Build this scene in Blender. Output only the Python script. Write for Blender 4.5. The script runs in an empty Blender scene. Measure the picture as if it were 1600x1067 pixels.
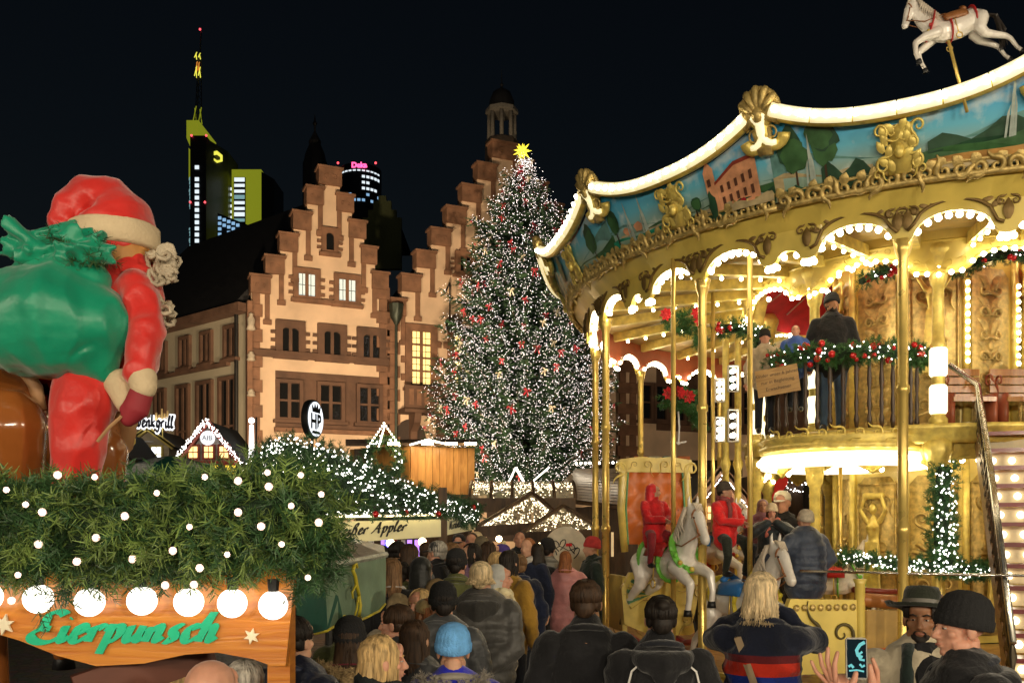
import bpy, bmesh, math, random
from math import sin, cos, pi, radians as R, sqrt, atan2, hypot
from mathutils import Vector, Matrix, Quaternion
import numpy as np
random.seed(7)
rnd = random.uniform
SC = bpy.context.scene
COL = SC.collection
# ------------------------------------------------------------------ camera, sky, exposure
F = 1400.0; HY = 820.0; CAMZ = 2.1              # focal length in photo pixels, horizon row, eye height
cam = bpy.data.cameras.new('camera'); camo = bpy.data.objects.new('camera', cam); COL.objects.link(camo)
camo.location = (0, 0, CAMZ); camo.rotation_euler = (R(90), 0, 0)
cam.sensor_width = 36; cam.lens = 36 * F / 1600; cam.shift_y = (HY - 533.5) / 1600
cam.clip_start = 0.05; cam.clip_end = 3000
SC.camera = camo
W = bpy.data.worlds.new('World'); SC.world = W; W.use_nodes = True
nt = W.node_tree; bg = nt.nodes['Background']
sky = nt.nodes.new('ShaderNodeTexSky'); sky.sky_type = 'NISHITA'; sky.sun_disc = False
sky.sun_elevation = R(35); sky.sun_rotation = R(160); sky.air_density = 1.5
nt.links.new(sky.outputs[0], bg.inputs[0]); bg.inputs[1].default_value = 0.0012
sun = bpy.data.lights.new('moon', 'SUN'); sun.energy = 0.012; sun.angle = R(0.5); sun.color = (1, .95, .88)
suno = bpy.data.objects.new('moon', sun); COL.objects.link(suno); suno.rotation_euler = (R(50), 0, R(160 + 180))
SC.view_settings.view_transform = 'Standard'; SC.view_settings.look = 'None'
SC.view_settings.exposure = 0.0; SC.view_settings.gamma = 1
SC.render.engine = 'CYCLES'
cy = SC.cycles
cy.use_denoising = True; cy.use_light_tree = True
cy.max_bounces = 5; cy.diffuse_bounces = 3; cy.glossy_bounces = 3; cy.transmission_bounces = 4; cy.transparent_max_bounces = 6
cy.sample_clamp_indirect = 3.0; cy.caustics_reflective = False; cy.caustics_refractive = False
# ------------------------------------------------------------------ helpers
def P(px, py, Y):
    """world point that photo pixel (px, py) shows at depth Y"""
    return Vector(((px - 800) / F * Y, Y, CAMZ + (HY - py) / F * Y))
def PX(px, Y): return (px - 800) / F * Y
def PZ(py, Y): return CAMZ + (HY - py) / F * Y

_m = {}
def M(name, col, rough=.55, metal=0., emit=0., ecol=None, var=.18, scale=6., bump=0., bscale=40., coat=0., sheen=0., wave=None, alpha=None, spec=None, samp=True, stretch=None, trans=0.):
    if name in _m: return _m[name]
    m = bpy.data.materials.new(name); m.use_nodes = True
    t = m.node_tree; b = t.nodes['Principled BSDF']
    b.inputs['Roughness'].default_value = rough; b.inputs['Metallic'].default_value = metal
    if coat: b.inputs['Coat Weight'].default_value = coat; b.inputs['Coat Roughness'].default_value = .15
    if sheen: b.inputs['Sheen Weight'].default_value = sheen
    if spec is not None: b.inputs['Specular IOR Level'].default_value = spec
    if trans: b.inputs['Transmission Weight'].default_value = trans
    c = tuple(col[:3])
    tc = t.nodes.new('ShaderNodeTexCoord'); src = tc.outputs['Object']
    if stretch:
        mp = t.nodes.new('ShaderNodeMapping'); mp.inputs['Scale'].default_value = stretch
        t.links.new(src, mp.inputs[0]); src = mp.outputs[0]
    if var:
        n = t.nodes.new('ShaderNodeTexNoise'); n.inputs['Scale'].default_value = scale; n.inputs['Detail'].default_value = 5
        t.links.new(src, n.inputs['Vector'])
        r = t.nodes.new('ShaderNodeValToRGB'); r.color_ramp.elements[0].position = .3; r.color_ramp.elements[1].position = .7
        r.color_ramp.elements[0].color = [max(0, x * (1 - var)) for x in c] + [1]
        r.color_ramp.elements[1].color = [min(1, x * (1 + var)) for x in c] + [1]
        t.links.new(n.outputs['Fac'], r.inputs[0]); t.links.new(r.outputs[0], b.inputs['Base Color'])
        mr = t.nodes.new('ShaderNodeMapRange'); mr.inputs['To Min'].default_value = max(.02, rough - .1); mr.inputs['To Max'].default_value = min(1, rough + .1)
        t.links.new(n.outputs['Fac'], mr.inputs[0]); t.links.new(mr.outputs[0], b.inputs['Roughness'])
    else:
        b.inputs['Base Color'].default_value = c + (1,)
    if emit:
        b.inputs['Emission Color'].default_value = tuple(ecol or c) + (1,)
        b.inputs['Emission Strength'].default_value = emit
        if not samp: m.cycles.emission_sampling = 'NONE'
    hgt = None
    if wave:
        w = t.nodes.new('ShaderNodeTexWave'); w.bands_direction = wave[0]; w.inputs['Scale'].default_value = wave[1]
        w.inputs['Distortion'].default_value = wave[2]; w.inputs['Detail'].default_value = 2
        t.links.new(src, w.inputs['Vector']); hgt = w.outputs['Fac']; amt = wave[3]
    elif bump:
        w = t.nodes.new('ShaderNodeTexNoise'); w.inputs['Scale'].default_value = bscale; w.inputs['Detail'].default_value = 4
        t.links.new(src, w.inputs['Vector']); hgt = w.outputs['Fac']; amt = bump
    if hgt:
        bp = t.nodes.new('ShaderNodeBump'); bp.inputs['Strength'].default_value = min(1, amt); bp.inputs['Distance'].default_value = .02
        t.links.new(hgt, bp.inputs['Height']); t.links.new(bp.outputs[0], b.inputs['Normal'])
    if alpha is not None: b.inputs['Alpha'].default_value = alpha
    _m[name] = m
    return m

def Wood(name, c1, c2, rough=.5, axis=(1, 1, 12), scale=3., coat=0.):
    if name in _m: return _m[name]
    m = M(name, c1, rough, var=0, coat=coat); t = m.node_tree; b = t.nodes['Principled BSDF']
    tc = t.nodes.new('ShaderNodeTexCoord'); mp = t.nodes.new('ShaderNodeMapping'); mp.inputs['Scale'].default_value = axis
    n = t.nodes.new('ShaderNodeTexNoise'); n.inputs['Scale'].default_value = scale; n.inputs['Detail'].default_value = 8; n.inputs['Distortion'].default_value = 1.2
    oi = t.nodes.new('ShaderNodeObjectInfo'); ad = t.nodes.new('ShaderNodeVectorMath'); ad.operation = 'ADD'
    t.links.new(tc.outputs['Object'], mp.inputs[0]); t.links.new(mp.outputs[0], ad.inputs[0]); t.links.new(oi.outputs['Location'], ad.inputs[1])
    t.links.new(ad.outputs[0], n.inputs['Vector'])
    r = t.nodes.new('ShaderNodeValToRGB'); r.color_ramp.elements[0].position = .32; r.color_ramp.elements[1].position = .68
    r.color_ramp.elements[0].color = tuple(c1) + (1,); r.color_ramp.elements[1].color = tuple(c2) + (1,)
    t.links.new(n.outputs['Fac'], r.inputs[0]); t.links.new(r.outputs[0], b.inputs['Base Color'])
    bp = t.nodes.new('ShaderNodeBump'); bp.inputs['Strength'].default_value = .25; bp.inputs['Distance'].default_value = .01
    t.links.new(n.outputs['Fac'], bp.inputs['Height']); t.links.new(bp.outputs[0], b.inputs['Normal'])
    return m

class MB:
    def __init__(s): s.v = []; s.f = []; s.m = []
    def add(s, vs, fs, mi=0):
        o = len(s.v); s.v.extend(tuple(p) for p in vs)
        for f in fs: s.f.append([i + o for i in f]); s.m.append(mi)
        return s
    def box(s, c, sz, mi=0, rot=None, taper=1.):
        x, y, z = (d / 2 for d in sz); vs = []
        for k in (-1, 1):
            q = taper if k == 1 else 1
            for a, b in ((-1, -1), (1, -1), (1, 1), (-1, 1)): vs.append(Vector((a * x * q, b * y * q, k * z)))
        if rot is not None:
            rm = rot if isinstance(rot, Matrix) else Matrix.Rotation(rot, 3, 'Z'); vs = [rm @ p for p in vs]
        c = Vector(c)
        return s.add([p + c for p in vs], [(3, 2, 1, 0), (4, 5, 6, 7), (0, 1, 5, 4), (1, 2, 6, 5), (2, 3, 7, 6), (3, 0, 4, 7)], mi)
    def bar(s, a, b, w, h=None, mi=0, up=(0, 0, 1)):
        """box beam from a to b"""
        a = Vector(a); b = Vector(b); d = (b - a); L = d.length; d = d / L; u = Vector(up)
        if abs(d.dot(u)) > .98: u = Vector((0, 1, 0))
        x = d.cross(u).normalized(); z = x.cross(d).normalized(); h = h or w
        vs = [q + x * i * w / 2 + z * j * h / 2 for q in (a, b) for i, j in ((-1, -1), (1, -1), (1, 1), (-1, 1))]
        return s.add(vs, [(0, 1, 2, 3), (7, 6, 5, 4), (1, 0, 4, 5), (2, 1, 5, 6), (3, 2, 6, 7), (0, 3, 7, 4)], mi)
    def tube(s, pts, rad, seg=8, mi=0, caps=True, up=None, round_=False):
        pts = [Vector(p) for p in pts]; n = len(pts)
        if not isinstance(rad, (list, tuple)): rad = [rad] * n
        rad = [(r, r) if not isinstance(r, (tuple, list)) else r for r in rad]
        if round_:
            d0 = (pts[0] - pts[1]).normalized(); d1 = (pts[-1] - pts[-2]).normalized()
            r0 = rad[0]; r1 = rad[-1]
            pts = [pts[0] + d0 * min(r0) * .85, pts[0] + d0 * min(r0) * .5] + pts + [pts[-1] + d1 * min(r1) * .5, pts[-1] + d1 * min(r1) * .85]
            rad = [(r0[0] * .4, r0[1] * .4), (r0[0] * .8, r0[1] * .8)] + rad + [(r1[0] * .8, r1[1] * .8), (r1[0] * .4, r1[1] * .4)]; n = len(pts)
        tg = [(pts[min(i + 1, n - 1)] - pts[max(i - 1, 0)]) for i in range(n)]
        tg = [t.normalized() if t.length > 1e-9 else Vector((0, 0, 1)) for t in tg]
        u = Vector(up) if up else (Vector((1, 0, 0)) if abs(tg[0].x) < .9 else Vector((0, 1, 0)))
        vs = []; o = len(s.v)
        for i in range(n):
            t = tg[i]; x = (u - t * u.dot(t))
            if x.length < 1e-6: x = t.orthogonal()
            x.normalize(); y = t.cross(x)
            if not up: u = x
            for k in range(seg):
                a = 2 * pi * k / seg; vs.append(pts[i] + x * cos(a) * rad[i][0] + y * sin(a) * rad[i][1])
        fs = [[i * seg + k, i * seg + (k + 1) % seg, (i + 1) * seg + (k + 1) % seg, (i + 1) * seg + k] for i in range(n - 1) for k in range(seg)]
        if caps: fs.append(list(range(seg))[::-1]); fs.append([(n - 1) * seg + k for k in range(seg)])
        return s.add(vs, fs, mi)
    def ell(s, c, r, seg=10, rings=6, mi=0, rot=None):
        if not isinstance(r, (tuple, list)): r = (r, r, r)
        vs = [Vector((0, 0, -r[2]))]
        for i in range(1, rings):
            a = -pi / 2 + pi * i / rings
            for k in range(seg): vs.append(Vector((r[0] * cos(a) * cos(2 * pi * k / seg), r[1] * cos(a) * sin(2 * pi * k / seg), r[2] * sin(a))))
        vs.append(Vector((0, 0, r[2])))
        if rot is not None: vs = [rot @ p for p in vs]
        c = Vector(c); fs = []
        for k in range(seg):
            fs.append([0, 1 + (k + 1) % seg, 1 + k]); fs.append([len(vs) - 1, 1 + (rings - 2) * seg + k, 1 + (rings - 2) * seg + (k + 1) % seg])
        for i in range(rings - 2):
            for k in range(seg): fs.append([1 + i * seg + k, 1 + i * seg + (k + 1) % seg, 1 + (i + 1) * seg + (k + 1) % seg, 1 + (i + 1) * seg + k])
        return s.add([p + c for p in vs], fs, mi)
    def lathe(s, prof, seg=16, c=(0, 0, 0), mi=0, a0=0, a1=2 * pi, caps=True, sx=1, sy=1):
        full = abs(a1 - a0 - 2 * pi) < 1e-6; n = seg if full else seg + 1; vs = []; c = Vector(c)
        for r, z in prof:
            for k in range(n):
                a = a0 + (a1 - a0) * k / seg; vs.append(c + Vector((r * cos(a) * sx, r * sin(a) * sy, z)))
        fs = [[i * n + k, i * n + (k + 1) % n, (i + 1) * n + (k + 1) % n, (i + 1) * n + k] for i in range(len(prof) - 1) for k in range(seg)]
        if caps and full:
            if prof[0][0] > 1e-4: fs.append(list(range(n))[::-1])
            if prof[-1][0] > 1e-4: fs.append([(len(prof) - 1) * n + k for k in range(n)])
        return s.add(vs, fs, mi)
    def prism(s, poly, fn, d0, d1, mi=0, back=True):
        """extrude a 2D polygon; fn(a, b, d) gives the point"""
        n = len(poly); vs = [fn(a, b, d0) for a, b in poly] + [fn(a, b, d1) for a, b in poly]
        fs = [list(range(n))] + [[i, n + i, n + (i + 1) % n, (i + 1) % n] for i in range(n)]
        if back: fs.append(list(range(n, 2 * n))[::-1])
        return s.add(vs, fs, mi)
    def rib(s, pts, w, nrm, mi=0, th=0):
        """flat ribbon along pts with half widths w; nrm = face normal"""
        pts = [Vector(p) for p in pts]; n = len(pts); nrm = Vector(nrm); vs = []
        if not isinstance(w, (list, tuple)): w = [w] * n
        for i in range(n):
            t = (pts[min(i + 1, n - 1)] - pts[max(i - 1, 0)]); x = t.cross(nrm)
            x = x.normalized() if x.length > 1e-9 else Vector((1, 0, 0))
            vs += [pts[i] - x * w[i], pts[i] + x * w[i]]
        return s.add(vs, [(2 * i, 2 * i + 1, 2 * i + 3, 2 * i + 2) for i in range(n - 1)], mi)
    def mesh_add(s, me, M4=None, mi=0):
        vs = [M4 @ v.co if M4 is not None else v.co.copy() for v in me.vertices]
        return s.add(vs, [list(p.vertices) for p in me.polygons], mi)
    def mesh(s, name):
        me = bpy.data.meshes.new(name); me.from_pydata(s.v, [], s.f)
        return me
    def build(s, name, mats, parent=None, smooth=False, loc=None):
        me = s.mesh(name); mats = mats if isinstance(mats, (list, tuple)) else [mats]
        for m in mats: me.materials.append(m)
        if len(mats) > 1: me.polygons.foreach_set('material_index', s.m)
        if smooth: me.polygons.foreach_set('use_smooth', [True] * len(me.polygons))
        if smooth == 'auto': me.set_sharp_from_angle(angle=R(40))
        return link(name, me, parent, loc)

def link(name, me, parent=None, loc=None):
    o = bpy.data.objects.new(name, me); COL.objects.link(o)
    if parent is not None: o.parent = parent
    if loc is not None: o.location = loc
    return o
def empty(name, label, cat, loc=(0, 0, 0), rz=0, group=None):
    o = bpy.data.objects.new(name, None); COL.objects.link(o); o.location = loc; o.rotation_euler = (0, 0, rz); o.empty_display_size = .1
    return tag(o, label, cat, group)
def tag(o, label=None, cat=None, group=None, kind=None):
    if label: o['label'] = label
    if cat: o['category'] = cat
    if group: o['group'] = group
    if kind: o['kind'] = kind
    return o
def copy_tree(o, parent=None):
    c = o.copy(); COL.objects.link(c); c.parent = parent
    for ch in list(o.children): copy_tree(ch, c)
    return c
_tmp = bpy.data.scenes.new('tmp')
def remesh(mb, voxel, smooth=3, fac=.5, disp=None):
    """union the closed shells of a builder into one continuous skin"""
    me = mb.mesh('tmp'); o = bpy.data.objects.new('tmp', me); _tmp.collection.objects.link(o)
    r = o.modifiers.new('r', 'REMESH'); r.mode = 'VOXEL'; r.voxel_size = voxel; r.adaptivity = 0
    if smooth: q = o.modifiers.new('s', 'SMOOTH'); q.iterations = smooth; q.factor = fac
    vl = _tmp.view_layers[0]; vl.update(); dg = vl.depsgraph; dg.update()
    out = bpy.data.meshes.new_from_object(o.evaluated_get(dg), depsgraph=dg)
    bpy.data.objects.remove(o); bpy.data.meshes.remove(me)
    out.polygons.foreach_set('use_smooth', [True] * len(out.polygons))
    return out
from mathutils import noise as _nz
def wrinkle(me, amp, sc=(5, 5, 13), seed=0.):
    n = len(me.vertices); me.update(); co = np.empty(n * 3, dtype=np.float32); me.vertices.foreach_get('co', co); nr = np.empty(n * 3, dtype=np.float32); me.vertices.foreach_get('normal', nr)
    co = co.reshape(-1, 3); nr = nr.reshape(-1, 3); q = co * np.array(sc) + seed; f = _nz.noise
    d = np.array([1 - 2.2 * abs(f(p)) + .45 * f(p * 2.3) for p in (Vector(x) for x in q.tolist())], dtype=np.float32)
    me.vertices.foreach_set('co', (co + nr * (d[:, None] * amp)).ravel()); me.update()
def blob(name, mb, voxel, mat, parent=None, smooth=3, loc=None, wr=0., wsc=(5, 5, 13)):
    me = remesh(mb, voxel, smooth); me.name = name
    if wr: wrinkle(me, wr, wsc, rnd(0, 50))
    me.materials.append(mat)
    return link(name, me, parent, loc)
def np_mesh(name, verts, faces, mats, parent=None, mi=None, smooth=False):
    """fast mesh from numpy arrays; faces (n,k)"""
    me = bpy.data.meshes.new(name); n, k = faces.shape
    me.vertices.add(len(verts)); me.vertices.foreach_set('co', np.asarray(verts, dtype=np.float32).ravel())
    me.loops.add(n * k); me.loops.foreach_set('vertex_index', faces.astype(np.int32).ravel())
    me.polygons.add(n); me.polygons.foreach_set('loop_start', np.arange(0, n * k, k, dtype=np.int32)); 
    me.update(calc_edges=True)
    mats = mats if isinstance(mats, (list, tuple)) else [mats]
    for m in mats: me.materials.append(m)
    if mi is not None: me.polygons.foreach_set('material_index', np.asarray(mi, dtype=np.int32))
    me.validate()
    return link(name, me, parent)
def text_mesh(name, txt, size, mat, parent=None, M4=None, ext=.0, bold=0., align='CENTER'):
    cu = bpy.data.curves.new('t', 'FONT'); cu.body = txt; cu.size = size; cu.extrude = ext; cu.offset = bold; cu.align_x = align; cu.align_y = 'CENTER'
    o = bpy.data.objects.new('t', cu); _tmp.collection.objects.link(o)
    vl = _tmp.view_layers[0]; vl.update(); dg = vl.depsgraph; dg.update()
    me = bpy.data.meshes.new_from_object(o.evaluated_get(dg), depsgraph=dg); bpy.data.objects.remove(o)
    me.materials.clear(); me.materials.append(mat)
    if M4 is not None: me.transform(M4)
    me.name = name
    return link(name, me, parent)
# upright plane frames: x to the right, y out towards the viewer (-Y), z up
def frameM(o, xdir, up=(0, 0, 1)):
    """4x4: local x -> xdir, local y -> up, local z -> x cross up"""
    x = Vector(xdir).normalized(); y = Vector(up).normalized(); z = x.cross(y); o = Vector(o)
    return Matrix(((x.x, y.x, z.x, o.x), (x.y, y.y, z.y, o.y), (x.z, y.z, z.z, o.z), (0, 0, 0, 1)))
# ---- pen lettering: every glyph is a set of strokes on a grid (x-height 1, baseline 0), drawn with a broad nib
def arc(cx, cy, rx, ry, a0, a1, n=10): return [(cx + rx * cos(R(a0 + (a1 - a0) * i / n)), cy + ry * sin(R(a0 + (a1 - a0) * i / n))) for i in range(n + 1)]
GL = {
 'E': (1.35, [arc(.95, 1.45, .4, .33, 20, 190, 9) + arc(.9, .95, .38, .2, 130, 270, 5)[1:], arc(.75, .38, .65, .42, 110, 340, 12)]),
 'i': (.55, [[(.1, .75), (.22, .95), (.15, .3), (.22, .03), (.4, .1), (.55, .35)], [(.3, 1.35), (.36, 1.42)]]),
 'e': (.8, [[(0, .35), (.3, .45), (.55, .65)] + arc(.4, .72, .18, .25, 0, 150, 6) + [(.18, .5), (.15, .2), (.3, .02), (.5, .03), (.8, .35)]]),
 'r': (.75, [[(.0, .5), (.2, .95), (.12, .02)], [(.14, .45), (.3, .85), (.5, .97), (.66, .8)]]),
 'p': (.95, [[(.05, .6), (.3, 1.25), (.1, -.7)], [(.2, .55), (.4, .93), (.65, .95), (.75, .6), (.62, .2), (.4, .0), (.2, .12)]]),
 'u': (.95, [[(.05, .7), (.2, .97), (.1, .3), (.2, .03), (.4, .1), (.65, .6)], [(.72, .97), (.6, .2), (.7, .02), (.9, .3)]]),
 'n': (.95, [[(.05, .6), (.18, .95), (.1, .02)], [(.14, .45), (.35, .87), (.55, .97), (.63, .75), (.56, .2), (.65, .02), (.9, .3)]]),
 's': (.75, [[(.05, .1), (.25, .0), (.45, .12), (.45, .35), (.25, .6), (.28, .85), (.45, .97), (.6, .85)]]),
 'c': (.75, [[(.6, .75), (.5, .95), (.3, .93), (.15, .65), (.15, .25), (.3, .02), (.5, .05), (.75, .35)]]),
 'h': (.95, [[(.0, .8), (.25, 1.5), (.36, 1.85), (.22, 1.0), (.1, .02)], [(.14, .45), (.35, .87), (.55, .97), (.63, .75), (.56, .2), (.65, .02), (.9, .3)]]),
 'H': (1.5, [[(.3, 1.75), (.2, .9), (.1, .0)], [(1.2, 1.8), (1.05, .9), (1.0, .1), (1.2, .0)], [(-.1, .85), (.5, .95), (1.25, 1.0)]]),
 'S': (1.15, [[(.05, .2), (.35, .0), (.75, .2), (.75, .6), (.4, .95), (.25, 1.35), (.5, 1.7), (.85, 1.55)]]),
 'z': (.8, [[(.05, .9), (.55, .95), (.1, .05), (.65, .02)]]),
 'A': (1.5, [[(-.1, .0), (.3, .4), (.7, 1.2), (.95, 1.75)], [(.95, 1.75), (.95, .9), (1.0, .1), (1.2, .05)], [(.3, .65), (.7, .72), (1.2, .7)], ]),
 '\u00c4': (1.5, [[(-.1, .0), (.3, .4), (.7, 1.2), (.95, 1.75)], [(.95, 1.75), (.95, .9), (1.0, .1), (1.2, .05)], [(.3, .65), (.7, .72), (1.2, .7)], [(.75, 2.1), (.82, 2.18)], [(1.1, 2.1), (1.17, 2.18)]]),
 '\u00df': (1.0, [[(-.1, -.6), (.15, .2), (.3, 1.3), (.5, 1.75), (.75, 1.7), (.75, 1.35), (.45, 1.05), (.7, .8), (.72, .3), (.5, .0), (.3, .1)]]),
 'l': (.55, [[(.05, .5), (.35, 1.3), (.4, 1.7), (.3, 1.75), (.18, 1.2), (.12, .2), (.25, .02), (.5, .3)]]),
 'w': (1.2, [[(.05, .7), (.2, .97), (.12, .3), (.25, .03), (.5, .3), (.6, .95), (.55, .3), (.7, .03), (.95, .35), (1.0, .97)]]),
 'k': (.9, [[(.2, 1.75), (.1, .0)], [(.7, .95), (.15, .5), (.7, .0)]]),
 'g': (.9, [[(.65, .75), (.5, .97), (.3, .93), (.15, .6), (.2, .1), (.4, .05), (.62, .4)], [(.68, .97), (.6, .0), (.45, -.55), (.2, -.6), (.1, -.4)]]),
 'M': (1.7, [[(.0, .0), (.25, 1.0), (.35, 1.7)], [(.35, 1.7), (.6, .1)], [(.6, .1), (1.1, 1.7)], [(1.1, 1.7), (1.15, .1), (1.35, .05)]]),
 'a': (.95, [[(.62, .75), (.5, .97), (.3, .93), (.12, .6), (.15, .12), (.35, .05), (.6, .45)], [(.68, .97), (.6, .2), (.7, .02), (.9, .3)]]),
 'b': (.85, [[(.25, 1.75), (.1, .3), (.3, .0), (.6, .2), (.65, .65), (.45, .93), (.2, .7)]]),
 't': (.65, [[(.3, 1.5), (.2, .3), (.3, .03), (.55, .2)], [(.0, 1.0), (.55, 1.05)]]), ' ': (.7, []),
}
def pen_text(txt, fn, h, slant=.35, nib=.16, ang=40, th=.004, sp=1.0, mi=0, mb=None, width=None):
    """draw txt with strokes; fn(a, b, d) maps to space; h = x-height"""
    mb = mb or MB(); tot = sum(GL[c][0] * sp for c in txt); k = h if width is None else width / tot; x = 0
    nv = (cos(R(ang)) * nib / 2, sin(R(ang)) * nib / 2)
    lay = 0
    for ch in txt:
        w, st = GL[ch]
        for q in st:
            lay += 1
            if len(q) > 2:          # smooth the stroke
                for _ in range(2):
                    qq = [q[0]]
                    for a, b in zip(q, q[1:]): qq += [(a[0] * .75 + b[0] * .25, a[1] * .75 + b[1] * .25), (a[0] * .25 + b[0] * .75, a[1] * .25 + b[1] * .75)]
                    q = qq + [q[-1]]
            L = []; n = len(q)
            for i, (a, b) in enumerate(q):
                t0 = q[max(0, i - 1)]; t1 = q[min(n - 1, i + 1)]; tx, ty = t1[0] - t0[0], t1[1] - t0[1]; l = hypot(tx, ty) or 1
                nx, ny = -ty / l, tx / l; hw = max(.05 * nib / .16, abs(nx * nv[0] + ny * nv[1]) + .025 * nib / .16)
                L.append(((a + nx * hw), (b + ny * hw), (a - nx * hw), (b - ny * hw)))
            vs = []
            for d in (0, th):
                for i_, (a, b, c, e) in enumerate(L):
                    dd = d + (th * (.12 * (lay % 5) + .35 * i_ / n) if d else 0)
                    vs.append(fn((x + a + slant * b) * k, b * h, dd)); vs.append(fn((x + c + slant * e) * k, e * h, dd))
            o = 2 * n
            fs = [(o + 2 * i, o + 2 * i + 1, o + 2 * i + 3, o + 2 * i + 2) for i in range(n - 1)]
            fs += [(2 * i, 2 * i + 2, o + 2 * i + 2, o + 2 * i) for i in range(n - 1)] + [(2 * i + 1, o + 2 * i + 1, o + 2 * i + 3, 2 * i + 3) for i in range(n - 1)]
            mb.add(vs, fs, mi)
        x += w * sp
    return mb, tot * k
def scroll(cx, cy, r, dirn=1, turns=1.4, tail=1.6, rot=0., n=22):
    """C-scroll as 2D points with radii: a spiral that unrolls into a tail"""
    pts = []
    for i in range(n):
        t = i / (n - 1); a = rot + dirn * turns * 2 * pi * t; q = r * (.12 + .88 * t)
        pts.append((cx + q * cos(a), cy + q * sin(a), .06 * r + .16 * r * t))
    a = rot + dirn * turns * 2 * pi; tx, ty = -sin(a) * dirn, cos(a) * dirn; x, y, w = pts[-1]
    for i in range(1, 7):
        t = i / 6; a2 = -dirn * 1.3 * t; ux = tx * cos(a2) - ty * sin(a2); uy = tx * sin(a2) + ty * cos(a2)
        x += ux * tail * r / 6; y += uy * tail * r / 6; pts.append((x, y, .22 * r * (1 - t * .8)))
    return pts
def put_scroll(mb, pts, fn, d=0., mi=0, seg=5, thick=1.):
    mb.tube([fn(a, b, d) for a, b, w in pts], [w * thick for a, b, w in pts], seg, mi)
def leafy(mb, fn, cx, cy, ang, L, w, d=0., mi=0):
    """acanthus leaf lobe raised from a surface"""
    ca, sa = cos(ang), sin(ang); vs = []; n = 5
    for i in range(n):
        t = i / (n - 1); q = w * sin(pi * (.12 + .86 * t)) ; up = L * .16 * sin(pi * t) + .002
        for s_ in (-1, 0, 1):
            a = t * L; b = s_ * q; vs.append(fn(cx + ca * a - sa * b, cy + sa * a + ca * b, d + (up if s_ == 0 else up * .3)))
    mb.add(vs, [(i * 3 + j, i * 3 + j + 1, i * 3 + j + 4, i * 3 + j + 3) for i in range(n - 1) for j in range(2)], mi)
def needles(path_pts, rad, count, ln, wd, rng, droop=0.):
    """numpy array of needle blades (quads) in tufts round a thick path: returns verts, faces"""
    pts = np.array([tuple(p) for p in path_pts]); seg = np.linalg.norm(np.diff(pts, axis=0), axis=1); cum = np.concatenate([[0], np.cumsum(seg)])
    nt = max(1, count // 26); u = rng.uniform(0, cum[-1], nt)
    c = np.stack([np.interp(u, cum, pts[:, k]) for k in range(3)], 1)
    rr = np.interp(u, cum, rad) if hasattr(rad, '__len__') else np.full(nt, rad)
    dirs = rng.normal(size=(nt, 3)); dirs /= np.linalg.norm(dirs, axis=1)[:, None]
    o = dirs * (rr * rng.uniform(.25, 1, nt) ** .5)[:, None]; c = c + o
    stem = dirs + rng.normal(size=(nt, 3)) * .5; stem[:, 2] -= droop; stem /= np.linalg.norm(stem, axis=1)[:, None]
    k = 26; tt = np.tile(np.linspace(0, 1, k), nt); C = np.repeat(c, k, 0); S = np.repeat(stem, k, 0)
    base = C + S * (tt * ln * 1.7)[:, None]
    d = rng.normal(size=(nt * k, 3)); d -= S * (d * S).sum(1)[:, None]; d /= np.linalg.norm(d, axis=1)[:, None]
    d = d * .85 + S * .6; d /= np.linalg.norm(d, axis=1)[:, None]
    side = np.cross(d, rng.normal(size=(nt * k, 3))); side /= np.linalg.norm(side, axis=1)[:, None]
    L = ln * rng.uniform(.7, 1.15, nt * k) * (1 - .35 * tt)
    v = np.stack([base - side * wd / 2, base + side * wd / 2, base + d * L[:, None] + side * wd * .2, base + d * L[:, None] - side * wd * .2], 1).reshape(-1, 3)
    f = np.arange(len(v)).reshape(-1, 4)
    return v, f
RNG = np.random.default_rng(5)
_bm = {}
def bulb_mesh(r, mat, lo=False):
    k = (round(r, 4), mat.name, lo)
    if k not in _bm:
        b = MB(); b.ell((0, 0, 0), r, 5 if lo else 8, 4 if lo else 6); me = b.mesh('bulb'); me.materials.append(mat)
        me.polygons.foreach_set('use_smooth', [True] * len(me.polygons)); _bm[k] = me
    return _bm[k]
def octs(pts, r):
    """many tiny octahedra as arrays"""
    pts = np.asarray(pts); n = len(pts); r = np.broadcast_to(np.asarray(r, dtype=float), (n,))
    d = np.array([(1, 0, 0), (-1, 0, 0), (0, 1, 0), (0, -1, 0), (0, 0, 1), (0, 0, -1)])
    v = (pts[:, None, :] + d[None] * r[:, None, None]).reshape(-1, 3)
    t = np.array([(0, 2, 4), (2, 1, 4), (1, 3, 4), (3, 0, 4), (2, 0, 5), (1, 2, 5), (3, 1, 5), (0, 3, 5)])
    return v, (t[None] + (np.arange(n) * 6)[:, None, None]).reshape(-1, 3)
# ------------------------------------------------------------------ shared materials
gold = M('gold leaf paint', (.84, .63, .16), .38, .32, var=.28, scale=9, bump=.12, bscale=30)
gold2 = M('old gold carving', (.56, .41, .14), .42, .4, var=.4, scale=14, bump=.25, bscale=60)
goldp = M('yellow gold lacquer', (.78, .60, .13), .38, .05, var=.14, scale=3, coat=.4)
brass = M('polished brass', (.80, .58, .16), .3, .55, var=.12)
bulbm = M('warm bulb glass', (1, .95, .85), .3, emit=22, ecol=(1, .88, .62), var=0)
tubem = M('crest bulb glow', (1, .97, .9), .4, emit=.8, ecol=(1, .84, .42), var=0)  # glow of the crest bulb row put into an emissive band
tinym = M('tiny white light', (1, 1, 1), .3, emit=9, ecol=(1, .93, .86), var=0, samp=False)
tinyw = M('tiny warm light', (1, .9, .7), .3, emit=8, ecol=(1, .8, .5), var=0, samp=False)
fir = M('fir needles', (.035, .095, .03), .5, var=.5, scale=9)
fir2 = M('bright fir needles', (.09, .19, .05), .5, var=.4, scale=9)
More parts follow.
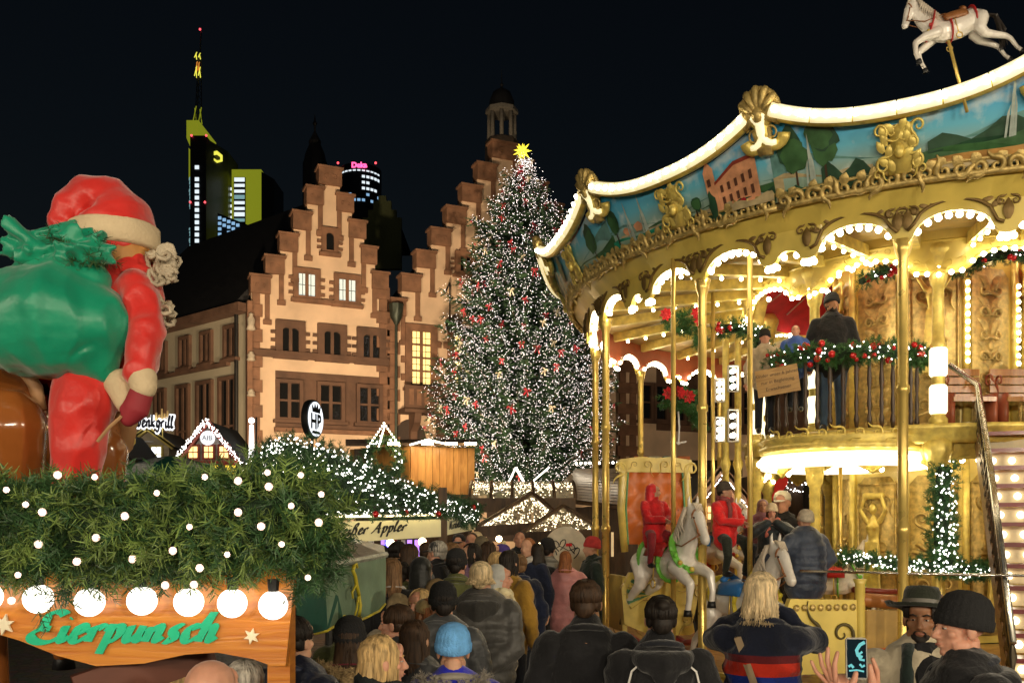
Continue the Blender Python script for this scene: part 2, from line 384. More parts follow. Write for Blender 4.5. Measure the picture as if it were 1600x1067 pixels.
redm = M('red gloss bauble', (.55, .012, .015), .18, .2, var=.1, coat=.5)
redf = M('red felt', (.62, .015, .02), .8, var=.2, sheen=.3)
darkm = M('dark iron', (.03, .028, .026), .45, .6)
black = M('black paint', (.012, .012, .013), .5)
white = M('white paint', (.78, .76, .72), .5, var=.08)
# ================================================================== SETTING: ground, town hall, towers, tree
def cobble_mat():
    m = bpy.data.materials.new('cobbled square'); m.use_nodes = True; t = m.node_tree; b = t.nodes['Principled BSDF']
    tc = t.nodes.new('ShaderNodeTexCoord'); v = t.nodes.new('ShaderNodeTexVoronoi'); v.feature = 'DISTANCE_TO_EDGE'; v.inputs['Scale'].default_value = 7
    v2 = t.nodes.new('ShaderNodeTexVoronoi'); v2.inputs['Scale'].default_value = 7
    t.links.new(tc.outputs['Object'], v.inputs['Vector']); t.links.new(tc.outputs['Object'], v2.inputs['Vector'])
    r = t.nodes.new('ShaderNodeValToRGB'); r.color_ramp.elements[0].position = .0; r.color_ramp.elements[1].position = .12
    r.color_ramp.elements[0].color = (.03, .026, .022, 1); r.color_ramp.elements[1].color = (.16, .135, .11, 1)
    mx = t.nodes.new('ShaderNodeMixRGB'); mx.blend_type = 'MULTIPLY'; mx.inputs[0].default_value = .5
    t.links.new(v.outputs['Distance'], r.inputs[0]); t.links.new(r.outputs[0], mx.inputs[1]); t.links.new(v2.outputs['Color'], mx.inputs[2])
    t.links.new(mx.outputs[0], b.inputs['Base Color']); b.inputs['Roughness'].default_value = .5
    bp = t.nodes.new('ShaderNodeBump'); bp.inputs['Strength'].default_value = .8; bp.inputs['Distance'].default_value = .03
    t.links.new(r.outputs[0], bp.inputs['Height']); t.links.new(bp.outputs[0], b.inputs['Normal'])
    return m
g = MB(); g.add([(-900, -60, 0), (900, -60, 0), (900, 1500, 0), (-900, 1500, 0)], [(0, 1, 2, 3)])
tag(g.build('ground', cobble_mat()), 'dark cobbled market square', kind='structure')
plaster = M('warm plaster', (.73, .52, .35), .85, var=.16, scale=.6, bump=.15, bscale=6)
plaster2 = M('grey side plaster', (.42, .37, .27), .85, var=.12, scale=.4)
stone = M('red sandstone', (.23, .115, .065), .8, var=.3, scale=1.6, bump=.3, bscale=9)
stone2 = M('dark sandstone', (.13, .068, .042), .8, var=.3, scale=1.2, bump=.3, bscale=9)
slate = M('slate roof', (.02, .02, .022), .7, var=.3, scale=2)
glassd = M('dark window glass', (.012, .012, .012), .06, var=0, spec=.9)
glassl = M('lit leaded pane', (.9, .75, .35), .4, emit=1.15, ecol=(1, .72, .24), var=0)
glassb = M('cool lit pane', (.7, .8, .8), .4, emit=.42, ecol=(.72, .9, .9), var=0)
lead = M('lead bars', (.05, .04, .03), .6)
class Facade:
    def __init__(s, px, Y, ang, root):
        s.X, s.Y, s.c, s.s, s.root = PX(px, Y), Y, cos(ang), sin(ang), root
        root.location = (s.X, s.Y, 0); root.rotation_euler = (0, 0, ang)
    def S(s, px):
        k = (px - 800) / F; return (k * s.Y - s.X) / (s.c - k * s.s)
    def Z(s, px, py): return CAMZ + (HY - py) / F * (s.Y + s.s * s.S(px))
    def pt(s, px, py): return s.S(px), s.Z(px, py)
def fl(a, b, d): return (a, d, b)          # facade: a along, b up, d depth (negative = proud)
def window(fc, s0, s1, z0, z1, cols=2, rows=2, pane=None, sur=.3, mat=None, arch=False, quoin=True, dp=.22, sill=True, lead_n=0):
    b = MB(); mat = mat or stone2; pane = pane or glassd
    for (x0, x1, y0, y1) in ((s0 - sur, s0, z0 - sur * .6, z1 + sur), (s1, s1 + sur, z0 - sur * .6, z1 + sur), (s0, s1, z1, z1 + sur), (s0, s1, z0 - sur * .6, z0)):
        b.box(((x0 + x1) / 2, -dp / 2, (y0 + y1) / 2), (x1 - x0, dp, y1 - y0))
    if quoin:
        for i in range(3):
            z = z0 + (z1 - z0) * (i + .35) / 3
            for sx in (s0 - sur - .14, s1 + sur + .14): b.box((sx, -dp * .35, z), (.28, dp * .7, (z1 - z0) * .12))
    if arch:
        w = (s1 - s0) / cols
        for i in range(cols):
            c = s0 + w * (i + .5); pts = [(c - w / 2, z1), (c - w / 2, z1 - w * .55)] + [(c - w / 2 * cos(R(a)), z1 - w * .55 + w * .5 * sin(R(a))) for a in range(15, 180, 15)] + [(c + w / 2, z1 - w * .55), (c + w / 2, z1)]
            b.prism(pts, fl, -dp * .8, -.03)
    o = b.build('window', mat, fc.root)
    if sill: MB().box(((s0 + s1) / 2, -dp * .75, z0 - sur * .6 - .1), (s1 - s0 + 2 * sur + .3, dp * 1.5, .2)).build('sill', mat, o)
    w = (s1 - s0) / cols; h = (z1 - z0) / rows; mu = MB()
    for i in range(1, cols): mu.box((s0 + w * i, -dp * .35, (z0 + z1) / 2), (.2, dp * .6, z1 - z0))
    for j in range(1, rows): mu.box(((s0 + s1) / 2, -dp * .33, z0 + h * j), (s1 - s0, dp * .55, .12))
    if mu.v: mu.build('mullion', mat, o)
    for i in range(cols):
        for j in range(rows):
            pn = pane[(i + j) % len(pane)] if isinstance(pane, list) else pane
            MB().box((s0 + w * (i + .5), -.03, z0 + h * (j + .5)), (w - .02, .04, h - .02)).build('pane', pn, o)
    if lead_n:
        lb = MB(); n = lead_n
        for i in range(1, cols * n): lb.box((s0 + (s1 - s0) * i / (cols * n), -.06, (z0 + z1) / 2), (.035, .02, z1 - z0))
        for j in range(1, rows * n): lb.box(((s0 + s1) / 2, -.062, z0 + (z1 - z0) * j / (rows * n)), (s1 - s0, .02, .035))
        lb.build('leading', lead, o)
    return o
def quoins(fc, s, z0, z1, w=.55, name='quoin', n=None, mat=None):
    n = n or int((z1 - z0) / .75)
    for i in range(n):
        k = w if i % 2 else w * 1.7
        MB().box((s, -.06 - .01 * (i % 3), z0 + (z1 - z0) * (i + .5) / n), (k, .14, (z1 - z0) / n * .97)).build(name, mat or stone, fc.root)
def gable(fc, L, Rr, zb, deep=14):
    """stepped gable from pixel steps: L = [(px edge, py top)...] rising, Rr falling"""
    pts = []; st = []
    for i, (px, py) in enumerate(L):
        s, z = fc.pt(px, py)
        if i: pts.append((s, pts[-1][1]))
        pts.append((s, z)); st.append((s, z))
    sl = st; rt = [fc.pt(px, py) for px, py in Rr]
    zt = st[-1][1]
    for i, (s, z) in enumerate(rt):
        pts.append((s, pts[-1][1])); 
        if i + 1 < len(rt): pts.append((s, rt[i + 1][1]))
    s0, s1 = pts[0][0], pts[-1][0]
    poly = [(s0, zb)] + pts + [(s1, zb)]
    MB().prism(poly, fl, 0, .6).build('wall', plaster, fc.root)
    def coping(a, b, z, inner):
        o = MB().box(((a + b) / 2, .2, z - .45), (b - a + .16, .9, 1.0)).box(((a + b) / 2, .2, z + .1), (b - a + .34, 1.1, .14)).build('coping', stone, fc.root)
        for k in (-1, 1):
            rl = MB(); put_scroll(rl, scroll(k * (b - a) * .2, 0, (b - a) * .13, k, 1.1, 1.0, pi / 2 - k * .5), lambda x, y, d: ((a + b) / 2 + x, -.27 - d, z - .5 + y), 0, thick=.8)
            rl.build('carving', stone, o)
        if inner is not None:
            MB().box((inner, -.05, z - 1.7), (.28, .16, 1.7)).box((inner, -.07, z - 2.65), (.5, .22, .28)).build('pendant_strip', stone, fc.root)
    for i in range(len(sl)):
        a = sl[i][0]; b = sl[i + 1][0] if i + 1 < len(sl) else rt[0][0]
        coping(a, b + (.15 if i + 1 < len(sl) else 0), sl[i][1], b + .05 if i + 1 < len(sl) else None)
    for i in range(1, len(rt)):
        coping(rt[i - 1][0] - .15, rt[i][0], rt[i][1], rt[i - 1][0] - .05)
    # roof behind the gable
    c = (s0 + s1) / 2; ze = min(st[0][1], rt[-1][1]) - 1.2
    rf = MB().prism([(s0 + .3, ze), (c, zt - 1.6), (s1 - .3, ze)], fl, .62, deep)
    rf.prism([(s0 + .3, zb), (s0 + .3, ze - .002), (s1 - .3, ze - .002), (s1 - .3, zb)], fl, .62, deep)
    rf.build('roof', slate, fc.root)
    return s0, s1
A = R(23.8)
# ---- left gabled house of the town hall
rt = empty('gabled_house', 'sandstone-trimmed gabled house left of the Christmas tree, two small windows lit high up', 'building', group='stepped gable town hall houses')
fc = Facade(393, 54, A, rt)
s0, s1 = gable(fc, [(393, 433), (416, 403), (438, 368), (459, 334), (480, 295), (499, 264)], [(531, 264), (550, 310), (569, 351), (586, 391), (604, 431)], 0)
for a, b, c, d in ((466, 427, 492, 462), (529, 436, 555, 470)): window(fc, *[fc.S(a), fc.S(c), fc.Z(a, d), fc.Z(a, b)], 2, 1, glassb, .32, stone, lead_n=2)
zz = fc.Z(466, 465); MB().box(((fc.S(458) + fc.S(562)) / 2, -.12, zz - .15), (fc.S(562) - fc.S(458), .24, .3)).build('string_course', stone, rt)
window(fc, fc.S(509), fc.S(521), fc.Z(515, 392), fc.Z(515, 364), 1, 1, glassd, .28, stone, True)
for a, c in ((441, 466), (506, 531), (567, 592)):
    window(fc, fc.S(a), fc.S(c), fc.Z(437, 549), fc.Z(437, 511), 2, 1, glassd, .42, stone2, True)
zb = fc.Z(410, 552); MB().box(((s0 + s1) / 2, -.15, zb), (s1 - s0 + .2, .3, .4)).build('string_course', stone2, rt)
z1_ = fc.Z(430, 590); z0_ = fc.Z(430, 657)
MB().box(((fc.S(430) + fc.S(606)) / 2, -.01, (z0_ + z1_) / 2), (fc.S(606) - fc.S(430), .02, z1_ - z0_ + .9)).build('window_band', stone2, rt)
for a, c in ((436, 467), (500, 532), (561, 591)): window(fc, fc.S(a), fc.S(c), z0_ + .2, z1_ - .3, 2, 2, glassd, .22, stone2, quoin=False, dp=.3)
MB().box(((fc.S(428) + fc.S(608)) / 2, -.2, z0_ - .55), (fc.S(608) - fc.S(428), .4, .25)).build('string_course', stone, rt)
quoins(fc, s0 + .25, 1, fc.Z(393, 455), .45); quoins(fc, s1 - .25, 1, fc.Z(604, 450), .5)
MB().box((s0 - .15, .15, 9), (.3, 1.2, 13)).build('corner_pier', stone, rt)
# carved corner statues on the pier
for py0, py1 in ((492, 520), (552, 567), (610, 622)):
    z = fc.Z(398, (py0 + py1) / 2); h = fc.Z(398, py0) - fc.Z(398, py1)
    b = MB(); b.lathe([(.05, -h / 2), (.28, -h / 2 + .05), (.2, -h * .2), (.25, h * .1), (.12, h * .3), (.16, h * .4), (.02, h / 2)], 8, (s0 - .1, -.55, z)); b.build('corner_figure', M('pale stone figure', (.5, .42, .32), .8), rt, True)
# gilded down pipe between the houses
b = MB(); b.tube([(s1 + .55, -.3, 1), (s1 + .55, -.3, fc.Z(608, 505))], .1, 8); b.lathe([(.12, 0), (.4, .5), (.5, 1.3), (.35, 1.35)], 8, (s1 + .55, -.3, fc.Z(608, 508))); b.build('rain_pipe', M('verdigris copper', (.05, .06, .045), .5, .5), rt, 'auto')
# ---- middle house with the tall lit windows
rt2 = empty('gabled_house', 'tallest gabled house behind the Christmas tree with tall lit hall windows', 'building', group='stepped gable town hall houses')
fc2 = Facade(393, 54, A, rt2)
t0_, t1_ = gable(fc2, [(612, 470), (628, 432), (651, 395), (674, 360), (698, 326), (722, 292), (746, 258), (769, 224)], [(806, 224), (829, 256), (852, 290), (876, 324), (899, 358), (922, 392), (945, 426), (962, 462)], 0)
for a, b, c, d in ((643, 520, 672, 598), (709, 490, 737, 598), (772, 494, 800, 600), (836, 500, 862, 604)):
    window(fc2, fc2.S(a), fc2.S(c), fc2.Z(650, 600), fc2.Z(650, 518), 2, 4, glassl, .45, stone, lead_n=2)
window(fc2, fc2.S(718), fc2.S(734), fc2.Z(725, 425), fc2.Z(725, 402), 2, 1, glassd, .35, stone)
zb = fc2.Z(620, 607); bw = fc2.S(900) - fc2.S(622); bc = (fc2.S(900) + fc2.S(622)) / 2
bal = MB().box((bc, -.75, zb - .1), (bw, 1.5, .25)).box((bc, -1.45, zb - 1.0), (bw, .12, 1.6)); 
bal = MB().box((bc, -.75, zb - 1.5), (bw, 1.5, .3)).box((bc, -1.42, zb - .7), (bw, .16, 1.5)).build('balcony', stone2, rt2)
for i in range(7):
    x = fc2.S(622) + bw * (i + .5) / 7
    MB().prism([(0, 0), (1.4, 0), (1.2, -.6), (.5, -1.1), (.4, -2.2), (0, -2.6)], lambda a, b_, d: (x + d, -a, zb - 1.66 + b_), -.22, .22).build('bracket', stone2, bal)
    for j in range(3): MB().box((x + (j - 1) * .5, -1.52, zb - .7), (.3, .06, 1.0)).build('tracery_panel', stone, bal)
for i in range(4):
    x = fc2.S(640 + i * 72); b = MB(); zc = fc2.Z(640, 660)
    b.prism([(x - 1.1, 1), (x - 1.1, zc - 1.2)] + [(x - 1.1 * cos(R(a)), zc - 1.2 + 1.4 * sin(R(a))) for a in range(15, 180, 15)] + [(x + 1.1, zc - 1.2), (x + 1.1, 1)], fl, -.1, -.02); b.build('door', M('dark oak door', (.05, .03, .02), .6), rt2)
quoins(fc2, t0_ + .1, 1, fc2.Z(612, 480), .5)
b = MB()                               # hanging flag pole lantern
xh = fc2.S(694); zh = fc2.Z(694, 460); b.tube([(xh, -.1, zh), (xh, -1.1, zh + .5)], .05, 6); b.tube([(xh, -1.1, zh + .5), (xh, -1.1, zh - 1.9)], .05, 6); b.lathe([(.05, .2), (.3, 0), (.3, -.6), (.1, -.8)], 8, (xh, -1.1, zh - 1.9)); b.build('lantern', darkm, rt2)
# ---- right house, seen below the carousel canopy
rt3 = empty('town_house', 'dark timber-banded town hall house glimpsed through the carousel poles', 'building', group='stepped gable town hall houses')
fc3 = Facade(393, 54, A, rt3); u0, u1 = fc3.S(968), fc3.S(1290)
zt = fc3.Z(980, 430)
MB().prism([(u0, 0), (u0, zt), (u1, zt), (u1, 0)], fl, 0, .6).build('wall', plaster, rt3)
MB().prism([(u0, zt), ((u0 + u1) / 2, zt + 9), (u1, zt)], fl, .3, 14).build('roof', slate, rt3)
za, zc = fc3.Z(1000, 660), fc3.Z(1000, 572)
MB().box(((u0 + u1) / 2 + 1.4, -.01, (za + zc) / 2 + .2), (u1 - u0 - 3.4, .02, zc - za + 1.4)).build('window_band', stone2, rt3)
for a in (1000, 1024, 1052, 1076, 1104, 1128, 1160, 1190): window(fc3, fc3.S(a), fc3.S(a + 15), za + .3, fc3.Z(1000, 602), 1, 2, glassd, .22, stone2, quoin=False)
for a in (1000, 1036, 1080, 1120, 1165, 1210): window(fc3, fc3.S(a), fc3.S(a + 26), fc3.Z(1000, 545), fc3.Z(1000, 500), 2, 1, glassd, .35, stone2)
for px in (972, 988): quoins(fc3, fc3.S(px), 1, fc3.Z(980, 500), .5)
# ---- side wing on the left
rw = empty('side_wing', 'dim plastered side wing with two rows of dark windows, left of the gables', 'building')
fw = Facade(390, 54, R(-39.4), rw); e0 = fw.S(150); ez = 15.0
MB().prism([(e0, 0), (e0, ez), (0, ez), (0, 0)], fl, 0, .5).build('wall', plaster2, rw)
MB().box((e0 / 2, -.3, ez + .15), (-e0, 1.0, .5)).build('eaves', stone2, rw)
MB().add([(e0, -.7, ez + .4), (-.6, -.7, ez + .4), (-.6, 7.5, ez + 9.5), (e0, 7.5, ez + 9.5), (e0, 12, ez), (-.6, 12, ez)], [(0, 1, 2, 3), (3, 2, 5, 4), (1, 5, 2), (0, 3, 4)]).build('roof', slate, rw)
for px, w in ((250, 10), (285, 12), (318, 13), (355, 15)): window(fw, fw.S(px), fw.S(px + w), fw.Z(360, 558), fw.Z(360, 514), 2, 1, glassd, .2, stone2, quoin=False)
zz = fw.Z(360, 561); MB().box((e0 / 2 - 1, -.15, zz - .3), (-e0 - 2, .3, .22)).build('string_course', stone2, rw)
for px, w in ((246, 12), (280, 15), (312, 19), (347, 22)): window(fw, fw.S(px), fw.S(px + w), 2.5, fw.Z(357, 594), 2, 3, glassd, .22, stone2, quoin=False)
MB().tube([(-1.1, -.2, .5), (-1.1, -.2, ez)], .12, 8).build('rain_pipe', darkm, rw)
# ---- towers of the old town behind
b = MB(); rs = empty('lantern_tower', 'dark round-domed lantern tower rising behind the tallest gable', 'tower', P(784, 820, 82)); rs.location.z = 0
zf = lambda py: PZ(py, 82); k = 82 / F
MB().lathe([(26 * k, 0), (26 * k, zf(222)), (24 * k, zf(220))], 8).build('shaft', M('tower stone', (.12, .09, .07), .8), rs)
for i in range(8): MB().tube([(20 * k * cos(i * pi / 4), 20 * k * sin(i * pi / 4), zf(220)), (20 * k * cos(i * pi / 4), 20 * k * sin(i * pi / 4), zf(180))], .18, 8).build('column', M('pale lantern stone', (.45, .4, .33), .8), rs, True)
MB().lathe([(19 * k, zf(181)), (26 * k, zf(178)), (25 * k, zf(172)), (19 * k, zf(170))], 8).build('cornice', M('pale lantern stone', (.4, .35, .3), .8), rs)
MB().lathe([(20 * k, zf(170)), (19 * k, zf(158)), (14 * k, zf(146)), (7 * k, zf(141)), (2 * k, zf(138)), (1.5 * k, zf(135)), (3 * k, zf(133)), (.8 * k, zf(130)), (.3 * k, zf(110)), (.02, zf(108))], 16).build('dome', slate, rs, 'auto')
sp = empty('church_spire', 'black slate church spire silhouetted behind the left gable', 'tower', (PX(492, 95), 95, 0)); k = 95 / F; zf = lambda py: PZ(py, 95)
MB().lathe([(20 * k, 0), (19 * k, zf(255)), (17 * k, zf(250)), (15 * k, zf(240)), (9 * k, zf(226)), (10 * k, zf(222)), (5 * k, zf(213)), (1.5 * k, zf(206)), (.1, zf(196))], 8).build('spire', slate, sp)
MB().lathe([(.12, 0), (.25, .25), (.1, .5), (.02, 1.2)], 8, (0, 0, zf(197))).build('finial', darkm, sp)
gg = empty('stepped_gable', 'small dim green-lit stepped gable between the two town hall roofs', 'building', (PX(597, 88), 88, 0)); k = 88 / F; zf = lambda py: PZ(py, 88)
poly = [(-30, 420), (-30, 340), (-22, 340), (-22, 328), (-14, 328), (-14, 314), (-6, 314), (-6, 306), (6, 306), (6, 314), (14, 314), (14, 328), (22, 328), (22, 340), (30, 340), (30, 420)]
MB().prism([(a * k, zf(y)) for a, y in poly], fl, 0, .6).build('wall', M('green-lit plaster', (.10, .115, .045), .85), gg)  # dim green light put into the wall colour
MB().prism([(-29 * k, zf(352)), (0, zf(316)), (29 * k, zf(352))], fl, .62, 10).build('roof', slate, gg)
# ---- bank towers far away
steel = M('dark tower cladding', (.03, .033, .035), .35, .3); steel2 = M('grey tower cladding', (.10, .105, .105), .45, .3)
winw = M('white office light', (1, 1, 1), .5, emit=1.0, ecol=(.85, .95, 1), var=0, samp=False)
wint = M('teal office light', (1, 1, 1), .5, emit=.4, ecol=(.45, .85, .9), var=0, samp=False)
winbl = M('blue office light', (1, 1, 1), .5, emit=.7, ecol=(.35, .65, 1), var=0, samp=False)
yel = M('yellow floodlit glow', (.5, .5, .05), .4, emit=.26, ecol=(.72, .80, .04), var=0, samp=False)  # emission stands in for flood lighting on the yellow tower faces
yel2 = M('bright yellow floodlit glow', (.6, .6, .05), .4, emit=1.0, ecol=(.95, .9, .1), var=0, samp=False)
D = 600.; kk = D / F
tw = empty('bank_tower', 'tall dark bank tower with yellow crown, mast and emblem at far left', 'tower', (PX(308, D), D, 0)); ox = PX(308, D)
def tz(py): return PZ(py, D)
def tx(px): return PX(px, D) - ox
def prism_xy(name, pts, z0, z1, mat, root):
    n = len(pts); return MB().add([(x, y, z0) for x, y in pts] + [(x, y, z1) for x, y in pts], [list(range(n))[::-1], list(range(n, 2 * n))] + [(i, (i + 1) % n, n + (i + 1) % n, n + i) for i in range(n)]).build(name, mat, root)
prism_xy('tower_body', [(tx(277), 26), (tx(297), 0), (tx(322), 0), (tx(322), 40), (tx(277), 40)], 0, tz(212), steel, tw)
prism_xy('tower_wing', [(tx(322.2), .5), (tx(340), 22), (tx(340), 45), (tx(322.2), 45)], 0, tz(216), steel2, tw)
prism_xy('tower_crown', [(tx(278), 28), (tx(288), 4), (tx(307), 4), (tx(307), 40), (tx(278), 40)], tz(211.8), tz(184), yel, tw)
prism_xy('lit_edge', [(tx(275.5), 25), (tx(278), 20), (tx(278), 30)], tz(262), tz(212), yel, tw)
for i in range(15):
    y = 262 + i * 9.6 + (9 if i else 0); MB().box((tx(308), -.4, tz(y)), (6.2 * kk, .5, 5.6 * kk)).build('window', winw, tw)
for i in range(7):
    for j in range(3):
        for q in (0, 1):
            if rnd(0, 1) < .75:
                t = .2 + .25 * j + .1 * q; MB().box((tx(277) + (tx(297) - tx(277)) * t - .3, 26 - 26 * t - .4, tz(272 + i * 18 + (i > 2) * 24 + q * 4)), (2.2, .3, 1.3), rot=-R(52)).build('window', wint, tw)
b = MB()                               # lattice mast
for q in range(3):
    a = q * 2.094
    b.tube([(tx(301) + 2.6 * cos(a), 10 + 2.6 * sin(a), tz(184)), (tx(304) + 1.0 * cos(a), 10 + 1.0 * sin(a), tz(70))], .28, 4)
for i in range(12):
    f0, f1 = i / 12, (i + 1) / 12
    for q in range(3):
        a, c = q * 2.094, (q + 1) * 2.094; r0 = 2.6 - 1.6 * f0; r1 = 2.6 - 1.6 * f1
        b.tube([(tx(301 + 3 * f0) + r0 * cos(a), 10 + r0 * sin(a), tz(184 - 114 * f0)), (tx(301 + 3 * f1) + r1 * cos(c), 10 + r1 * sin(c), tz(184 - 114 * f1))], .2, 4)
b.tube([(tx(304.5), 10, tz(72)), (tx(306), 10, tz(38))], .5, 6); b.build('mast', steel2, tw)
for y0, y1, r, m_ in ((184, 160, 3.0, yel), (111, 96, 2.0, yel2), (82, 74, 2.0, yel2), (102, 88, 1.2, M('orange mast light', (.6, .2, .02), .4, emit=.6, ecol=(1, .35, .05), var=0, samp=False))):
    b = MB()
    for q in range(4): b.tube([(tx(302) + r * cos(q * 1.57 + .6), 8 + r * sin(q * 1.57 + .6), tz(y0)), (tx(303) + r * .8 * cos(q * 1.57 + 1.4), 8 + r * .8 * sin(q * 1.57 + 1.4), tz(y1))], .32, 4)
    b.build('mast_light', m_, tw)
redl = M('red beacon', (1, .1, .1), .4, emit=2.5, ecol=(1, .08, .1), var=0, samp=False)
for px, py, y in ((306, 36, 8), (300, 213, -1), (323, 213, -1), (298, 317, -1), (321, 317, -1)): MB().ell((tx(px), y, tz(py)), .8, 6, 4).build('beacon', redl, tw)
b = MB(); hx = [(cos(R(a)), sin(R(a))) for a in (30, 90, 150, 210, 270, 330)]; cx_, cz_ = tx(332), tz(236.5)
b = MB(); n = 6
ang2 = R(0)
for i in range(6):
    (a, c), (d, e) = hx[i], hx[(i + 1) % 6]
    b.add([(cx_ + 3.4 * a, 10.8 + 3.4 * a * .9, cz_ + 4.2 * c), (cx_ + 3.4 * d, 10.8 + 3.4 * d * .9, cz_ + 4.2 * e), (cx_ + 1.9 * d, 10.8 + 1.9 * d * .9, cz_ - .5 + 1.9 * e), (cx_ + 1.9 * a, 10.8 + 1.9 * a * .9, cz_ - .5 + 1.9 * c)], [(0, 1, 2, 3)])
b2 = b.build('emblem', yel2, tw); b2.location = (0, -1.6, 0)
t2 = empty('office_block', 'yellow-green lit office block with white window rows beside the bank tower', 'tower', (PX(385, 620), 620, 0)); ox = PX(385, 620); D = 620.; kk = D / F
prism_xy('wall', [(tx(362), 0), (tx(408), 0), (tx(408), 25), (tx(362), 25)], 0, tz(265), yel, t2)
prism_xy('side_wall', [(tx(408.2), .3), (tx(420), 14), (tx(420), 40), (tx(408.2), 40)], 0, tz(268), steel2, t2)
prism_xy('window_shaft', [(tx(366), -1), (tx(384), -1), (tx(384), -.1), (tx(366), -.1)], tz(352), tz(278), steel, t2)
for i in range(8):
    MB().box((tx(375), -1.3, tz(282 + i * 9)), (16 * kk, .4, (4.5 if i % 3 else 6) * kk)).build('window', winw if i % 4 != 3 else wint, t2)
prism_xy('annex', [(tx(340), 8), (tx(361), 8), (tx(361), 30), (tx(340), 30)], 0, tz(283), steel2, t2)
for i in range(6):
    for j in range(2): MB().box((tx(345.5 + j * 10), 7.6, tz(289 + i * 9)), (8 * kk, .4, 4.2 * kk)).build('window', winw if (i * 2 + j) % 5 else wint, t2)
t3 = empty('low_office', 'low slanted office with blue lit windows below the yellow-green block', 'building', (PX(370, 560), 560, 0)); ox = PX(370, 560); D = 560.; kk = D / F
MB().add([(tx(340), 0, 0), (tx(405), 6, 0), (tx(405), 6, tz(355)), (tx(340), 0, tz(333)), (tx(340), 20, 0), (tx(405), 26, 0), (tx(405), 26, tz(355)), (tx(340), 20, tz(333))], [(0, 1, 2, 3), (3, 2, 6, 7), (0, 3, 7, 4), (1, 5, 6, 2)]).build('wall', steel, t3)
for i in range(4):
    for j in range(9 - i):
        if rnd(0, 1) < .85: MB().box((tx(343.5 + j * 6.6), j * .6 - .3, tz(341 + i * 8.5 + j * 2.3)), (5 * kk, .4, 4.6 * kk)).build('window', winbl, t3)
t4 = empty('round_office_tower', 'round dark office tower with a pink rooftop sign behind the left gable', 'tower', (PX(563, 520), 520, 0)); ox = PX(563, 520); D = 520.; kk = D / F
MB().lathe([(33 * kk, 0), (33 * kk, tz(268)), (30 * kk, tz(266))], 24).build('tower_body', steel, t4, 'auto')
for i in range(6):
    for j in range(-5, 6):
        a = -pi / 2 + j * .21 + .1; lit = (i == 0) or (rnd(0, 1) < .55 and (j > 0 or i > 3))
        if lit: MB().box((33.1 * kk * cos(a), 33.1 * kk * sin(a), tz(279 + i * 9)), (4.6 * kk, .3, (2 if i == 0 else 3.8) * kk), rot=a + pi / 2).build('window', winbl if i > 3 else winw, t4)
text_mesh('sign_lettering', 'Deka', 11 * kk, M('pink neon', (1, .2, .4), .4, emit=2.2, ecol=(1, .1, .3), var=0, samp=False), t4, frameM((tx(567), -34 * kk, tz(272)), (1, 0, 0)), bold=.25)
for px in (532, 590): MB().ell((tx(px), -20 * kk, tz(263)), .7, 6, 4).build('beacon', redl, t4)
# ---- assumed floodlights, unseen on the square, that wash the town hall front
def assumed_floodlight(x, y, z, tgt, pw, label, col=(1, .75, .47), ang=100):
    r = empty('assumed_floodlight', label, 'assumed_floodlight', (x, y, 0), group='assumed floodlights aimed at the town hall')  # assumed lamps, kept out of view, to light the facade
    MB().tube([(0, 0, 0), (0, 0, z - .3)], .05, 8).build('pole', darkm, r)
    d = (Vector(tgt) - Vector((x, y, z))).normalized(); q = d.to_track_quat('-Z', 'Y').to_matrix()
    MB().box((0, 0, z), (.5, .35, .2), rot=q).build('lamp_housing', darkm, r)
    l = bpy.data.lights.new('assumed_flood_lamp', 'SPOT'); l.energy = pw; l.color = col; l.spot_size = R(ang); l.spot_blend = .6; l.shadow_soft_size = .2
    o = bpy.data.objects.new('assumed_flood_lamp', l); COL.objects.link(o); o.parent = r; o.location = Vector((0, 0, z)) + d * .15; o.rotation_euler = d.to_track_quat('-Z', 'Y').to_euler()
assumed_floodlight(-12, 29, 3.3, (-10.5, 57, 17), 15500, 'assumed black flood lamp on a post behind the market huts, left of the tree')
assumed_floodlight(-3.5, 31, 3.2, (-2.0, 61, 17), 25000, 'assumed black flood lamp on a post behind the market huts, below the tree')
assumed_floodlight(12, 40, 3.2, (9, 66, 10), 3500, 'assumed black flood lamp on a post behind the carousel')
assumed_floodlight(-17, 36, 3.2, (-22, 60, 8), 2000, 'assumed black flood lamp on a post near the side wing', ang=80)
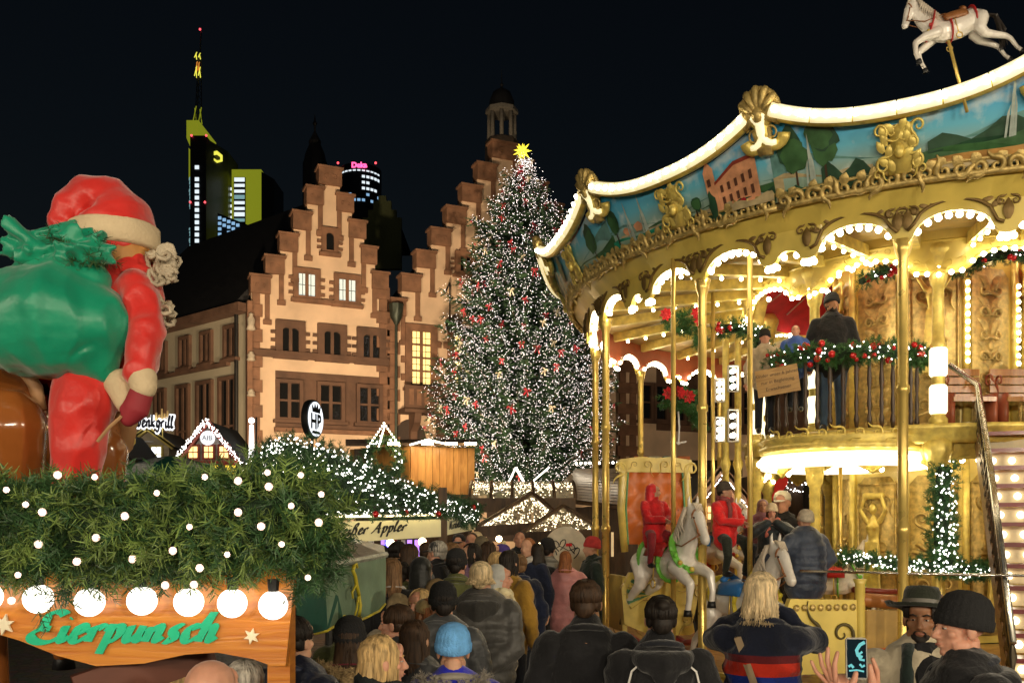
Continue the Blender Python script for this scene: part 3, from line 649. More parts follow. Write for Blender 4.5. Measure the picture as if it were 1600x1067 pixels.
# ---- the Christmas tree
TD = 48.; TXc = PX(818, TD); trx = empty('christmas_tree', 'huge Christmas tree with white lights, red bows and a yellow star', 'tree', (TXc, TD, 0))
prof = [(4.0, 3.7), (4.8, 4.5), (6.9, 5.0), (9.6, 4.45), (13.1, 3.85), (16.5, 2.75), (18.6, 1.85), (19.9, 1.2), (21.0, .5), (21.8, .15)]
def tw_(z): return float(np.interp(z, [p[0] for p in prof], [p[1] for p in prof]))
MB().tube([(0, 0, 0), (0, 0, 8), (.05, 0, 16), (0, 0, 21.8)], [.42, .34, .18, .04], 10).build('trunk', M('fir bark', (.07, .045, .03), .9, bump=.5), trx, True)
V = []; Fc = []; lights = []; tips = []; stems = MB(); nb = 0
z = 4.2
while z < 21.7:
    L0 = tw_(z); k = int(11 + L0 * 2.2); ph = rnd(0, 6.3)
    for i in range(k):
        a = ph + 2 * pi * i / k + rnd(-.15, .15); L = L0 * rnd(.66, 1.1) * (1.22 if rnd(0, 1) < .1 else 1); zz = z + rnd(-.25, .25)
        ca, sa = cos(a), sin(a); dr = -.14 * L * rnd(.5, 1.5) if zz < 17 else .1 * L
        n = max(4, int(L / .2)); path = []
        for j in range(n + 1):
            t = j / n; path.append(Vector((ca * L * t, sa * L * t, zz + dr * t * (2.0 - 1.4 * t) + .28 * L * t ** 3)))
        if sa < .45: stems.tube(path[::max(1, n // 4)] + [path[-1]], .02, 3, caps=False)
        for j in range(1, n + 1):
            t = j / n; p = path[j]; w = (.16 + .62 * (1 - abs(t - .45))) * min(1, L / 2.2)
            for sd in (-1, 1, -1, 1, 0):
                ax = Vector((-sa, ca, 0)) * sd * rnd(.5, 1) + Vector((ca, sa, 0)) * rnd(.4, .9) + Vector((0, 0, rnd(-.45, .25)))
                ax.normalize(); ln = w * rnd(.6, 1.1); sdv = ax.cross(Vector((rnd(-.4, .4), rnd(-.4, .4), 1))).normalized() * ln * .17
                for q in (0, .33, .62):
                    b0 = p + ax * ln * q; o = len(V); sv = sdv * (1.25 - q)
                    V += [b0, b0 + ax * ln * .3 + sv * rnd(.8, 1.3), b0 + ax * ln * .46, b0 + ax * ln * .3 - sv * rnd(.8, 1.3)]; Fc.append((o, o + 1, o + 2, o + 3))
            if sa < .5 and t > .3:
                for _ in range(5):
                    if rnd(0, 1) < .8 + .4 * (zz / 22): lights.append(p + Vector((rnd(-.25, .25), rnd(-.25, .25), rnd(-.2, .24))))
        tips.append(path[-1])
    z += .36
stems.build('branches', M('fir bark', (.07, .045, .03), .9), trx)
cr = np_mesh('crown', np.array([tuple(v) for v in V]), np.array(Fc), M('tree needles', (.03, .07, .03), .6, var=.5, scale=1.5), trx)
lv, lf = octs(np.array([tuple(p) for p in lights]), RNG.uniform(.007, .0165, len(lights)))
tag(np_mesh('tree_lights', lv, lf, M('tree fairy light', (1, 1, 1), .3, emit=7, ecol=(1, .86, .80), var=0), trx), kind='stuff')
def bow_mesh(mat):
    b = MB()
    for s in (-1, 1):
        b.tube([(0, 0, 0), (s * .12, -.03, .09), (s * .23, -.02, .05), (s * .2, -.02, -.05), (s * .08, -.02, -.03), (0, 0, 0)], [(.03, .012), (.06, .012), (.07, .012), (.06, .012), (.04, .012), (.02, .012)], 5)
        b.tube([(0, 0, 0), (s * .09, -.02, -.2), (s * .15, -.03, -.42)], [(.03, .01), (.045, .01), (.05, .008)], 5)
    b.ell((0, -.02, 0), .045, 6, 4); me = b.mesh('bow'); me.materials.append(mat); return me
bm_r = bow_mesh(M('red ribbon', (.42, .012, .03), .45, sheen=.4)); bm_w = bow_mesh(M('cream ribbon', (.62, .55, .42), .5))
front = [t for t in tips if t.y < .2 * abs(t.x) + .3]; random.shuffle(front)
for i, t in enumerate(front[:150]):
    o = link('bow', bm_r if i % 4 else bm_w, trx, t + Vector((0, -.1, rnd(-.1, .1)))); o.scale = (.68 * rnd(.8, 1.2),) * 3; o.rotation_euler = (rnd(-.4, .4), rnd(-.5, .5), atan2(t.y, t.x) + pi / 2 + rnd(-.5, .5))
b = MB(); b.ell((0, 0, 0), .2, 10, 6)
for i in range(26):
    zq = 1 - 2 * (i + .5) / 26; a = i * 2.39996; d = Vector((sqrt(1 - zq * zq) * cos(a), sqrt(1 - zq * zq) * sin(a), zq)); ln = .52 if i % 2 else .4
    b.tube([d * .12, d * ln], [.085, .004], 4)
b.build('star', M('glowing star', (1, .9, .1), .5, emit=1.3, ecol=(1, .82, .05), var=0), trx, loc=(PX(816, TD) - TXc, -.2, PZ(239, TD)))

# ---- added lanterns, unseen behind the viewer, filling light on carousel and crowd
def lantern(x, y, pw, label):
    r = empty('added_lantern', label, 'fill lamp', (x, y, 0), group='added lanterns behind the viewer')
    MB().lathe([(.16, 0), (.16, .5), (.08, .6), (.06, 4.6), (.1, 4.7), (.05, 4.8)], 10).build('post', darkm, r, True)
    MB().lathe([(.12, 4.8), (.24, 5.3)], 6, caps=False).build('glass', M('added lantern glass', (1, .9, .7), .3, emit=3, ecol=(1, .8, .5), var=0), r)
    MB().lathe([(.3, 5.3), (.1, 5.5), (.04, 5.7), (.01, 5.8)], 6).build('hood', darkm, r)
    l = bpy.data.lights.new('fill_lamp', 'POINT'); l.energy = pw; l.color = (1, .85, .62); l.shadow_soft_size = .35
    o = bpy.data.objects.new('fill_lamp', l); COL.objects.link(o); o.parent = r; o.location = (0, 0, 4.75)
for x_, y_, pw_, lb_ in ((-12, -7, 3000, 'added fill lantern on the square far behind the punch stall'), (-5, -11, 3600, 'added fill lantern left of the viewer on the square behind'), (1.5, -12, 4000, 'added fill lantern straight behind the viewer'), (8, -10, 4600, 'added fill lantern on the square behind the onlookers'), (15, -4, 5000, 'added fill lantern right of the carousel near side')):
    lantern(x_, y_, pw_, lb_)
# ================================================================== CAROUSEL
KX, KY = 6.18, 13.34; T0 = R(204.06); ST = 2 * pi / 14
car = empty('carousel', 'lit two-storey golden carousel with painted rounding boards and bulbs', 'carousel', (KX, KY, 0))
def cyl(t, r, z): return Vector((r * cos(t), r * sin(t), z))
def segobj(name, me, ang, parent=None):
    o = link(name, me, parent or car); o.rotation_euler = (0, 0, ang); return o
def addmats(me, *ms):
    for m in ms: me.materials.append(m)
    return me
ornred = M('terracotta red paint', (.48, .115, .045), .5, var=.15)
tentred = M('crimson tent cloth', (.62, .02, .03), .7, var=.25, scale=4)
# ---- platform
wf = Wood('parquet deck', (.36, .17, .045), (.60, .33, .10), .3, (1, 1, 1), 5, coat=.3)
MB().lathe([(5.3, .12), (5.34, .2), (5.32, .42), (5.36, .46), (5.36, .496), (5.3, .5)], 56, caps=False).build('platform_rim', goldp, car, 'auto')
MB().lathe([(0, .03), (5.2, .03), (5.2, .47), (0, .47)], 56, caps=False).build('platform', M('dark undercarriage', (.05, .03, .02), .7), car)
for k in range(14):                    # plank wedges of the deck
    b = MB(); a0 = ST * (k + .5) + T0; 
    for j in range(12):
        r0, r1 = 1.3 + j * .335, 1.3 + (j + 1) * .335 - .012
        t = [a0 + ST * q / 4 for q in range(5)]
        vs = [cyl(x, r0, .5) for x in t] + [cyl(x, r1, .5) for x in t]
        vs += [cyl(x, r1, .475) for x in t]
        b.add(vs, [(q, q + 5, q + 6, q + 1) for q in range(4)] + [(q + 5, q + 10, q + 11, q + 6) for q in range(4)])
    b.build('deck_section', wf, car)
for q in range(2): MB().lathe([(5.75 + q * .4, .0), (5.75 + q * .4, .28 - q * .13), (5.37 + q * .4, .28 - q * .13)], 40, a0=R(200), a1=R(300), caps=False).build('step', Wood('oak step', (.22, .1, .04), (.4, .2, .08), .4), car)
# ---- rounding boards with painted panels
CB, CT = 5.44, 5.9
def crest(a): return 5.97 + .3 * abs(2 * a) ** 2.4 if abs(a) < .46 else 5.97 + .3 * .92 ** 2.4
def pan(a, h, d):
    """a = -.5..+.5 along the segment, h = 0..1 up the board"""
    top = crest(a) - .05; z = CB + (top - CB) * h; q = (z - CB) / .84; return cyl(a * ST, 5.3 + .38 * q + d, z + d * .1)
def panabs(a, z, d): q = (z - CB) / .84; return cyl(a * ST, 5.3 + .38 * q + d, z)
def sky_paint():
    m = bpy.data.materials.new('painted sky'); m.use_nodes = True; t = m.node_tree; b = t.nodes['Principled BSDF']; b.inputs['Roughness'].default_value = .25
    tc = t.nodes.new('ShaderNodeTexCoord'); sx = t.nodes.new('ShaderNodeSeparateXYZ'); mr = t.nodes.new('ShaderNodeMapRange'); mr.inputs[1].default_value = CB; mr.inputs[2].default_value = 6.1
    n = t.nodes.new('ShaderNodeTexNoise'); n.inputs['Scale'].default_value = 2.6; n.inputs['Detail'].default_value = 6
    r = t.nodes.new('ShaderNodeValToRGB'); e = r.color_ramp.elements; e[0].position = 0; e[0].color = (.22, .32, .18, 1); e[1].position = 1; e[1].color = (.03, .38, .80, 1)
    q = e.new(.3); q.color = (.34, .50, .44, 1); q = e.new(.55); q.color = (.16, .55, .75, 1)
    r2 = t.nodes.new('ShaderNodeValToRGB'); r2.color_ramp.elements[0].position = .56; r2.color_ramp.elements[1].position = .72
    mx = t.nodes.new('ShaderNodeMixRGB'); mx.inputs[2].default_value = (.8, .84, .8, 1)
    t.links.new(tc.outputs['Object'], sx.inputs[0]); t.links.new(sx.outputs['Z'], mr.inputs[0]); t.links.new(mr.outputs[0], r.inputs[0]); t.links.new(tc.outputs['Object'], n.inputs['Vector'])
    t.links.new(n.outputs['Fac'], r2.inputs[0]); t.links.new(r2.outputs[0], mx.inputs[0]); t.links.new(r.outputs[0], mx.inputs[1]); t.links.new(mx.outputs[0], b.inputs['Base Color'])
    return m
skyp = sky_paint()
paint = {n: M('paint ' + n, c, .35, var=.35, scale=7) for n, c in dict(green=(.05, .14, .05), dkgreen=(.025, .075, .04), water=(.02, .28, .18), salmon=(.72, .34, .18), roof=(.30, .05, .03), win=(.12, .05, .03), field=(.5, .27, .08), path=(.5, .4, .22), trunk=(.07, .04, .02), foam=(.42, .50, .45), hill=(.14, .32, .30), rose=(.4, .02, .03)).items()}
PM = list(paint.values()); PI = {n: i for i, n in enumerate(paint)}
b = MB(); n = 16
for i in range(n):
    a0, a1 = -.5 + i / n, -.5 + (i + 1) / n
    for j in range(4):
        h0, h1 = j / 4, (j + 1) / 4
        b.add([pan(a0, h0, 0), pan(a1, h0, 0), pan(a1, h1, 0), pan(a0, h1, 0)], [(0, 1, 2, 3)])
board_me = addmats(b.mesh('painted_board'), skyp); board_me.polygons.foreach_set('use_smooth', [True] * len(board_me.polygons))
# painted motifs: thin layers of paint lying on the board. x in -.5..+.5, y = height 0..1
def motif(polys):
    b = MB(); d = .004
    for c, pts in polys:
        d += .0018; m_ = len(pts)
        b.add([pan(x, y, d) for x, y in pts], [list(range(m_))], PI[c])
    return b
def lump(cx, cy, rx, ry, n=14, j=.22): return [(cx + rx * (1 + rnd(-j, j)) * cos(2 * pi * i / n), cy + ry * (1 + rnd(-j, j)) * sin(2 * pi * i / n)) for i in range(n)]
def band(x0, x1, y0, fy, n=8): return [(x0, y0)] + [(x0 + (x1 - x0) * i / n, fy(i / n)) for i in range(n + 1)] + [(x1, y0)]
def tree_m(x, y, s): return [('trunk', [(x - .005, y), (x + .005, y), (x + .003, y + .3 * s), (x - .003, y + .3 * s)])] + [(c, lump(x + rnd(-.015, .015), y + (.42 + rnd(-.1, .12)) * s, .03 * s * 1.3, .17 * s)) for c in ('dkgreen', 'green', 'dkgreen', 'green')]
def palace(x, y):
    o = [('salmon', [(x, y), (x + .2, y), (x + .2, y + .55), (x + .1, y + .62), (x, y + .5)]), ('salmon', [(x - .05, y), (x, y), (x, y + .75), (x - .025, y + .92), (x - .05, y + .75)]), ('roof', [(x - .005, y + .5), (x + .1, y + .66), (x + .205, y + .58), (x + .205, y + .53), (x + .1, y + .6), (x - .005, y + .45)])]
    for i in range(5):
        for j in range(2): o.append(('win', [(x + .02 + i * .036, y + .08 + j * .2), (x + .034 + i * .036, y + .08 + j * .2), (x + .034 + i * .036, y + .2 + j * .2), (x + .02 + i * .036, y + .2 + j * .2)]))
    o += [('win', [(x - .035, y + .45), (x - .018, y + .45), (x - .018, y + .58), (x - .035, y + .58)]), ('dkgreen', lump(x - .03, y + .1, .02, .25)), ('rose', lump(x + .12, y + .02, .015, .04))]
    return o
def fountain(x, y): return [('foam', [(x - .004, y), (x + .012, y), (x + .006, y + .6), (x, y + .78), (x - .004, y + .5)]), ('foam', [(x + .012, y), (x + .02, y), (x + .016, y + .35), (x + .008, y + .5)]), ('foam', [(x - .02, y), (x - .012, y), (x - .006, y + .4), (x - .016, y + .3)])]
mot = {
 0: [('hill', band(-.5, .5, .25, lambda t: .38 + .08 * sin(t * 11))), ('green', band(-.5, .5, .12, lambda t: .3 + .05 * sin(t * 17 + 1))), ('water', band(-.5, -.1, 0, lambda t: .22 + .02 * sin(t * 9))), ('path', band(-.42, -.12, .24, lambda t: .27)), ('salmon', lump(-.36, .33, .03, .07)), ('salmon', lump(-.27, .36, .03, .09))] + fountain(-.33, .1) + fountain(-.22, .2) + tree_m(-.44, .15, .8) + [('dkgreen', band(.08, .5, 0, lambda t: .16 + .05 * sin(t * 21))), ('path', band(.1, .3, .1, lambda t: .2))] + palace(.24, .1) + tree_m(.12, .1, .6) + [('path', band(.3, .5, 0, lambda t: .1 + .03 * sin(t * 9)))],
 1: [('hill', band(-.5, .5, .3, lambda t: .5 + .12 * sin(t * 7 + 1))), ('path', band(-.5, -.1, 0, lambda t: .3 + .04 * sin(t * 9))), ('dkgreen', band(-.3, -.08, .05, lambda t: .35 + .12 * sin(t * 12)))] + tree_m(-.4, .12, 1.3) + tree_m(-.28, .2, 1.25) + fountain(-.34, .1) + [('dkgreen', band(-.45, -.1, 0, lambda t: .1 + .06 * sin(t * 15)))] + [('dkgreen', band(.1, .5, .3, lambda t: .5 + .1 * sin(t * 12))), ('green', band(.08, .5, .12, lambda t: .34 + .03 * sin(t * 8))), ('field', band(.1, .5, .03, lambda t: .2 + .02 * sin(t * 6))), ('path', band(.15, .5, 0, lambda t: .08))] + fountain(.38, .3),
 2: [('hill', band(-.5, .5, .3, lambda t: .5 + .1 * sin(t * 8))), ('green', band(-.5, .5, 0, lambda t: .3 + .05 * sin(t * 13))), ('water', band(-.2, .4, .05, lambda t: .18))] + tree_m(.3, .1, 1.2) + tree_m(-.3, .1, 1.2),
}
mot_me = {k: addmats(motif(v).mesh('painted_scene'), *PM) for k, v in mot.items()}
for k, v in mot.items():
    mb_ = motif(v)
    mot_me[k].polygons.foreach_set('material_index', mb_.m)
# lower carved moulding, crest trough, cartouche, medallion
b = MB()
for i in range(16):
    a = -.5 + (i + .5) / 16; z = CB - .01
    put_scroll(b, scroll(0, 0, .07, 1 if i % 2 else -1, 1.2, 1.5, i), lambda x, y, d: panabs(a + x / (5.4 * ST), z + y, .03), thick=2.2, seg=5)
    leafy(b, lambda x, y, d: panabs(a + x / (5.4 * ST), z + .03 + y, .03 + d), 0, 0, pi / 2 + rnd(-1.0, 1.0), .11, .05)
b.tube([panabs(-.5 + i / 12, CB - .05, .02) for i in range(13)], .035, 6); b.tube([panabs(-.5 + i / 12, CB + .06, .015) for i in range(13)], .02, 5)
mould_me = addmats(b.mesh('carved_moulding'), gold2); mould_me.polygons.foreach_set('use_smooth', [True] * len(mould_me.polygons))
b = MB(); cpath = [(-.45 + .9 * i / 22) for i in range(23)]
def cpt(a, dz=0., d=.07): return panabs(a, crest(a) + dz, d)
ends = []
for sgn in (-1, 1):
    e = []
    for i in range(1, 12):
        q = i / 11; an = pi / 2 - q * 4.4; rr = .17 * (1 - .5 * q); cz = crest(.45) - .17
        e.append(panabs(sgn * (.45 + rr * cos(an) / (5.8 * ST)), cz + rr * sin(an), .07))
    ends.append(e)
full = ends[0][::-1] + [cpt(a) for a in cpath] + ends[1]
b.tube(full, [(.075 * .6, .11 * .6)] * 6 + [(.075, .085)] * (len(full) - 12) + [(.045, .066)] * 6, 8, up=(1, 0, 0))
b.tube([cpt(a, -.035, .06) for a in cpath], [(.035, .03)] * len(cpath), 6)
trough_me = addmats(b.mesh('crest_trough'), gold); trough_me.polygons.foreach_set('use_smooth', [True] * len(trough_me.polygons))
chan = []
for c0 in range(6):
    b = MB(); aa = [-.45 + .9 * (c0 + q / 6 * .965) / 6 for q in range(7)]
    b.tube([cpt(a, .0, .13) for a in aa], [(.05, .07)] * 7, 8, up=(1, 0, 0)); chan.append(addmats(b.mesh('bulb_glow_band'), tubem))
for e in ends:
    b = MB(); b.tube([p * 1.0 + Vector((p.x, p.y, 0)).normalized() * .055 for p in e[:8]], [.05, .05, .046, .042, .038, .034, .03, .028], 8); chan.append(addmats(b.mesh('bulb_glow_band'), tubem))
for m_ in chan: m_.polygons.foreach_set('use_smooth', [True] * len(m_.polygons))
b = MB()                                # gold cartouche in the middle of each board
cf = lambda x, y, d: panabs(x / (5.6 * ST), CB + y, .02 + d)
b.prism([(-.1, .02), (-.13, .12), (-.07, .3), (-.12, .42), (.12, .42), (.07, .3), (.13, .12), (.1, .02)], cf, .05, 0)
for s in (-1, 1):
    for (x, y, r, t, ro) in ((.15, .1, .07, 1.3, 0), (.12, .25, .06, 1.2, 1), (.17, .38, .07, 1.3, 2.2), (.06, .36, .04, 1.2, .5), (.2, .03, .05, 1.2, 2)):
        put_scroll(b, scroll(s * x, y, r, s, t, 1.4, ro if s > 0 else pi - ro), cf, .05, thick=1.2, seg=5)
    for j in range(7): leafy(b, lambda x, y, d: cf(x, y, .05 + d), s * rnd(.0, .16), .04 + j * .055, pi / 2 + s * rnd(-1.2, .3), .12, .035)
b.ell(cf(0, .2, .06), (.05, .05, .07), 8, 6)
cart_me = addmats(b.mesh('cartouche'), gold); cart_me.polygons.foreach_set('use_smooth', [True] * len(cart_me.polygons))
b = MB(); mf = lambda x, y, d: panabs(.5 + x / (5.9 * ST), 6.22 + y, .07 + d)   # shell medallion between the boards
c0 = mf(0, 0, 0); 
for i in range(9):
    a = R(-30 + 240 * i / 8); b.tube([mf(0, -.08, .03), mf(.1 * cos(a), .1 * sin(a) - .02, .07), mf(.19 * cos(a), .19 * sin(a), .03)], [.02, .04, .045], 6, round_=True)
b.ell(mf(0, -.03, .06), (.07, .07, .09), 8, 6); b.prism([(-.1, -.16), (.1, -.16), (.07, -.38), (-.07, -.38)], mf, .06, 0)
b.tube([mf(.2 * cos(R(a)), .2 * sin(R(a)), 0) for a in range(-40, 225, 20)], .03, 6)
for s in (-1, 1): put_scroll(b, scroll(s * .1, -.2, .06, s, 1.2, 1.6, .5 if s > 0 else 2.6), mf, .03)
med_me = addmats(b.mesh('medallion'), gold2); med_me.polygons.foreach_set('use_smooth', [True] * len(med_me.polygons))
# underside cove + arched frieze with bulbs
FR = 5.05
def edge(x):
    """lower edge of the frieze over 0..1 between two poles"""
    x = x if x <= .5 else 1 - x
    if x < .045: return 4.90
    if x < .36: q = (x - .2025) / .1575; return 4.93 + .22 * sqrt(max(0, 1 - q * q))
    if x < .45: q = (x - .405) / .045; return 4.93 - .05 * sqrt(max(0, 1 - q * q))
    q = (x - .5) / .05; return 4.93 + .07 * sqrt(max(0, 1 - q * q))
N = 64; xs = [i / N for i in range(N + 1)]
b = MB(); red = MB()
for rr, dst, fl_ in ((FR, b, 1), (FR - .06, red, -1)):
    vs = []
    for x in xs: t = (x) * ST; vs += [cyl(t, rr, edge(x)), cyl(t, rr + (.02 if fl_ > 0 else 0), 5.2), cyl(t, rr + (.22 if fl_ > 0 else 0), CB - .02)]
    dst.add(vs, [((i * 3 + j, i * 3 + 3 + j, i * 3 + 4 + j, i * 3 + 1 + j) if fl_ > 0 else (i * 3 + j, i * 3 + 1 + j, i * 3 + 4 + j, i * 3 + 3 + j)) for i in range(N) for j in range(2)])
vs = []
for x in xs: t = x * ST; vs += [cyl(t, FR, edge(x)), cyl(t, FR - .06, edge(x))]
b.add(vs, [(2 * i, 2 * i + 1, 2 * i + 3, 2 * i + 2) for i in range(N)])
frz_me = addmats(b.mesh('arched_frieze'), goldp); frz_me.polygons.foreach_set('use_smooth', [True] * len(frz_me.polygons)); frz_me.set_sharp_from_angle(angle=R(35))
frr_me = addmats(red.mesh('frieze_lining'), ornred)
bronze = M('antique bronze relief', (.22, .14, .045), .5, .5, bump=.2); orn_mes = []
for lo, hi, xp in ((.05, .36, (.02, .405)), (.64, .95, (.595, .98))):     # bronze relief along each arch
    orn = MB(); orn.tube([cyl(x * ST, FR + .03, edge(x) + .09) for x in [lo - .03 + (hi - lo + .06) * i / 14 for i in range(15)]], .018, 5)
    for i in range(9):
        x = lo + (hi - lo) * (i + .5) / 9
        leafy(orn, lambda u, v, d: cyl(x * ST + u / FR, FR + .03 + d, edge(x) + .1 + v), 0, 0, (pi * .8 if x < (lo + hi) / 2 else pi * .2) + rnd(-.5, .5), .11, .03)
    for x0 in xp:
        for s_ in (-1, 1): put_scroll(orn, scroll(s_ * .06, .2, .045, s_, 1.2, 1.6, .4 if s_ > 0 else 2.7), lambda u, v, d: cyl(x0 * ST + u / FR, FR + .04, 4.97 + v), thick=1.3)
        leafy(orn, lambda u, v, d: cyl(x0 * ST + u / FR, FR + .03 + d, 5.0 + v), 0, 0, pi / 2, .2, .05)
    me_ = addmats(orn.mesh('frieze_relief'), bronze); me_.polygons.foreach_set('use_smooth', [True] * len(me_.polygons)); orn_mes.append(me_)
glow = []
for lo, hi in ((.05, .36), (.64, .95)):
    b = MB(); xx = [lo + (hi - lo) * i / 16 for i in range(17)]; vs = []
    for x in xs_ if False else xx: vs += [cyl(x * ST, FR - .005, edge(x) + .0 - .004), cyl(x * ST, FR - .13, edge(x) - .0 + .02)]
    b.add(vs, [(2 * i, 2 * i + 2, 2 * i + 3, 2 * i + 1) for i in range(16)]); glow.append(addmats(b.mesh('arch_reflector'), M('white arch lining', (.85, .78, .6), .4)))
bl = bulb_mesh(.033, bulbm)
for k in range(14):
    th = T0 + (k + .5) * ST; deg = math.degrees(th) % 360
    pd = segobj('painted_board', board_me, th); kk_ = {0: 0, 1: 1}.get(k, 2); segobj('painted_scene', mot_me[kk_], 0, pd)
    segobj('carved_moulding', mould_me, 0, pd); segobj('cartouche', cart_me, 0, pd)
    ct = segobj('crest_trough', trough_me, th)
    if 120 < deg < 330:
        for m_ in chan: segobj('bulb_glow_band', m_, 0, ct)
    if 170 < deg < 290:
        for i in range(19): link('bulb', bulb_mesh(.03, bulbm, True), ct, cpt(-.43 + .86 * i / 18, .0, .18))
    segobj('medallion', med_me, th)
    fr = segobj('arched_frieze', frz_me, th); segobj('frieze_lining', frr_me, 0, fr); [segobj('frieze_relief', m_, 0, fr) for m_ in orn_mes]
    for m_ in glow: segobj('arch_reflector', m_, 0, fr)
    if 75 < deg < 310:
        p = [.06 + .29 * i / 7 for i in range(8)] + [.385, .41, .435, .47, .53, .565, .59, .615] + [.65 + .29 * i / 7 for i in range(8)]
        for x in p: link('bulb', bl, fr, cyl(x * ST, FR - .07, edge(x) - .03))
    # pole under each cartouche
    b = MB(); b.lathe([(.075, .5), (.075, .62), (.05, .66), (.05, 2.0), (.065, 2.02), (.065, 2.08), (.05, 2.1), (.05, 3.4), (.065, 3.42), (.065, 3.48), (.05, 3.5), (.05, 4.75), (.075, 4.82), (.095, 4.93)], 12, cyl(th, 4.98, 0)); b.build('pole', brass, car, True)
MB().lathe([(5.26, CB - .04), (2.6, 5.68)], 42, caps=False).build('ceiling', M('gold ceiling paint', (.62, .45, .16), .45, .2, var=.2, bump=.3, bscale=3), car, True)
MB().lathe([(5.35, 5.8), (5.0, 5.95), (2.0, 6.7), (.5, 7.1), (.01, 7.3)], 42, caps=False).build('roof', M('painted roof cloth', (.10, .03, .03), .7), car, True)
for k in range(28):                      # ceiling ribs with hanging bulbs
    th = T0 + k * ST / 2; deg = math.degrees(th) % 360; b = MB()
    b.bar(cyl(th, 4.95, 5.36), cyl(th, 2.65, 5.55), .09, .14); rb = b.build('ceiling_rib', gold, car)
    if 100 < deg < 300 and k % 2 == 0:
        for i in range(7): link('bulb', bulb_mesh(.026, bulbm), rb, cyl(th, 4.7 - i * .32, 5.27 + i * .026))
MB().lathe([(2.6, 5.42), (2.59, 5.66), (1.9, 6.1), (1.1, 6.55), (.9, 6.6)], 40, caps=False).build('tent_lining', tentred, car, True)
for i in range(20): t = R(18 * i); MB().bar(cyl(t, 2.5, 5.7), cyl(t, 1.15, 6.5), .02, .02).build('tent_seam', M('pale seam', (.6, .35, .3), .6), car)
# ---- upper deck
UR = 2.6; UZ = 3.3
MB().lathe([(1.2, UZ - .16), (UR - .03, UZ - .16), (UR - .03, UZ), (1.2, UZ)], 40, caps=False).build('upper_deck', Wood('upper deck boards', (.20, .1, .05), (.34, .18, .09), .5), car)
MB().lathe([(UR - .03, UZ - .2), (UR + .05, UZ - .16), (UR + .03, UZ - .06), (UR + .08, UZ - .03), (UR + .08, UZ + .03), (UR - .02, UZ + .04)], 40, caps=False).build('deck_moulding', gold, car, True)
PA = [R(248 + 36 * k) for k in range(10)]
upost = []
for i, th in enumerate(PA):
    c = cyl(th, 2.5, 0); deg = math.degrees(th) % 360
    b = MB(); b.lathe([(.11, UZ), (.11, UZ + .1), (.08, UZ + .14), (.075, UZ + .95), (.1, UZ + 1.0), (.075, UZ + 1.05), (.065, 5.02), (.09, 5.06), (.1, 5.12), (.16, 5.4), (.18, 5.45), (.18, 5.5), (.12, 5.6)], 14, c); o = b.build('upper_post', gold, car, True)
    if 130 < deg < 300:
        for z0 in (UZ + .16, UZ + .62):
            MB().lathe([(.085, z0), (.105, z0 + .03), (.105, z0 + .33), (.085, z0 + .36)], 12, c).build('lamp_cylinder', M('bulb cylinder glass', (1, .95, .85), .3, emit=1.7, ecol=(1, .88, .55), var=0), o, True)
        for q in range(4): link('bulb', bulb_mesh(.03, bulbm), o, c + Vector((cos(th) * .1, sin(th) * .1, 5.15 + q * .09)))
    b = MB(); b.lathe([(.12, .5), (.12, .65), (.08, .7), (.07, 2.6), (.1, 2.65), (.14, 2.9), (.17, 3.0), (.17, UZ - .16)], 12, c)
    for q in range(5): put_scroll(b, scroll(0, 0, .06, 1, 1.2, 1.2, q), lambda x, y, d: c + Vector((cos(th) * .1 - sin(th) * x, sin(th) * .1 + cos(th) * x, 2.75 + y + q * .07)))
    b.build('lower_post', gold, car, True)
# inner frieze between the upper posts
IS = R(36); IR = 2.62
def iedge(x): return 5.22 + .2 * sqrt(max(0, 1 - ((x - .5) / .3) ** 2)) if .2 < x < .8 else 5.22 - .05 * sin(pi * ((x if x < .5 else 1 - x) / .2)) 
b = MB(); vs = []
for i in range(41): x = i / 40; vs += [cyl(x * IS, IR, iedge(x)), cyl(x * IS, IR + .03, 5.5), cyl(x * IS, IR + .06, 5.68)]
b.add(vs, [(i * 3 + j, i * 3 + 3 + j, i * 3 + 4 + j, i * 3 + 1 + j) for i in range(40) for j in range(2)])
b.tube([cyl(x / 20 * IS, IR + .01, iedge(x / 20)) for x in range(21)], .022, 5); b.tube([cyl(x / 20 * IS, IR + .04, 5.55) for x in range(21)], .02, 5)
for i in range(10):
    x = .06 + .88 * i / 9; put_scroll(b, scroll(0, 0, .05, 1 if i % 2 else -1, 1.2, 1.5, i), lambda u, v, d: cyl(x * IS + u / IR, IR + .04, iedge(x) + .1 + v), thick=.8)
if_me = addmats(b.mesh('inner_frieze'), goldp); if_me.polygons.foreach_set('use_smooth', [True] * len(if_me.polygons)); if_me.set_sharp_from_angle(angle=R(50))
for th in PA:
    o = segobj('inner_frieze', if_me, th); deg = math.degrees(th) % 360
    if 100 < deg < 300:
        for i in range(13): x = .08 + .84 * i / 12; link('bulb', bulb_mesh(.03, bulbm), o, cyl(x * IS, IR + .05, iedge(x) - .02))
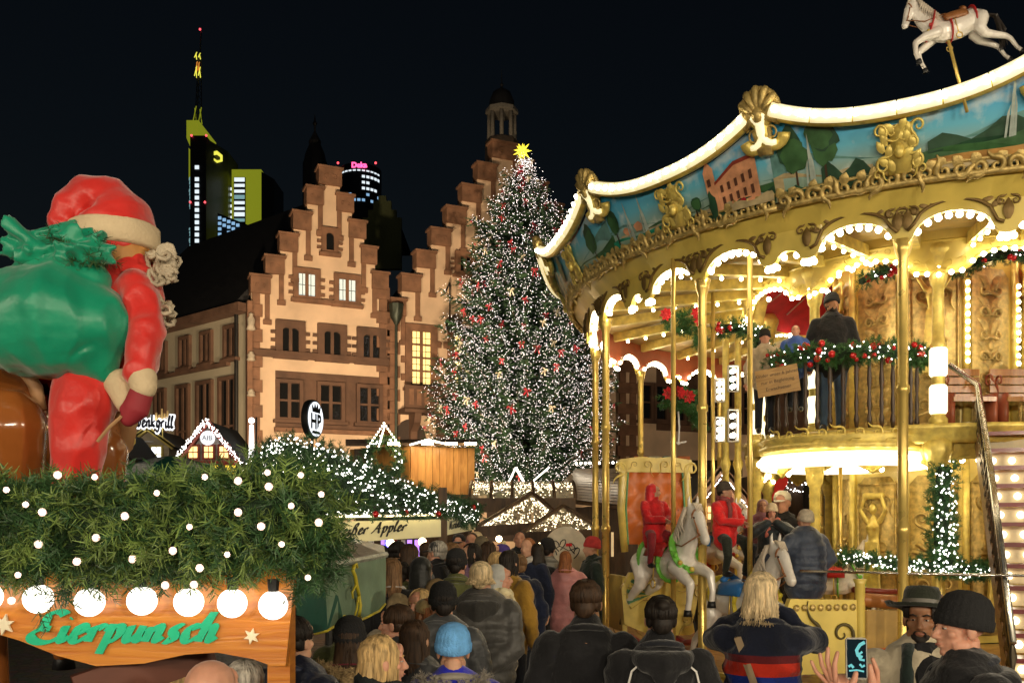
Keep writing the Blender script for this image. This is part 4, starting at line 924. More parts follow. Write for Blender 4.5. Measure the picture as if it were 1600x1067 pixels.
# ---- central drum, upper and lower, with carved panels
cols = 10; DR = 1.26
def relief(kind):
    b = MB(); fn = lambda x, y, d: (x, -d, y)
    b.prism([(-.27, .02), (.27, .02), (.3, .1), (.3, 2.08), (.2, 2.2), (-.2, 2.2), (-.3, 2.08), (-.3, .1)], fn, .014, 0)
    if kind == 'tall':                   # two rows of mirrored acanthus scrolls
        for s in (-1, 1):
            for i, y in enumerate((.15, .42, .72, 1.0, 1.3, 1.6, 1.9)):
                put_scroll(b, scroll(s * .11, y, .075 if i % 2 else .06, s * (1 if i % 2 else -1), 1.4, 1.9, (.3 if s > 0 else pi - .3)), fn, .025, thick=1.9)
                for q in range(3): leafy(b, lambda x, y_, d: fn(x, y_, .012 + d), s * .03, y + q * .06, pi / 2 - s * (.4 + .35 * q), .2, .05)
        b.ell((0, -.02, 1.15), (.05, .03, .07), 8, 5)
    elif kind == 'frame':
        for x0, x1, y0, y1 in ((-.3, .3, .1, 2.1),): 
            for p, q in (((x0, y0), (x1, y0)), ((x1, y0), (x1, y1)), ((x1, y1), (x0, y1)), ((x0, y1), (x0, y0))): b.tube([fn(*p, .01), fn(*q, .01)], .02, 5)
        for s in (-1, 1):
            put_scroll(b, scroll(s * .13, .35, .11, s, 1.4, 2.2, 1), fn, .02); put_scroll(b, scroll(s * .14, 1.85, .1, -s, 1.4, 2.0, 2), fn, .02); put_scroll(b, scroll(s * .1, 1.2, .08, s, 1.3, 1.8, 0), fn, .02)
        for i in range(9): leafy(b, lambda x, y, d: fn(x, y, .01 + d), 0, 1.2, R(20 + i * 40), .17, .04)
    else:                                # shell
        for i in range(9): a = R(-20 + i * 27); b.tube([fn(0, 1.1, .02), fn(.2 * cos(a), 1.1 + .2 * sin(a), .05), fn(.27 * cos(a), 1.1 + .27 * sin(a), .02)], [.012, .03, .035], 6)
        for s in (-1, 1):
            put_scroll(b, scroll(s * .15, .7, .1, s, 1.4, 2.0, 1), fn, .02); put_scroll(b, scroll(s * .15, 1.6, .1, -s, 1.4, 2.0, 2), fn, .02); put_scroll(b, scroll(s * .15, .25, .09, -s, 1.4, 2.0, 2), fn, .02)
    m_ = addmats(b.mesh('carved_relief'), gold2); m_.polygons.foreach_set('use_smooth', [True] * len(m_.polygons)); return m_
REL = {k: relief(k) for k in ('tall', 'frame', 'shell')}
def caryatid():
    b = MB(); T = lambda *a, **k: b.tube(*a, **k, seg=8, round_=True)
    T([(0, 0, .05), (0, -.01, .5), (0, -.02, .8), (0, 0, .95)], [(.12, .07), (.11, .075), (.115, .08), (.085, .06)])
    T([(0, 0, .95), (0, -.02, 1.12), (0, 0, 1.25)], [(.08, .06), (.105, .07), (.05, .045)]); b.ell((0, -.02, 1.38), (.06, .065, .08))
    for s in (-1, 1):
        T([(s * .1, 0, 1.2), (s * .2, -.02, 1.36), (s * .14, -.02, 1.52)], [.04, .032, .028]); b.ell((s * .045, -.065, 1.12), .042)
        for i in range(3): T([(s * (.02 + .035 * i), -.06, .9), (s * (.03 + .04 * i), -.075, .5), (s * (.03 + .045 * i), -.06, .06)], [.018, .024, .026])
    b.tube([(-.16, 0, 1.56), (.16, 0, 1.56)], .05, 8); me = remesh(b, .014, 2); me.materials.append(gold); return me
cary = caryatid()
for lvl, z0, z1 in ((0, .5, 3.1), (1, UZ, 6.5)):
    for i in range(cols):
        th = R(285 + 36 * i); deg = math.degrees(th) % 360; w = 2 * DR * sin(R(18)); ap = DR * cos(R(18))
        rot = th + pi / 2; c = cyl(th, ap, z0)
        b = MB().box((0, .03, (z1 - z0) / 2), (w - .012, .06, z1 - z0)); pn = b.build('drum_panel', goldp, car, loc=c); pn.rotation_euler = (0, 0, rot)
        if 150 < deg < 340:
            k = ('tall', 'frame')[i % 2] if lvl else ('frame', 'shell')[i % 2]
            o = link('carved_relief', REL[k], pn)
            o.location = (0, -.005, .08)
            if (lvl == 0 and i % 2 == 0) or (lvl == 1 and i % 2 == 1): q = link('caryatid', cary, pn, (0, -.09, .45 if lvl == 0 else .8)); q.scale = (1, .8, 1)
        tc_ = cyl(th + R(18), DR + .02, 0); b = MB(); b.lathe([(.05, z0), (.05, z1)], 8, tc_); cs = b.build('corner_strip', gold, car, True)
        if 180 < deg < 330 and lvl == 1:
            for q in range(11): link('bulb', bulb_mesh(.03, bulbm, True), cs, tc_ + Vector((cos(th + R(18)) * .06, sin(th + R(18)) * .06, z0 + 1.0 + q * .105)))
# lower valance under the deck, with bulbs
b = MB(); vs = []
ve = lambda x: 2.78 + .16 * abs(sin(2 * pi * x))
for i in range(41): x = i / 40; vs += [cyl(x * IS, 2.4, ve(x)), cyl(x * IS, 2.46, UZ - .17)]
b.add(vs, [(2 * i, 2 * i + 2, 2 * i + 3, 2 * i + 1) for i in range(40)]); b.tube([cyl(i / 20 * IS, 2.41, ve(i / 20)) for i in range(21)], .025, 5); 
for i in range(6): x = (i + .5) / 6; put_scroll(b, scroll(0, 0, .05, 1 if i % 2 else -1, 1.2, 1.5, i), lambda u, v, d: cyl(x * IS + u / 2.4, 2.45, 3.0 + v))
vl_me = addmats(b.mesh('lower_valance'), gold); vl_me.polygons.foreach_set('use_smooth', [True] * len(vl_me.polygons))
for th in PA:
    o = segobj('lower_valance', vl_me, th); deg = math.degrees(th) % 360
    if 120 < deg < 300:
        for i in range(8): x = (i + .5) / 8; link('bulb', bulb_mesh(.032, bulbm), o, cyl(x * IS, 2.36, ve(x) - .03))
MB().lathe([(2.42, UZ - .18), (1.3, UZ - .18)], 40, caps=False).build('lower_ceiling', M('cream ceiling', (.6, .5, .3), .6), car)
for i in range(16): t = R(175 + i * 8); link('bulb', bulb_mesh(.04, bulbm), car, cyl(t, 1.75, UZ - .23))
# ---- round balcony bay with its ring of light
BX, BY, BR = -1.75, -1.34, 1.06
bay = MB().lathe([(.2, 3.02), (BR - .1, 3.02), (BR + .02, 3.05), (BR + .03, 3.12), (BR - .02, 3.14), (BR + .05, 3.2), (BR - .05, 3.26), (BR * .6, UZ + .01), (0, UZ + .02)], 40, (BX, BY, 0)).build('balcony_floor', gold, car, True)
MB().lathe([(BR - .06, 2.83), (BR, 2.84), (BR + .02, 2.92), (BR, 3.015), (BR - .06, 3.018)], 40, (BX, BY, 0), caps=False).build('light_ring', M('ring of frosted light', (1, .97, .9), .4, emit=1.5, ecol=(1, .9, .62), var=0), bay, True)
for i in range(20): t = R(150 + i * 11); link('bulb', bulb_mesh(.045, bulbm), bay, (BX + (BR + .01) * cos(t), BY + (BR + .01) * sin(t), 2.93))
b = MB()
for i in range(18):
    t = R(140 + i * 12); c = Vector((BX + BR * cos(t), BY + BR * sin(t), 3.24)); rr = Vector((-sin(t), cos(t), 0))
    put_scroll(b, scroll(0, 0, .07, 1 if i % 2 else -1, 1.3, 1.7, 0), lambda x, y, d: c + rr * x + Vector((0, 0, y)), thick=1.2)
b.build('balcony_crest', gold, bay, True)
for i, t in enumerate([R(160 + j * 9) for j in range(18)]):
    MB().lathe([(.02, 3.3), (.035, 3.4), (.02, 3.48), (.03, 3.6), (.018, 3.75), (.032, 3.9), (.02, 4.05), (.025, 4.2)], 6, (BX + .98 * cos(t), BY + .98 * sin(t), 0)).build('baluster', M('dark turned wood', (.06, .035, .02), .4), bay, True)
MB().tube([(BX + .98 * cos(R(155 + j * 6)), BY + .98 * sin(R(155 + j * 6)), 4.22) for j in range(28)], .03, 6).build('handrail', M('dark turned wood', (.06, .035, .02), .4), bay, True)
# sign on the balcony
sg = MB().box((0, 0, 0), (.52, .03, .34), 0).build('notice_board', Wood('notice wood', (.30, .17, .05), (.45, .27, .09), .5, (1, 1, 6)), bay, loc=(PX(1215, 11.35) - KX, 11.35 - KY, PZ(595, 11.35))); sg.rotation_euler = (0, R(-8), R(-22))
for i, tx_ in enumerate(('Kinder unter 6 Jahren', 'nur in Begleitung', 'Erwachsener')):
    text_mesh('notice_text', tx_, .06, M('brown lettering', (.05, .025, .01), .6), sg, frameM((0, -.018, .09 - i * .09), (1, 0, 0)))
# light boxes on a left post
for j, (px, py0, py1, w) in enumerate(((1124, 592, 628, .13), (1124, 652, 690, .13), (1145, 572, 612, .15), (1145, 640, 690, .15))):
    Yb = 13.2; z0, z1 = PZ(py1, Yb), PZ(py0, Yb); c = Vector((PX(px, Yb) - KX, Yb - KY, (z0 + z1) / 2))
    b = MB()
    for s in (-1, 1): b.box((s * w / 2, -.03, 0), (.015, .06, z1 - z0)); b.box((0, -.03, s * (z1 - z0) / 2), (w, .06, .015))
    b.box((0, .01, 0), (w, .02, z1 - z0), 1); o = b.build('mirror_box', [white, M('mirror glass', (.8, .8, .8), .08, 1, var=0)], car, loc=c)
    for q in range(3): link('bulb', bulb_mesh(.036, bulbm), o, (0, -.04, (q - 1) * (z1 - z0) * .3))
for px in (1134, 1153): 
    Yb = 13.25; MB().lathe([(.06, .5), (.05, .7), (.05, 2.9), (.08, 3.0), (.05, 3.1), (.05, 5.0), (.09, 5.2)], 10, (PX(px, Yb) - KX, Yb - KY, 0)).build('slim_column', gold, car, True)
# ---- stairs on the right
S0 = Vector((PX(1528, 10.9) - KX, 10.9 - KY, UZ)); S1 = Vector((PX(1583, 8.35) - KX, 8.35 - KY, .5)); sd = (S1 - S0); n = 13
hd = Vector((sd.x, sd.y, 0)).normalized(); sw = Vector((-hd.y, hd.x, 0)); stair = MB()
red_tread = M('oxblood stair tread', (.20, .012, .015), .35, coat=.3)
for i in range(n):
    a = S0 + sd * (i / n); z = UZ - (i + 1) * 2.8 / n; c = a + hd * .12 + sw * .75; c.z = z
    an = atan2(hd.y, hd.x) - pi / 2
    MB().box((c.x, c.y, z + .1), (1.5, .28, .045), rot=an).build('stair_tread', red_tread, car)
    MB().box((c.x - hd.x * .13, c.y - hd.y * .13, z - .01), (1.46, .03, .17), rot=an).build('stair_riser', M('pale stair riser', (.6, .5, .3), .4), car)
    if i > 0:
        for q in range(5): link('bulb', bulb_mesh(.04, M('stair bulb', (1, .95, .85), .3, emit=5, ecol=(1, .88, .66), var=0)), car, c + sw * (q * .2 - .62) + hd * -.08 + Vector((0, 0, -.01)))
for s in (0,):
    b = MB(); p0 = S0 + Vector((0, 0, .5)); p1 = S1 + Vector((0, 0, .5)); b.tube([p0 + Vector((-.2, .3, .3)), p0, p0.lerp(p1, .5) + Vector((0, 0, .12)), p1], .035, 8); b.build('stair_handrail', M('silver rail', (.6, .58, .5), .25, .9), car, True)
    MB().bar(S0 - Vector((0, 0, .1)), S1 - Vector((0, 0, .1)), .06, .28).build('stair_stringer', Wood('stringer', (.2, .11, .05), (.34, .2, .09), .4), car)
    for i in range(22):
        t = (i + .5) / 22; p = S0.lerp(S1, t); b = MB(); zt = .5 + .12 * sin(pi * t)
        b.lathe([(.03, .02), (.045, .1), (.025, .18), (.05, .3), (.025, .42), (.03, zt)], 6, p); b.build('stair_baluster', M('silver dark baluster', (.16, .13, .09), .25, .8), car, True)
MB().box((S0.x + 1.0, S0.y + .45, UZ + .02), (2.4, .9, .06)).build('stair_landing', M('grey metal landing', (.4, .38, .3), .4, .6), car)
MB().box((S0.x + 1.2, S0.y + .02, UZ - .25), (2.2, .05, .12)).build('landing_fascia', M('orange fascia', (.55, .08, .02), .4), car)
# bench on the upper deck
for px in (1500, 1590):
    Yb = 11.9; bc_ = Vector((PX(px, Yb) - KX, Yb - KY, UZ)); bw_ = .55 if px < 1550 else .7
    for q in range(4): MB().box((bc_.x, bc_.y + .05, UZ + .5 + q * .11), (bw_, .04, .09)).build('bench_slat', Wood('varnished slat', (.30, .11, .02), (.46, .2, .04), .25, (6, 1, 1), coat=.5), car)
    MB().box((bc_.x, bc_.y - .18, UZ + .42), (bw_, .42, .06)).build('bench_seat', Wood('varnished slat', (.25, .07, .02), (.4, .14, .04), .25), car)
    for s in (-1, 1): 
        b = MB(); b.box((bc_.x + s * bw_ / 2, bc_.y - .15, UZ + .25), (.05, .45, .5)); put_scroll(b, scroll(0, 0, .09, s, 1.3, 1.6, 1), lambda x, y, d: (bc_.x + s * bw_ / 2, bc_.y - .2 + x, UZ + .68 + y)); b.build('bench_end', M('bench carved end', (.28, .07, .03), .35), car, True)
# rod barrier of the lower deck
MB().tube([cyl(T0 + ST * q, 5.0, 1.62) for q in (1.05, 1.5, 2.0, 2.5)], .016, 6).build('barrier_rod', M('chromed rod', (.7, .68, .62), .2, 1), car, True)


for i in range(14): t = R(150 + i * 13); link('bulb', bulb_mesh(.04, bulbm), car, cyl(t, 1.42, 5.75))  # bulb ring added round the drum to brighten the red tent
for i in range(16): t = R(20 + i * 13); link('bulb', bulb_mesh(.034, bulbm), car, cyl(t, 2.5, 5.36))
# ================================================================== MARKET STALLS
pine = Wood('honey pine plank', (.42, .19, .045), (.66, .36, .11), .5, (3, 3, .5), 3, coat=.2)
oakd = Wood('dark stained timber', (.045, .026, .014), (.10, .055, .028), .6, (3, 3, .5), 3)
def quadbox(b, p, th, mi=0):
    """thin slab on four corner points"""
    p = [Vector(q) for q in p]; n = (p[1] - p[0]).cross(p[3] - p[0]).normalized() * th
    return b.add(p + [q + n for q in p], [(3, 2, 1, 0), (4, 5, 6, 7), (0, 1, 5, 4), (1, 2, 6, 5), (2, 3, 7, 6), (3, 0, 4, 7)], mi)
def rel(root): 
    l = Vector(root.location); return lambda px, py, Y: P(px, py, Y) - l
# ---- punch stall in the foreground
ps = empty('punch_stall', 'wooden punch stall with orange fascia board and globe lamps in the left foreground', 'market stall', (-1.6, 3.7, 0)); q = rel(ps)
Yb = 3.5
top = [(-90, 880), (462, 890)]; bot = [(446, 1040), (425, 1040), (395, 1029), (340, 1019), (290, 1022), (225, 1036), (150, 1040), (90, 1024), (30, 1000), (-90, 965)]
orange = Wood('orange varnished board', (.42, .12, .012), (.62, .24, .03), .35, (.6, 1, 7), 4, coat=.4)
poly = [q(x, y, Yb) for x, y in top + bot]; b = MB(); n = len(poly)
b.add(poly + [p + Vector((0, .035, 0)) for p in poly], [list(range(n))[::-1], list(range(n, 2 * n))] + [(i, (i + 1) % n, n + (i + 1) % n, n + i) for i in range(n)]); fas = b.build('fascia_board', orange, ps)
fn = lambda a, c, d: q(42, 1002, Yb - .006) + Vector((a, -d, c))
b, w = pen_text('Eierpunsch', fn, .066, .3, .36, 35, .005, 1.0, width=.74); 
tag(b.build('lettering', M('turquoise green paint', (.0, .42, .22), .4, var=.1), fas), 'turquoise script reading Eierpunsch')
for px, py in ((8, 975), (394, 993)):
    b = MB(); c = q(px, py, Yb - .006); r = .042 if px < 100 else .032
    pts = [((r if i % 2 == 0 else r * .45) * sin(i * pi / 6 + .2), (r if i % 2 == 0 else r * .45) * cos(i * pi / 6 + .2)) for i in range(12)]
    b.prism(pts, lambda a, c_, d: c + Vector((a, -d, c_)), .012, 0); b.build('star', M('cream star', (.78, .70, .5), .5), fas)
globe = M('frosted globe lamp', (1, 1, 1), .3, emit=2.6, ecol=(1, .94, .82), var=0)
for px, py in ((140, 940), (222, 938), (295, 940), (363, 942), (427, 945), (60, 935), (-20, 932)):
    b = MB(); c = q(px, py, Yb - .07); b.ell(c, .056, 16, 12); o = b.build('globe_lamp', globe, ps, True)
    MB().lathe([(.02, 0), (.024, .05)], 8, c + Vector((0, 0, .05))).build('lamp_socket', black, o)
b = MB(); b.bar(q(120, 1085, 3.6), q(330, 1010, 3.9), .05, .16); b.build('brace', M('red brown brace', (.12, .035, .018), .5), ps)
quadbox(MB(), [q(-90, 872, 3.45), q(520, 872, 3.45), q(470, 800, 5.6), q(-90, 800, 5.6)], .04).build('roof', M('dark roofing felt', (.03, .03, .028), .8), ps)
for px in (-60, 440): 
    c = q(px, 900, 3.62); MB().box((c.x, c.y, 1.0 - .0), (.09, .09, 2.0)).build('corner_post', orange, ps)
b = MB(); c = q(180, 0, 3.9); b.box((c.x - .3, .35, .55), (2.4, .06, 1.1)); b.build('counter_front', pine, ps)
b = MB(); b.box((c.x - .3, .3, 1.12), (2.5, .4, .05)); b.build('counter_top', oakd, ps)
# ---- fir garland along the stall roof
fir3 = M('yellowish fir needles', (.17, .26, .06), .5, var=.4, scale=9)
gr = empty('fir_garland', 'thick green fir garland with pinkish bulbs along the punch stall roof', 'garland', (-1.2, 3.4, 1.9)); q = rel(gr)
path = [q(-110, 814, 3.4), q(0, 824, 3.4), q(150, 828, 3.38), q(300, 823, 3.38), q(420, 806, 3.4), q(484, 802, 3.42)]
MB().tube(path, [.12, .13, .13, .13, .13, .07], 10, round_=True).build('garland_core', M('dark garland core', (.012, .03, .012), .9), gr, True)
v1, f1 = needles(path, [.155, .155, .16, .165, .18, .14], 40000, .06, .0045, RNG, .1)
v2, f2 = needles(path, [.17, .17, .175, .18, .19, .15], 26000, .06, .0045, RNG, .1)
pd_ = [q(480, 820, 3.4), q(500, 870, 3.4), q(478, 905, 3.38)]; v3, f3 = needles(pd_, [.1, .08, .04], 3500, .05, .004, RNG, .3)
pe_ = [q(150, 900, 3.36), q(60, 945, 3.34)]; v4, f4 = needles(pe_, [.06, .03], 500, .05, .004, RNG, .6)
tag(np_mesh('needles', np.vstack([v1, v3, v4]), np.vstack([f1, f3 + len(v1), f4 + len(v1) + len(v3)]), fir, gr), kind='stuff'); tag(np_mesh('pale_needles', v2, f2, fir3, gr), kind='stuff')
gb = M('pinkish garland bulb', (1, .9, .85), .3, emit=22, ecol=(1, .80, .62), var=0); gs = M('pinkish bulb halo', (1, .8, .75), .3, emit=.95, ecol=(1, .60, .55), var=0, alpha=.4, samp=False)  # translucent glowing shell imitates the halo round each bulb
for px, py in ((40, 788), (195, 806), (150, 840), (120, 877), (28, 898), (296, 823), (207, 873), (372, 751), (355, 866), (312, 887), (258, 914), (303, 913), (148, 745), (502, 772), (418, 738), (498, 816), (408, 822), (372, 800), (18, 938), (143, 957), (481, 902), (66, 800), (420, 760), (245, 770), (320, 745), (90, 742), (470, 742), (440, 850), (455, 790), (270, 860), (60, 850), (-15, 850), (10, 765)):
    o = link('bulb', bulb_mesh(.0065, gb), gr, q(px, py, 3.16 + rnd(-.02, .03))); link('bulb_halo', bulb_mesh(.011 if px % 3 else .0145, gs), o)
# ---- Santa riding a brown horse on the stall roof
sr = empty('santa_figure', 'seen-from-behind Santa figure in red satin with a green sack', 'santa figure', P(150, 760, 4.3)); q = rel(sr); pxm = 4.3 / F
satin = M('red satin', (.62, .018, .012), .42, var=.12, sheen=.5, bump=.9, bscale=5); satg = M('green satin', (.0, .26, .14), .4, var=.15, bump=.9, bscale=4, sheen=.3); fur = M('cream plush', (.66, .52, .33), .9, var=.1, bump=.3, bscale=60)
def T(b, pts, rads, seg=24): b.tube([q(x, y, 4.3 + d) for x, y, d in pts], [r * pxm for r in rads], seg, round_=True)
b = MB(); T(b, [(205, 430, .0), (200, 500, -.02), (190, 560, .0), (170, 600, .02)], [44, 52, 52, 46]); T(b, [(215, 450, -.12), (230, 520, -.2), (215, 585, -.25)], [28, 24, 19])
blob('coat', b, .013, satin, sr, 3, wr=.014, wsc=(7, 7, 7))
b = MB(); T(b, [(140, 590, -.1), (128, 640, -.16), (120, 700, -.15), (115, 760, -.12)], [46, 42, 38, 33]); blob('trousers', b, .013, satin, sr, 3, wr=.014, wsc=(8, 8, 5))
b = MB(); T(b, [(182, 372, 0), (178, 335, 0), (166, 312, -.02), (138, 308, -.04), (108, 330, -.06), (96, 352, -.08), (108, 374, -.1)], [60, 55, 38, 32, 27, 20, 9]); hat = blob('hat', b, .011, satin, sr, 8, wr=.008, wsc=(6, 6, 10))
b = MB(); c = q(178, 372, 4.3); b.lathe([(.196, -.062), (.214, -.05), (.212, .045), (.19, .06), (.16, .05), (.16, -.05)], 28, c, sy=.9); b.build('hat_band', fur, hat, True)
b = MB(); b.ell(q(195, 405, 4.3), (.135, .15, .17), 14, 10); b.build('head', M('ochre doll skin', (.5, .23, .06), .6), sr, True)
b = MB(); T(b, [(40, 575, -.12), (100, 580, -.14), (170, 600, -.14), (215, 590, -.18)], [13, 16, 20, 17]); T(b, [(190, 600, -.18), (198, 632, -.2)], [25, 16]); blob('coat_hem', b, .012, fur, sr, 2)
b = MB(); T(b, [(222, 588, -.25), (225, 606, -.27)], [21, 19]); blob('cuff', b, .012, fur, sr, 2)
b = MB(); T(b, [(222, 612, -.26), (212, 640, -.27), (200, 655, -.27)], [17, 19, 12]); T(b, [(205, 625, -.28), (192, 640, -.29)], [7, 6]); blob('mitten', b, .01, M('red mitten', (.28, .02, .03), .7), sr, 2)
b = MB(); T(b, [(30, 505, -.2), (100, 500, -.22), (150, 508, -.2)], [76, 84, 58]); T(b, [(60, 432, -.2), (105, 430, -.22), (140, 440, -.2)], [34, 38, 28]); T(b, [(150, 560, -.2), (165, 585, -.2)], [42, 12])

sack = blob('sack', b, .013, satg, sr, 3, wr=.016, wsc=(6, 6, 3))
b = MB()
for i in range(26): a = i * .7; c = q(95 + 60 * sin(i * 2.1), 402 + rnd(-14, 14), 4.05); b.tube([c, c + Vector((rnd(-.1, .1), rnd(-.1, .05), rnd(-.02, .1))), c + Vector((rnd(-.15, .15), rnd(-.12, .05), rnd(-.05, .08)))], [.02, .045, .012], 5)
blob('sack_ruffle', b, .011, satg, sack, 1)
tv, tf = needles([q(70, 395, 4.05), q(110, 400, 4.05), q(150, 405, 4.06)], .05, 1600, .05, .004, RNG); tag(np_mesh('fir_sprig', tv, tf, fir, sack), kind='stuff')
curl = MB()
for i in range(95):
    t = i / 95; c = q(232 + 26 * sin(t * 9) * (1 - .3 * t) + rnd(-10, 16), 388 + 105 * t, 4.22 + rnd(-.08, .1)); a0 = rnd(0, 6); r0 = rnd(.018, .034)
    curl.tube([c + Vector((r0 * cos(a0 + k * .8) , rnd(-.01, .01) + .006 * k, r0 * sin(a0 + k * .8) - .006 * k)) for k in range(9)], [.006] + [.011] * 7 + [.004], 5)
for i in range(22): c = q(258 + rnd(-6, 12), 398 + rnd(-12, 40), 4.2); curl.tube([c + Vector((.028 * cos(k * .8), 0, .028 * sin(k * .8))) for k in range(8)], .01, 5)
tag(curl.build('curly_beard', M('silver ash curls', (.5, .42, .3), .55, var=.25), sr, True), kind='stuff')
b = MB(); b.tube([q(190, 650, 4.0), q(170, 668, 3.98), q(152, 690, 3.97)], .008, 6); b.build('rein', M('tan leather', (.4, .22, .1), .6), sr)
# ---- green parasol with a yellow deer
pa = empty('market_parasol', 'wet grey-green market parasol with yellow-trimmed valance and deer emblem', 'parasol', (PX(520, 6.6), 6.6, 0)); q = rel(pa)
film = M('wet grey canvas', (.30, .32, .27), .35, var=.3, scale=14, bump=.6, bscale=26, coat=.3); bott = M('bottle green canvas', (.008, .075, .055), .45, bump=.5, bscale=6); palg = M('sage green canvas', (.16, .24, .16), .5, var=.2, bump=.6, bscale=8)
ap, c1, c2, c3 = q(515, 832, 7.0), q(603, 866, 6.3), q(466, 893, 5.25), q(360, 905, 5.0)
b = MB(); b.add([ap, c1, c2, c3, q(400, 868, 7.6), q(600, 852, 8.2)], [(0, 2, 1), (0, 3, 2), (0, 4, 3), (0, 5, 4), (0, 1, 5)]); b.build('canopy', film, pa)
def valance(name, a, c, drop, mat, n=10):
    b = MB(); vs = []
    for i in range(n + 1):
        t = i / n; p = a.lerp(c, t) + Vector((.012 * sin(i * 2.2), .02 * sin(i * 1.7), 0)); dz = drop * (.86 + .14 * abs(sin(t * pi * 2))); vs += [p, p - Vector((.0, .03 * sin(i), dz * .5)), p - Vector((0, .02, dz))]
    b.add(vs, [(i * 3 + j, i * 3 + j + 3, i * 3 + j + 4, i * 3 + j + 1) for i in range(n) for j in range(2)]); o = b.build(name, mat, pa, True)
    MB().tube([vs[i * 3 + 2] + Vector((0, -.012, 0)) for i in range(n + 1)], .009, 5).build('yellow_trim', M('yellow trim', (.62, .5, .03), .5), o)
    return o
va = valance('valance', c1, c2, .40, palg); vb = valance('valance', c2, c3, .38, bott); MB().tube([c1, c2, c3], .022, 6).build('hem_tube', film, pa)
MB().add([c2 + Vector((0, -.03, -.02)), c2.lerp(c1, .42) + Vector((0, -.03, -.2)), c2.lerp(c1, .5) + Vector((0, -.04, -.4)), c2 + Vector((0, -.05, -.38))], [(0, 3, 2, 1)]).build('valance_corner', bott, pa)
dm = MB(); dc = c2.lerp(c1, .66) + Vector((0, -.1, -.2)); dx = (c1 - c2).normalized()
def dt(pts, r): dm.tube([dc + dx * x + Vector((0, -.01, z)) for x, z in pts], r, 5)
dt([(-.03, .17), (-.05, .14), (-.02, .1), (0, .04), (.03, -.03)], .013); dt([(-.03, .17), (.0, .18), (.01, .15)], .008); dt([(.03, -.03), (.05, -.1), (.03, -.17)], .011); dt([(.02, -.04), (.0, -.12), (-.03, -.16), (.06, -.18)], .008); dt([(.0, .05), (-.06, .0), (-.05, -.04)], .008)
tag(dm.build('deer_emblem', M('yellow trim', (.62, .5, .03), .5), va, True), 'yellow leaping deer emblem')
b, w = pen_text('nn', lambda a, c_, d: c2.lerp(c3, .28) + Vector((a - .05, -.06 - d, c_ - .22)), .06, .3, .2, 35, .004); b.build('lettering', M('yellow trim', (.62, .5, .03), .5), vb)
MB().tube([(ap.x, ap.y, 0), (ap.x, ap.y, ap.z)], .035, 8).build('pole', darkm, pa)
# ---- mulled cider stall
cs = empty('cider_stall', 'cider stall with cream script banner under a lit garlanded roof', 'market stall', (PX(610, 13), 13, 0)); q = rel(cs)
cream = M('self-lit cream banner', (.66, .60, .34), .7, var=.06, emit=.16, ecol=(1, .85, .45))  # faint emission in the cloth makes the banner look lit
def banner(name, tl, tr, br, bl, txt, hx, wd, off, nib=.22, sl=.3):
    p = [q(*tl), q(*tr), q(*br), q(*bl)]; b = MB(); b.add([p[0], p[1], p[2], p[3]], [(3, 2, 1, 0)]); o = b.build(name, cream, cs)
    ux = (p[1] - p[0]); L = ux.length; ux.normalize(); up = Vector((0, 0, 1)); nn = ux.cross(up).normalized()
    if nn.y > 0: nn = -nn
    b, w = pen_text(txt, lambda a, c_, d: p[3] + ux * (off + a) + up * (hx + c_) + (p[2] - p[3]).normalized() * 0 + nn * (.012 + d) + up * (((p[2].z - p[3].z) / L) * (off + a)), hx * 1.0, sl, nib, 40, .004, width=wd); b.build('lettering', black, o)
    return o
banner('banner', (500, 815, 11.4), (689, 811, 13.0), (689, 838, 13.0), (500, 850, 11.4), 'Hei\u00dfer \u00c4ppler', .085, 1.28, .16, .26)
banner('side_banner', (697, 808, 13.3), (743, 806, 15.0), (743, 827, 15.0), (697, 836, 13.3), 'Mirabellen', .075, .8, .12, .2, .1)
led = M('added banner light', (1, .9, .6), .3, emit=7, ecol=(1, .82, .45), var=0)
MB().bar(q(512, 807, 11.3), q(690, 804, 12.9), .03).build('banner_fill_strip', led, cs)  # strip added behind the garland to light the banner
for px, py, Y in ((560, 850, 12.4), (610, 848, 12.8), (660, 846, 13.2)): link('added_stall_lamp', bulb_mesh(.06, M('added stall lamp', (1, .9, .7), .3, emit=14, ecol=(1, .78, .45), var=0)), cs, q(px, py, Y))  # lamps added under the eaves to light the crowd
MB().box(q(692, 900, 13.15) * 1, (.12, .12, 2.6)).build('corner_post', oakd, cs)
quadbox(MB(), [q(495, 812, 11.3), q(745, 806, 14.6), q(500, 706, 16), q(440, 706, 15)], .06).build('roof', M('dark shingle roof', (.03, .03, .02), .8), cs)
b = MB(); b.add([q(520, 850, 14.2), q(690, 850, 15.4), q(690, 1000, 15.4), q(520, 1000, 14.2)], [(0, 1, 2, 3)]); b.build('back_wall', oakd, cs)
blu = M('blue bar light', (.1, .1, 1), .4, emit=2.2, ecol=(.10, .10, 1), var=0); pur = M('violet bar light', (.5, .2, 1), .4, emit=1.3, ecol=(.5, .25, 1), var=0)
for px, w, m_ in ((606, .09, blu), (598, .05, pur), (618, .06, M('red shelf', (.5, .05, .05), .5)), (630, .06, white), (640, .07, pur), (653, .1, pur), (665, .06, M('red shelf', (.5, .05, .05), .5)), (580, .08, white), (566, .06, pur)): MB().box(q(px, 868, 14.0), (w, .05, .5)).build('shelf_panel', m_, cs)
MB().box(q(590, 905, 12.6), (1.9, .4, .06)).build('counter_top', pine, cs)
MB().box(q(590, 935, 12.6), (1.85, .3, .5)).build('counter_front', oakd, cs)
cl = empty('lit_garland', 'thick fir garland with dense white lights over the cider stall roof', 'garland', (PX(600, 13), 13, 2.5)); q = rel(cl)
vv = []; ff = []; nn = 0; lp = []
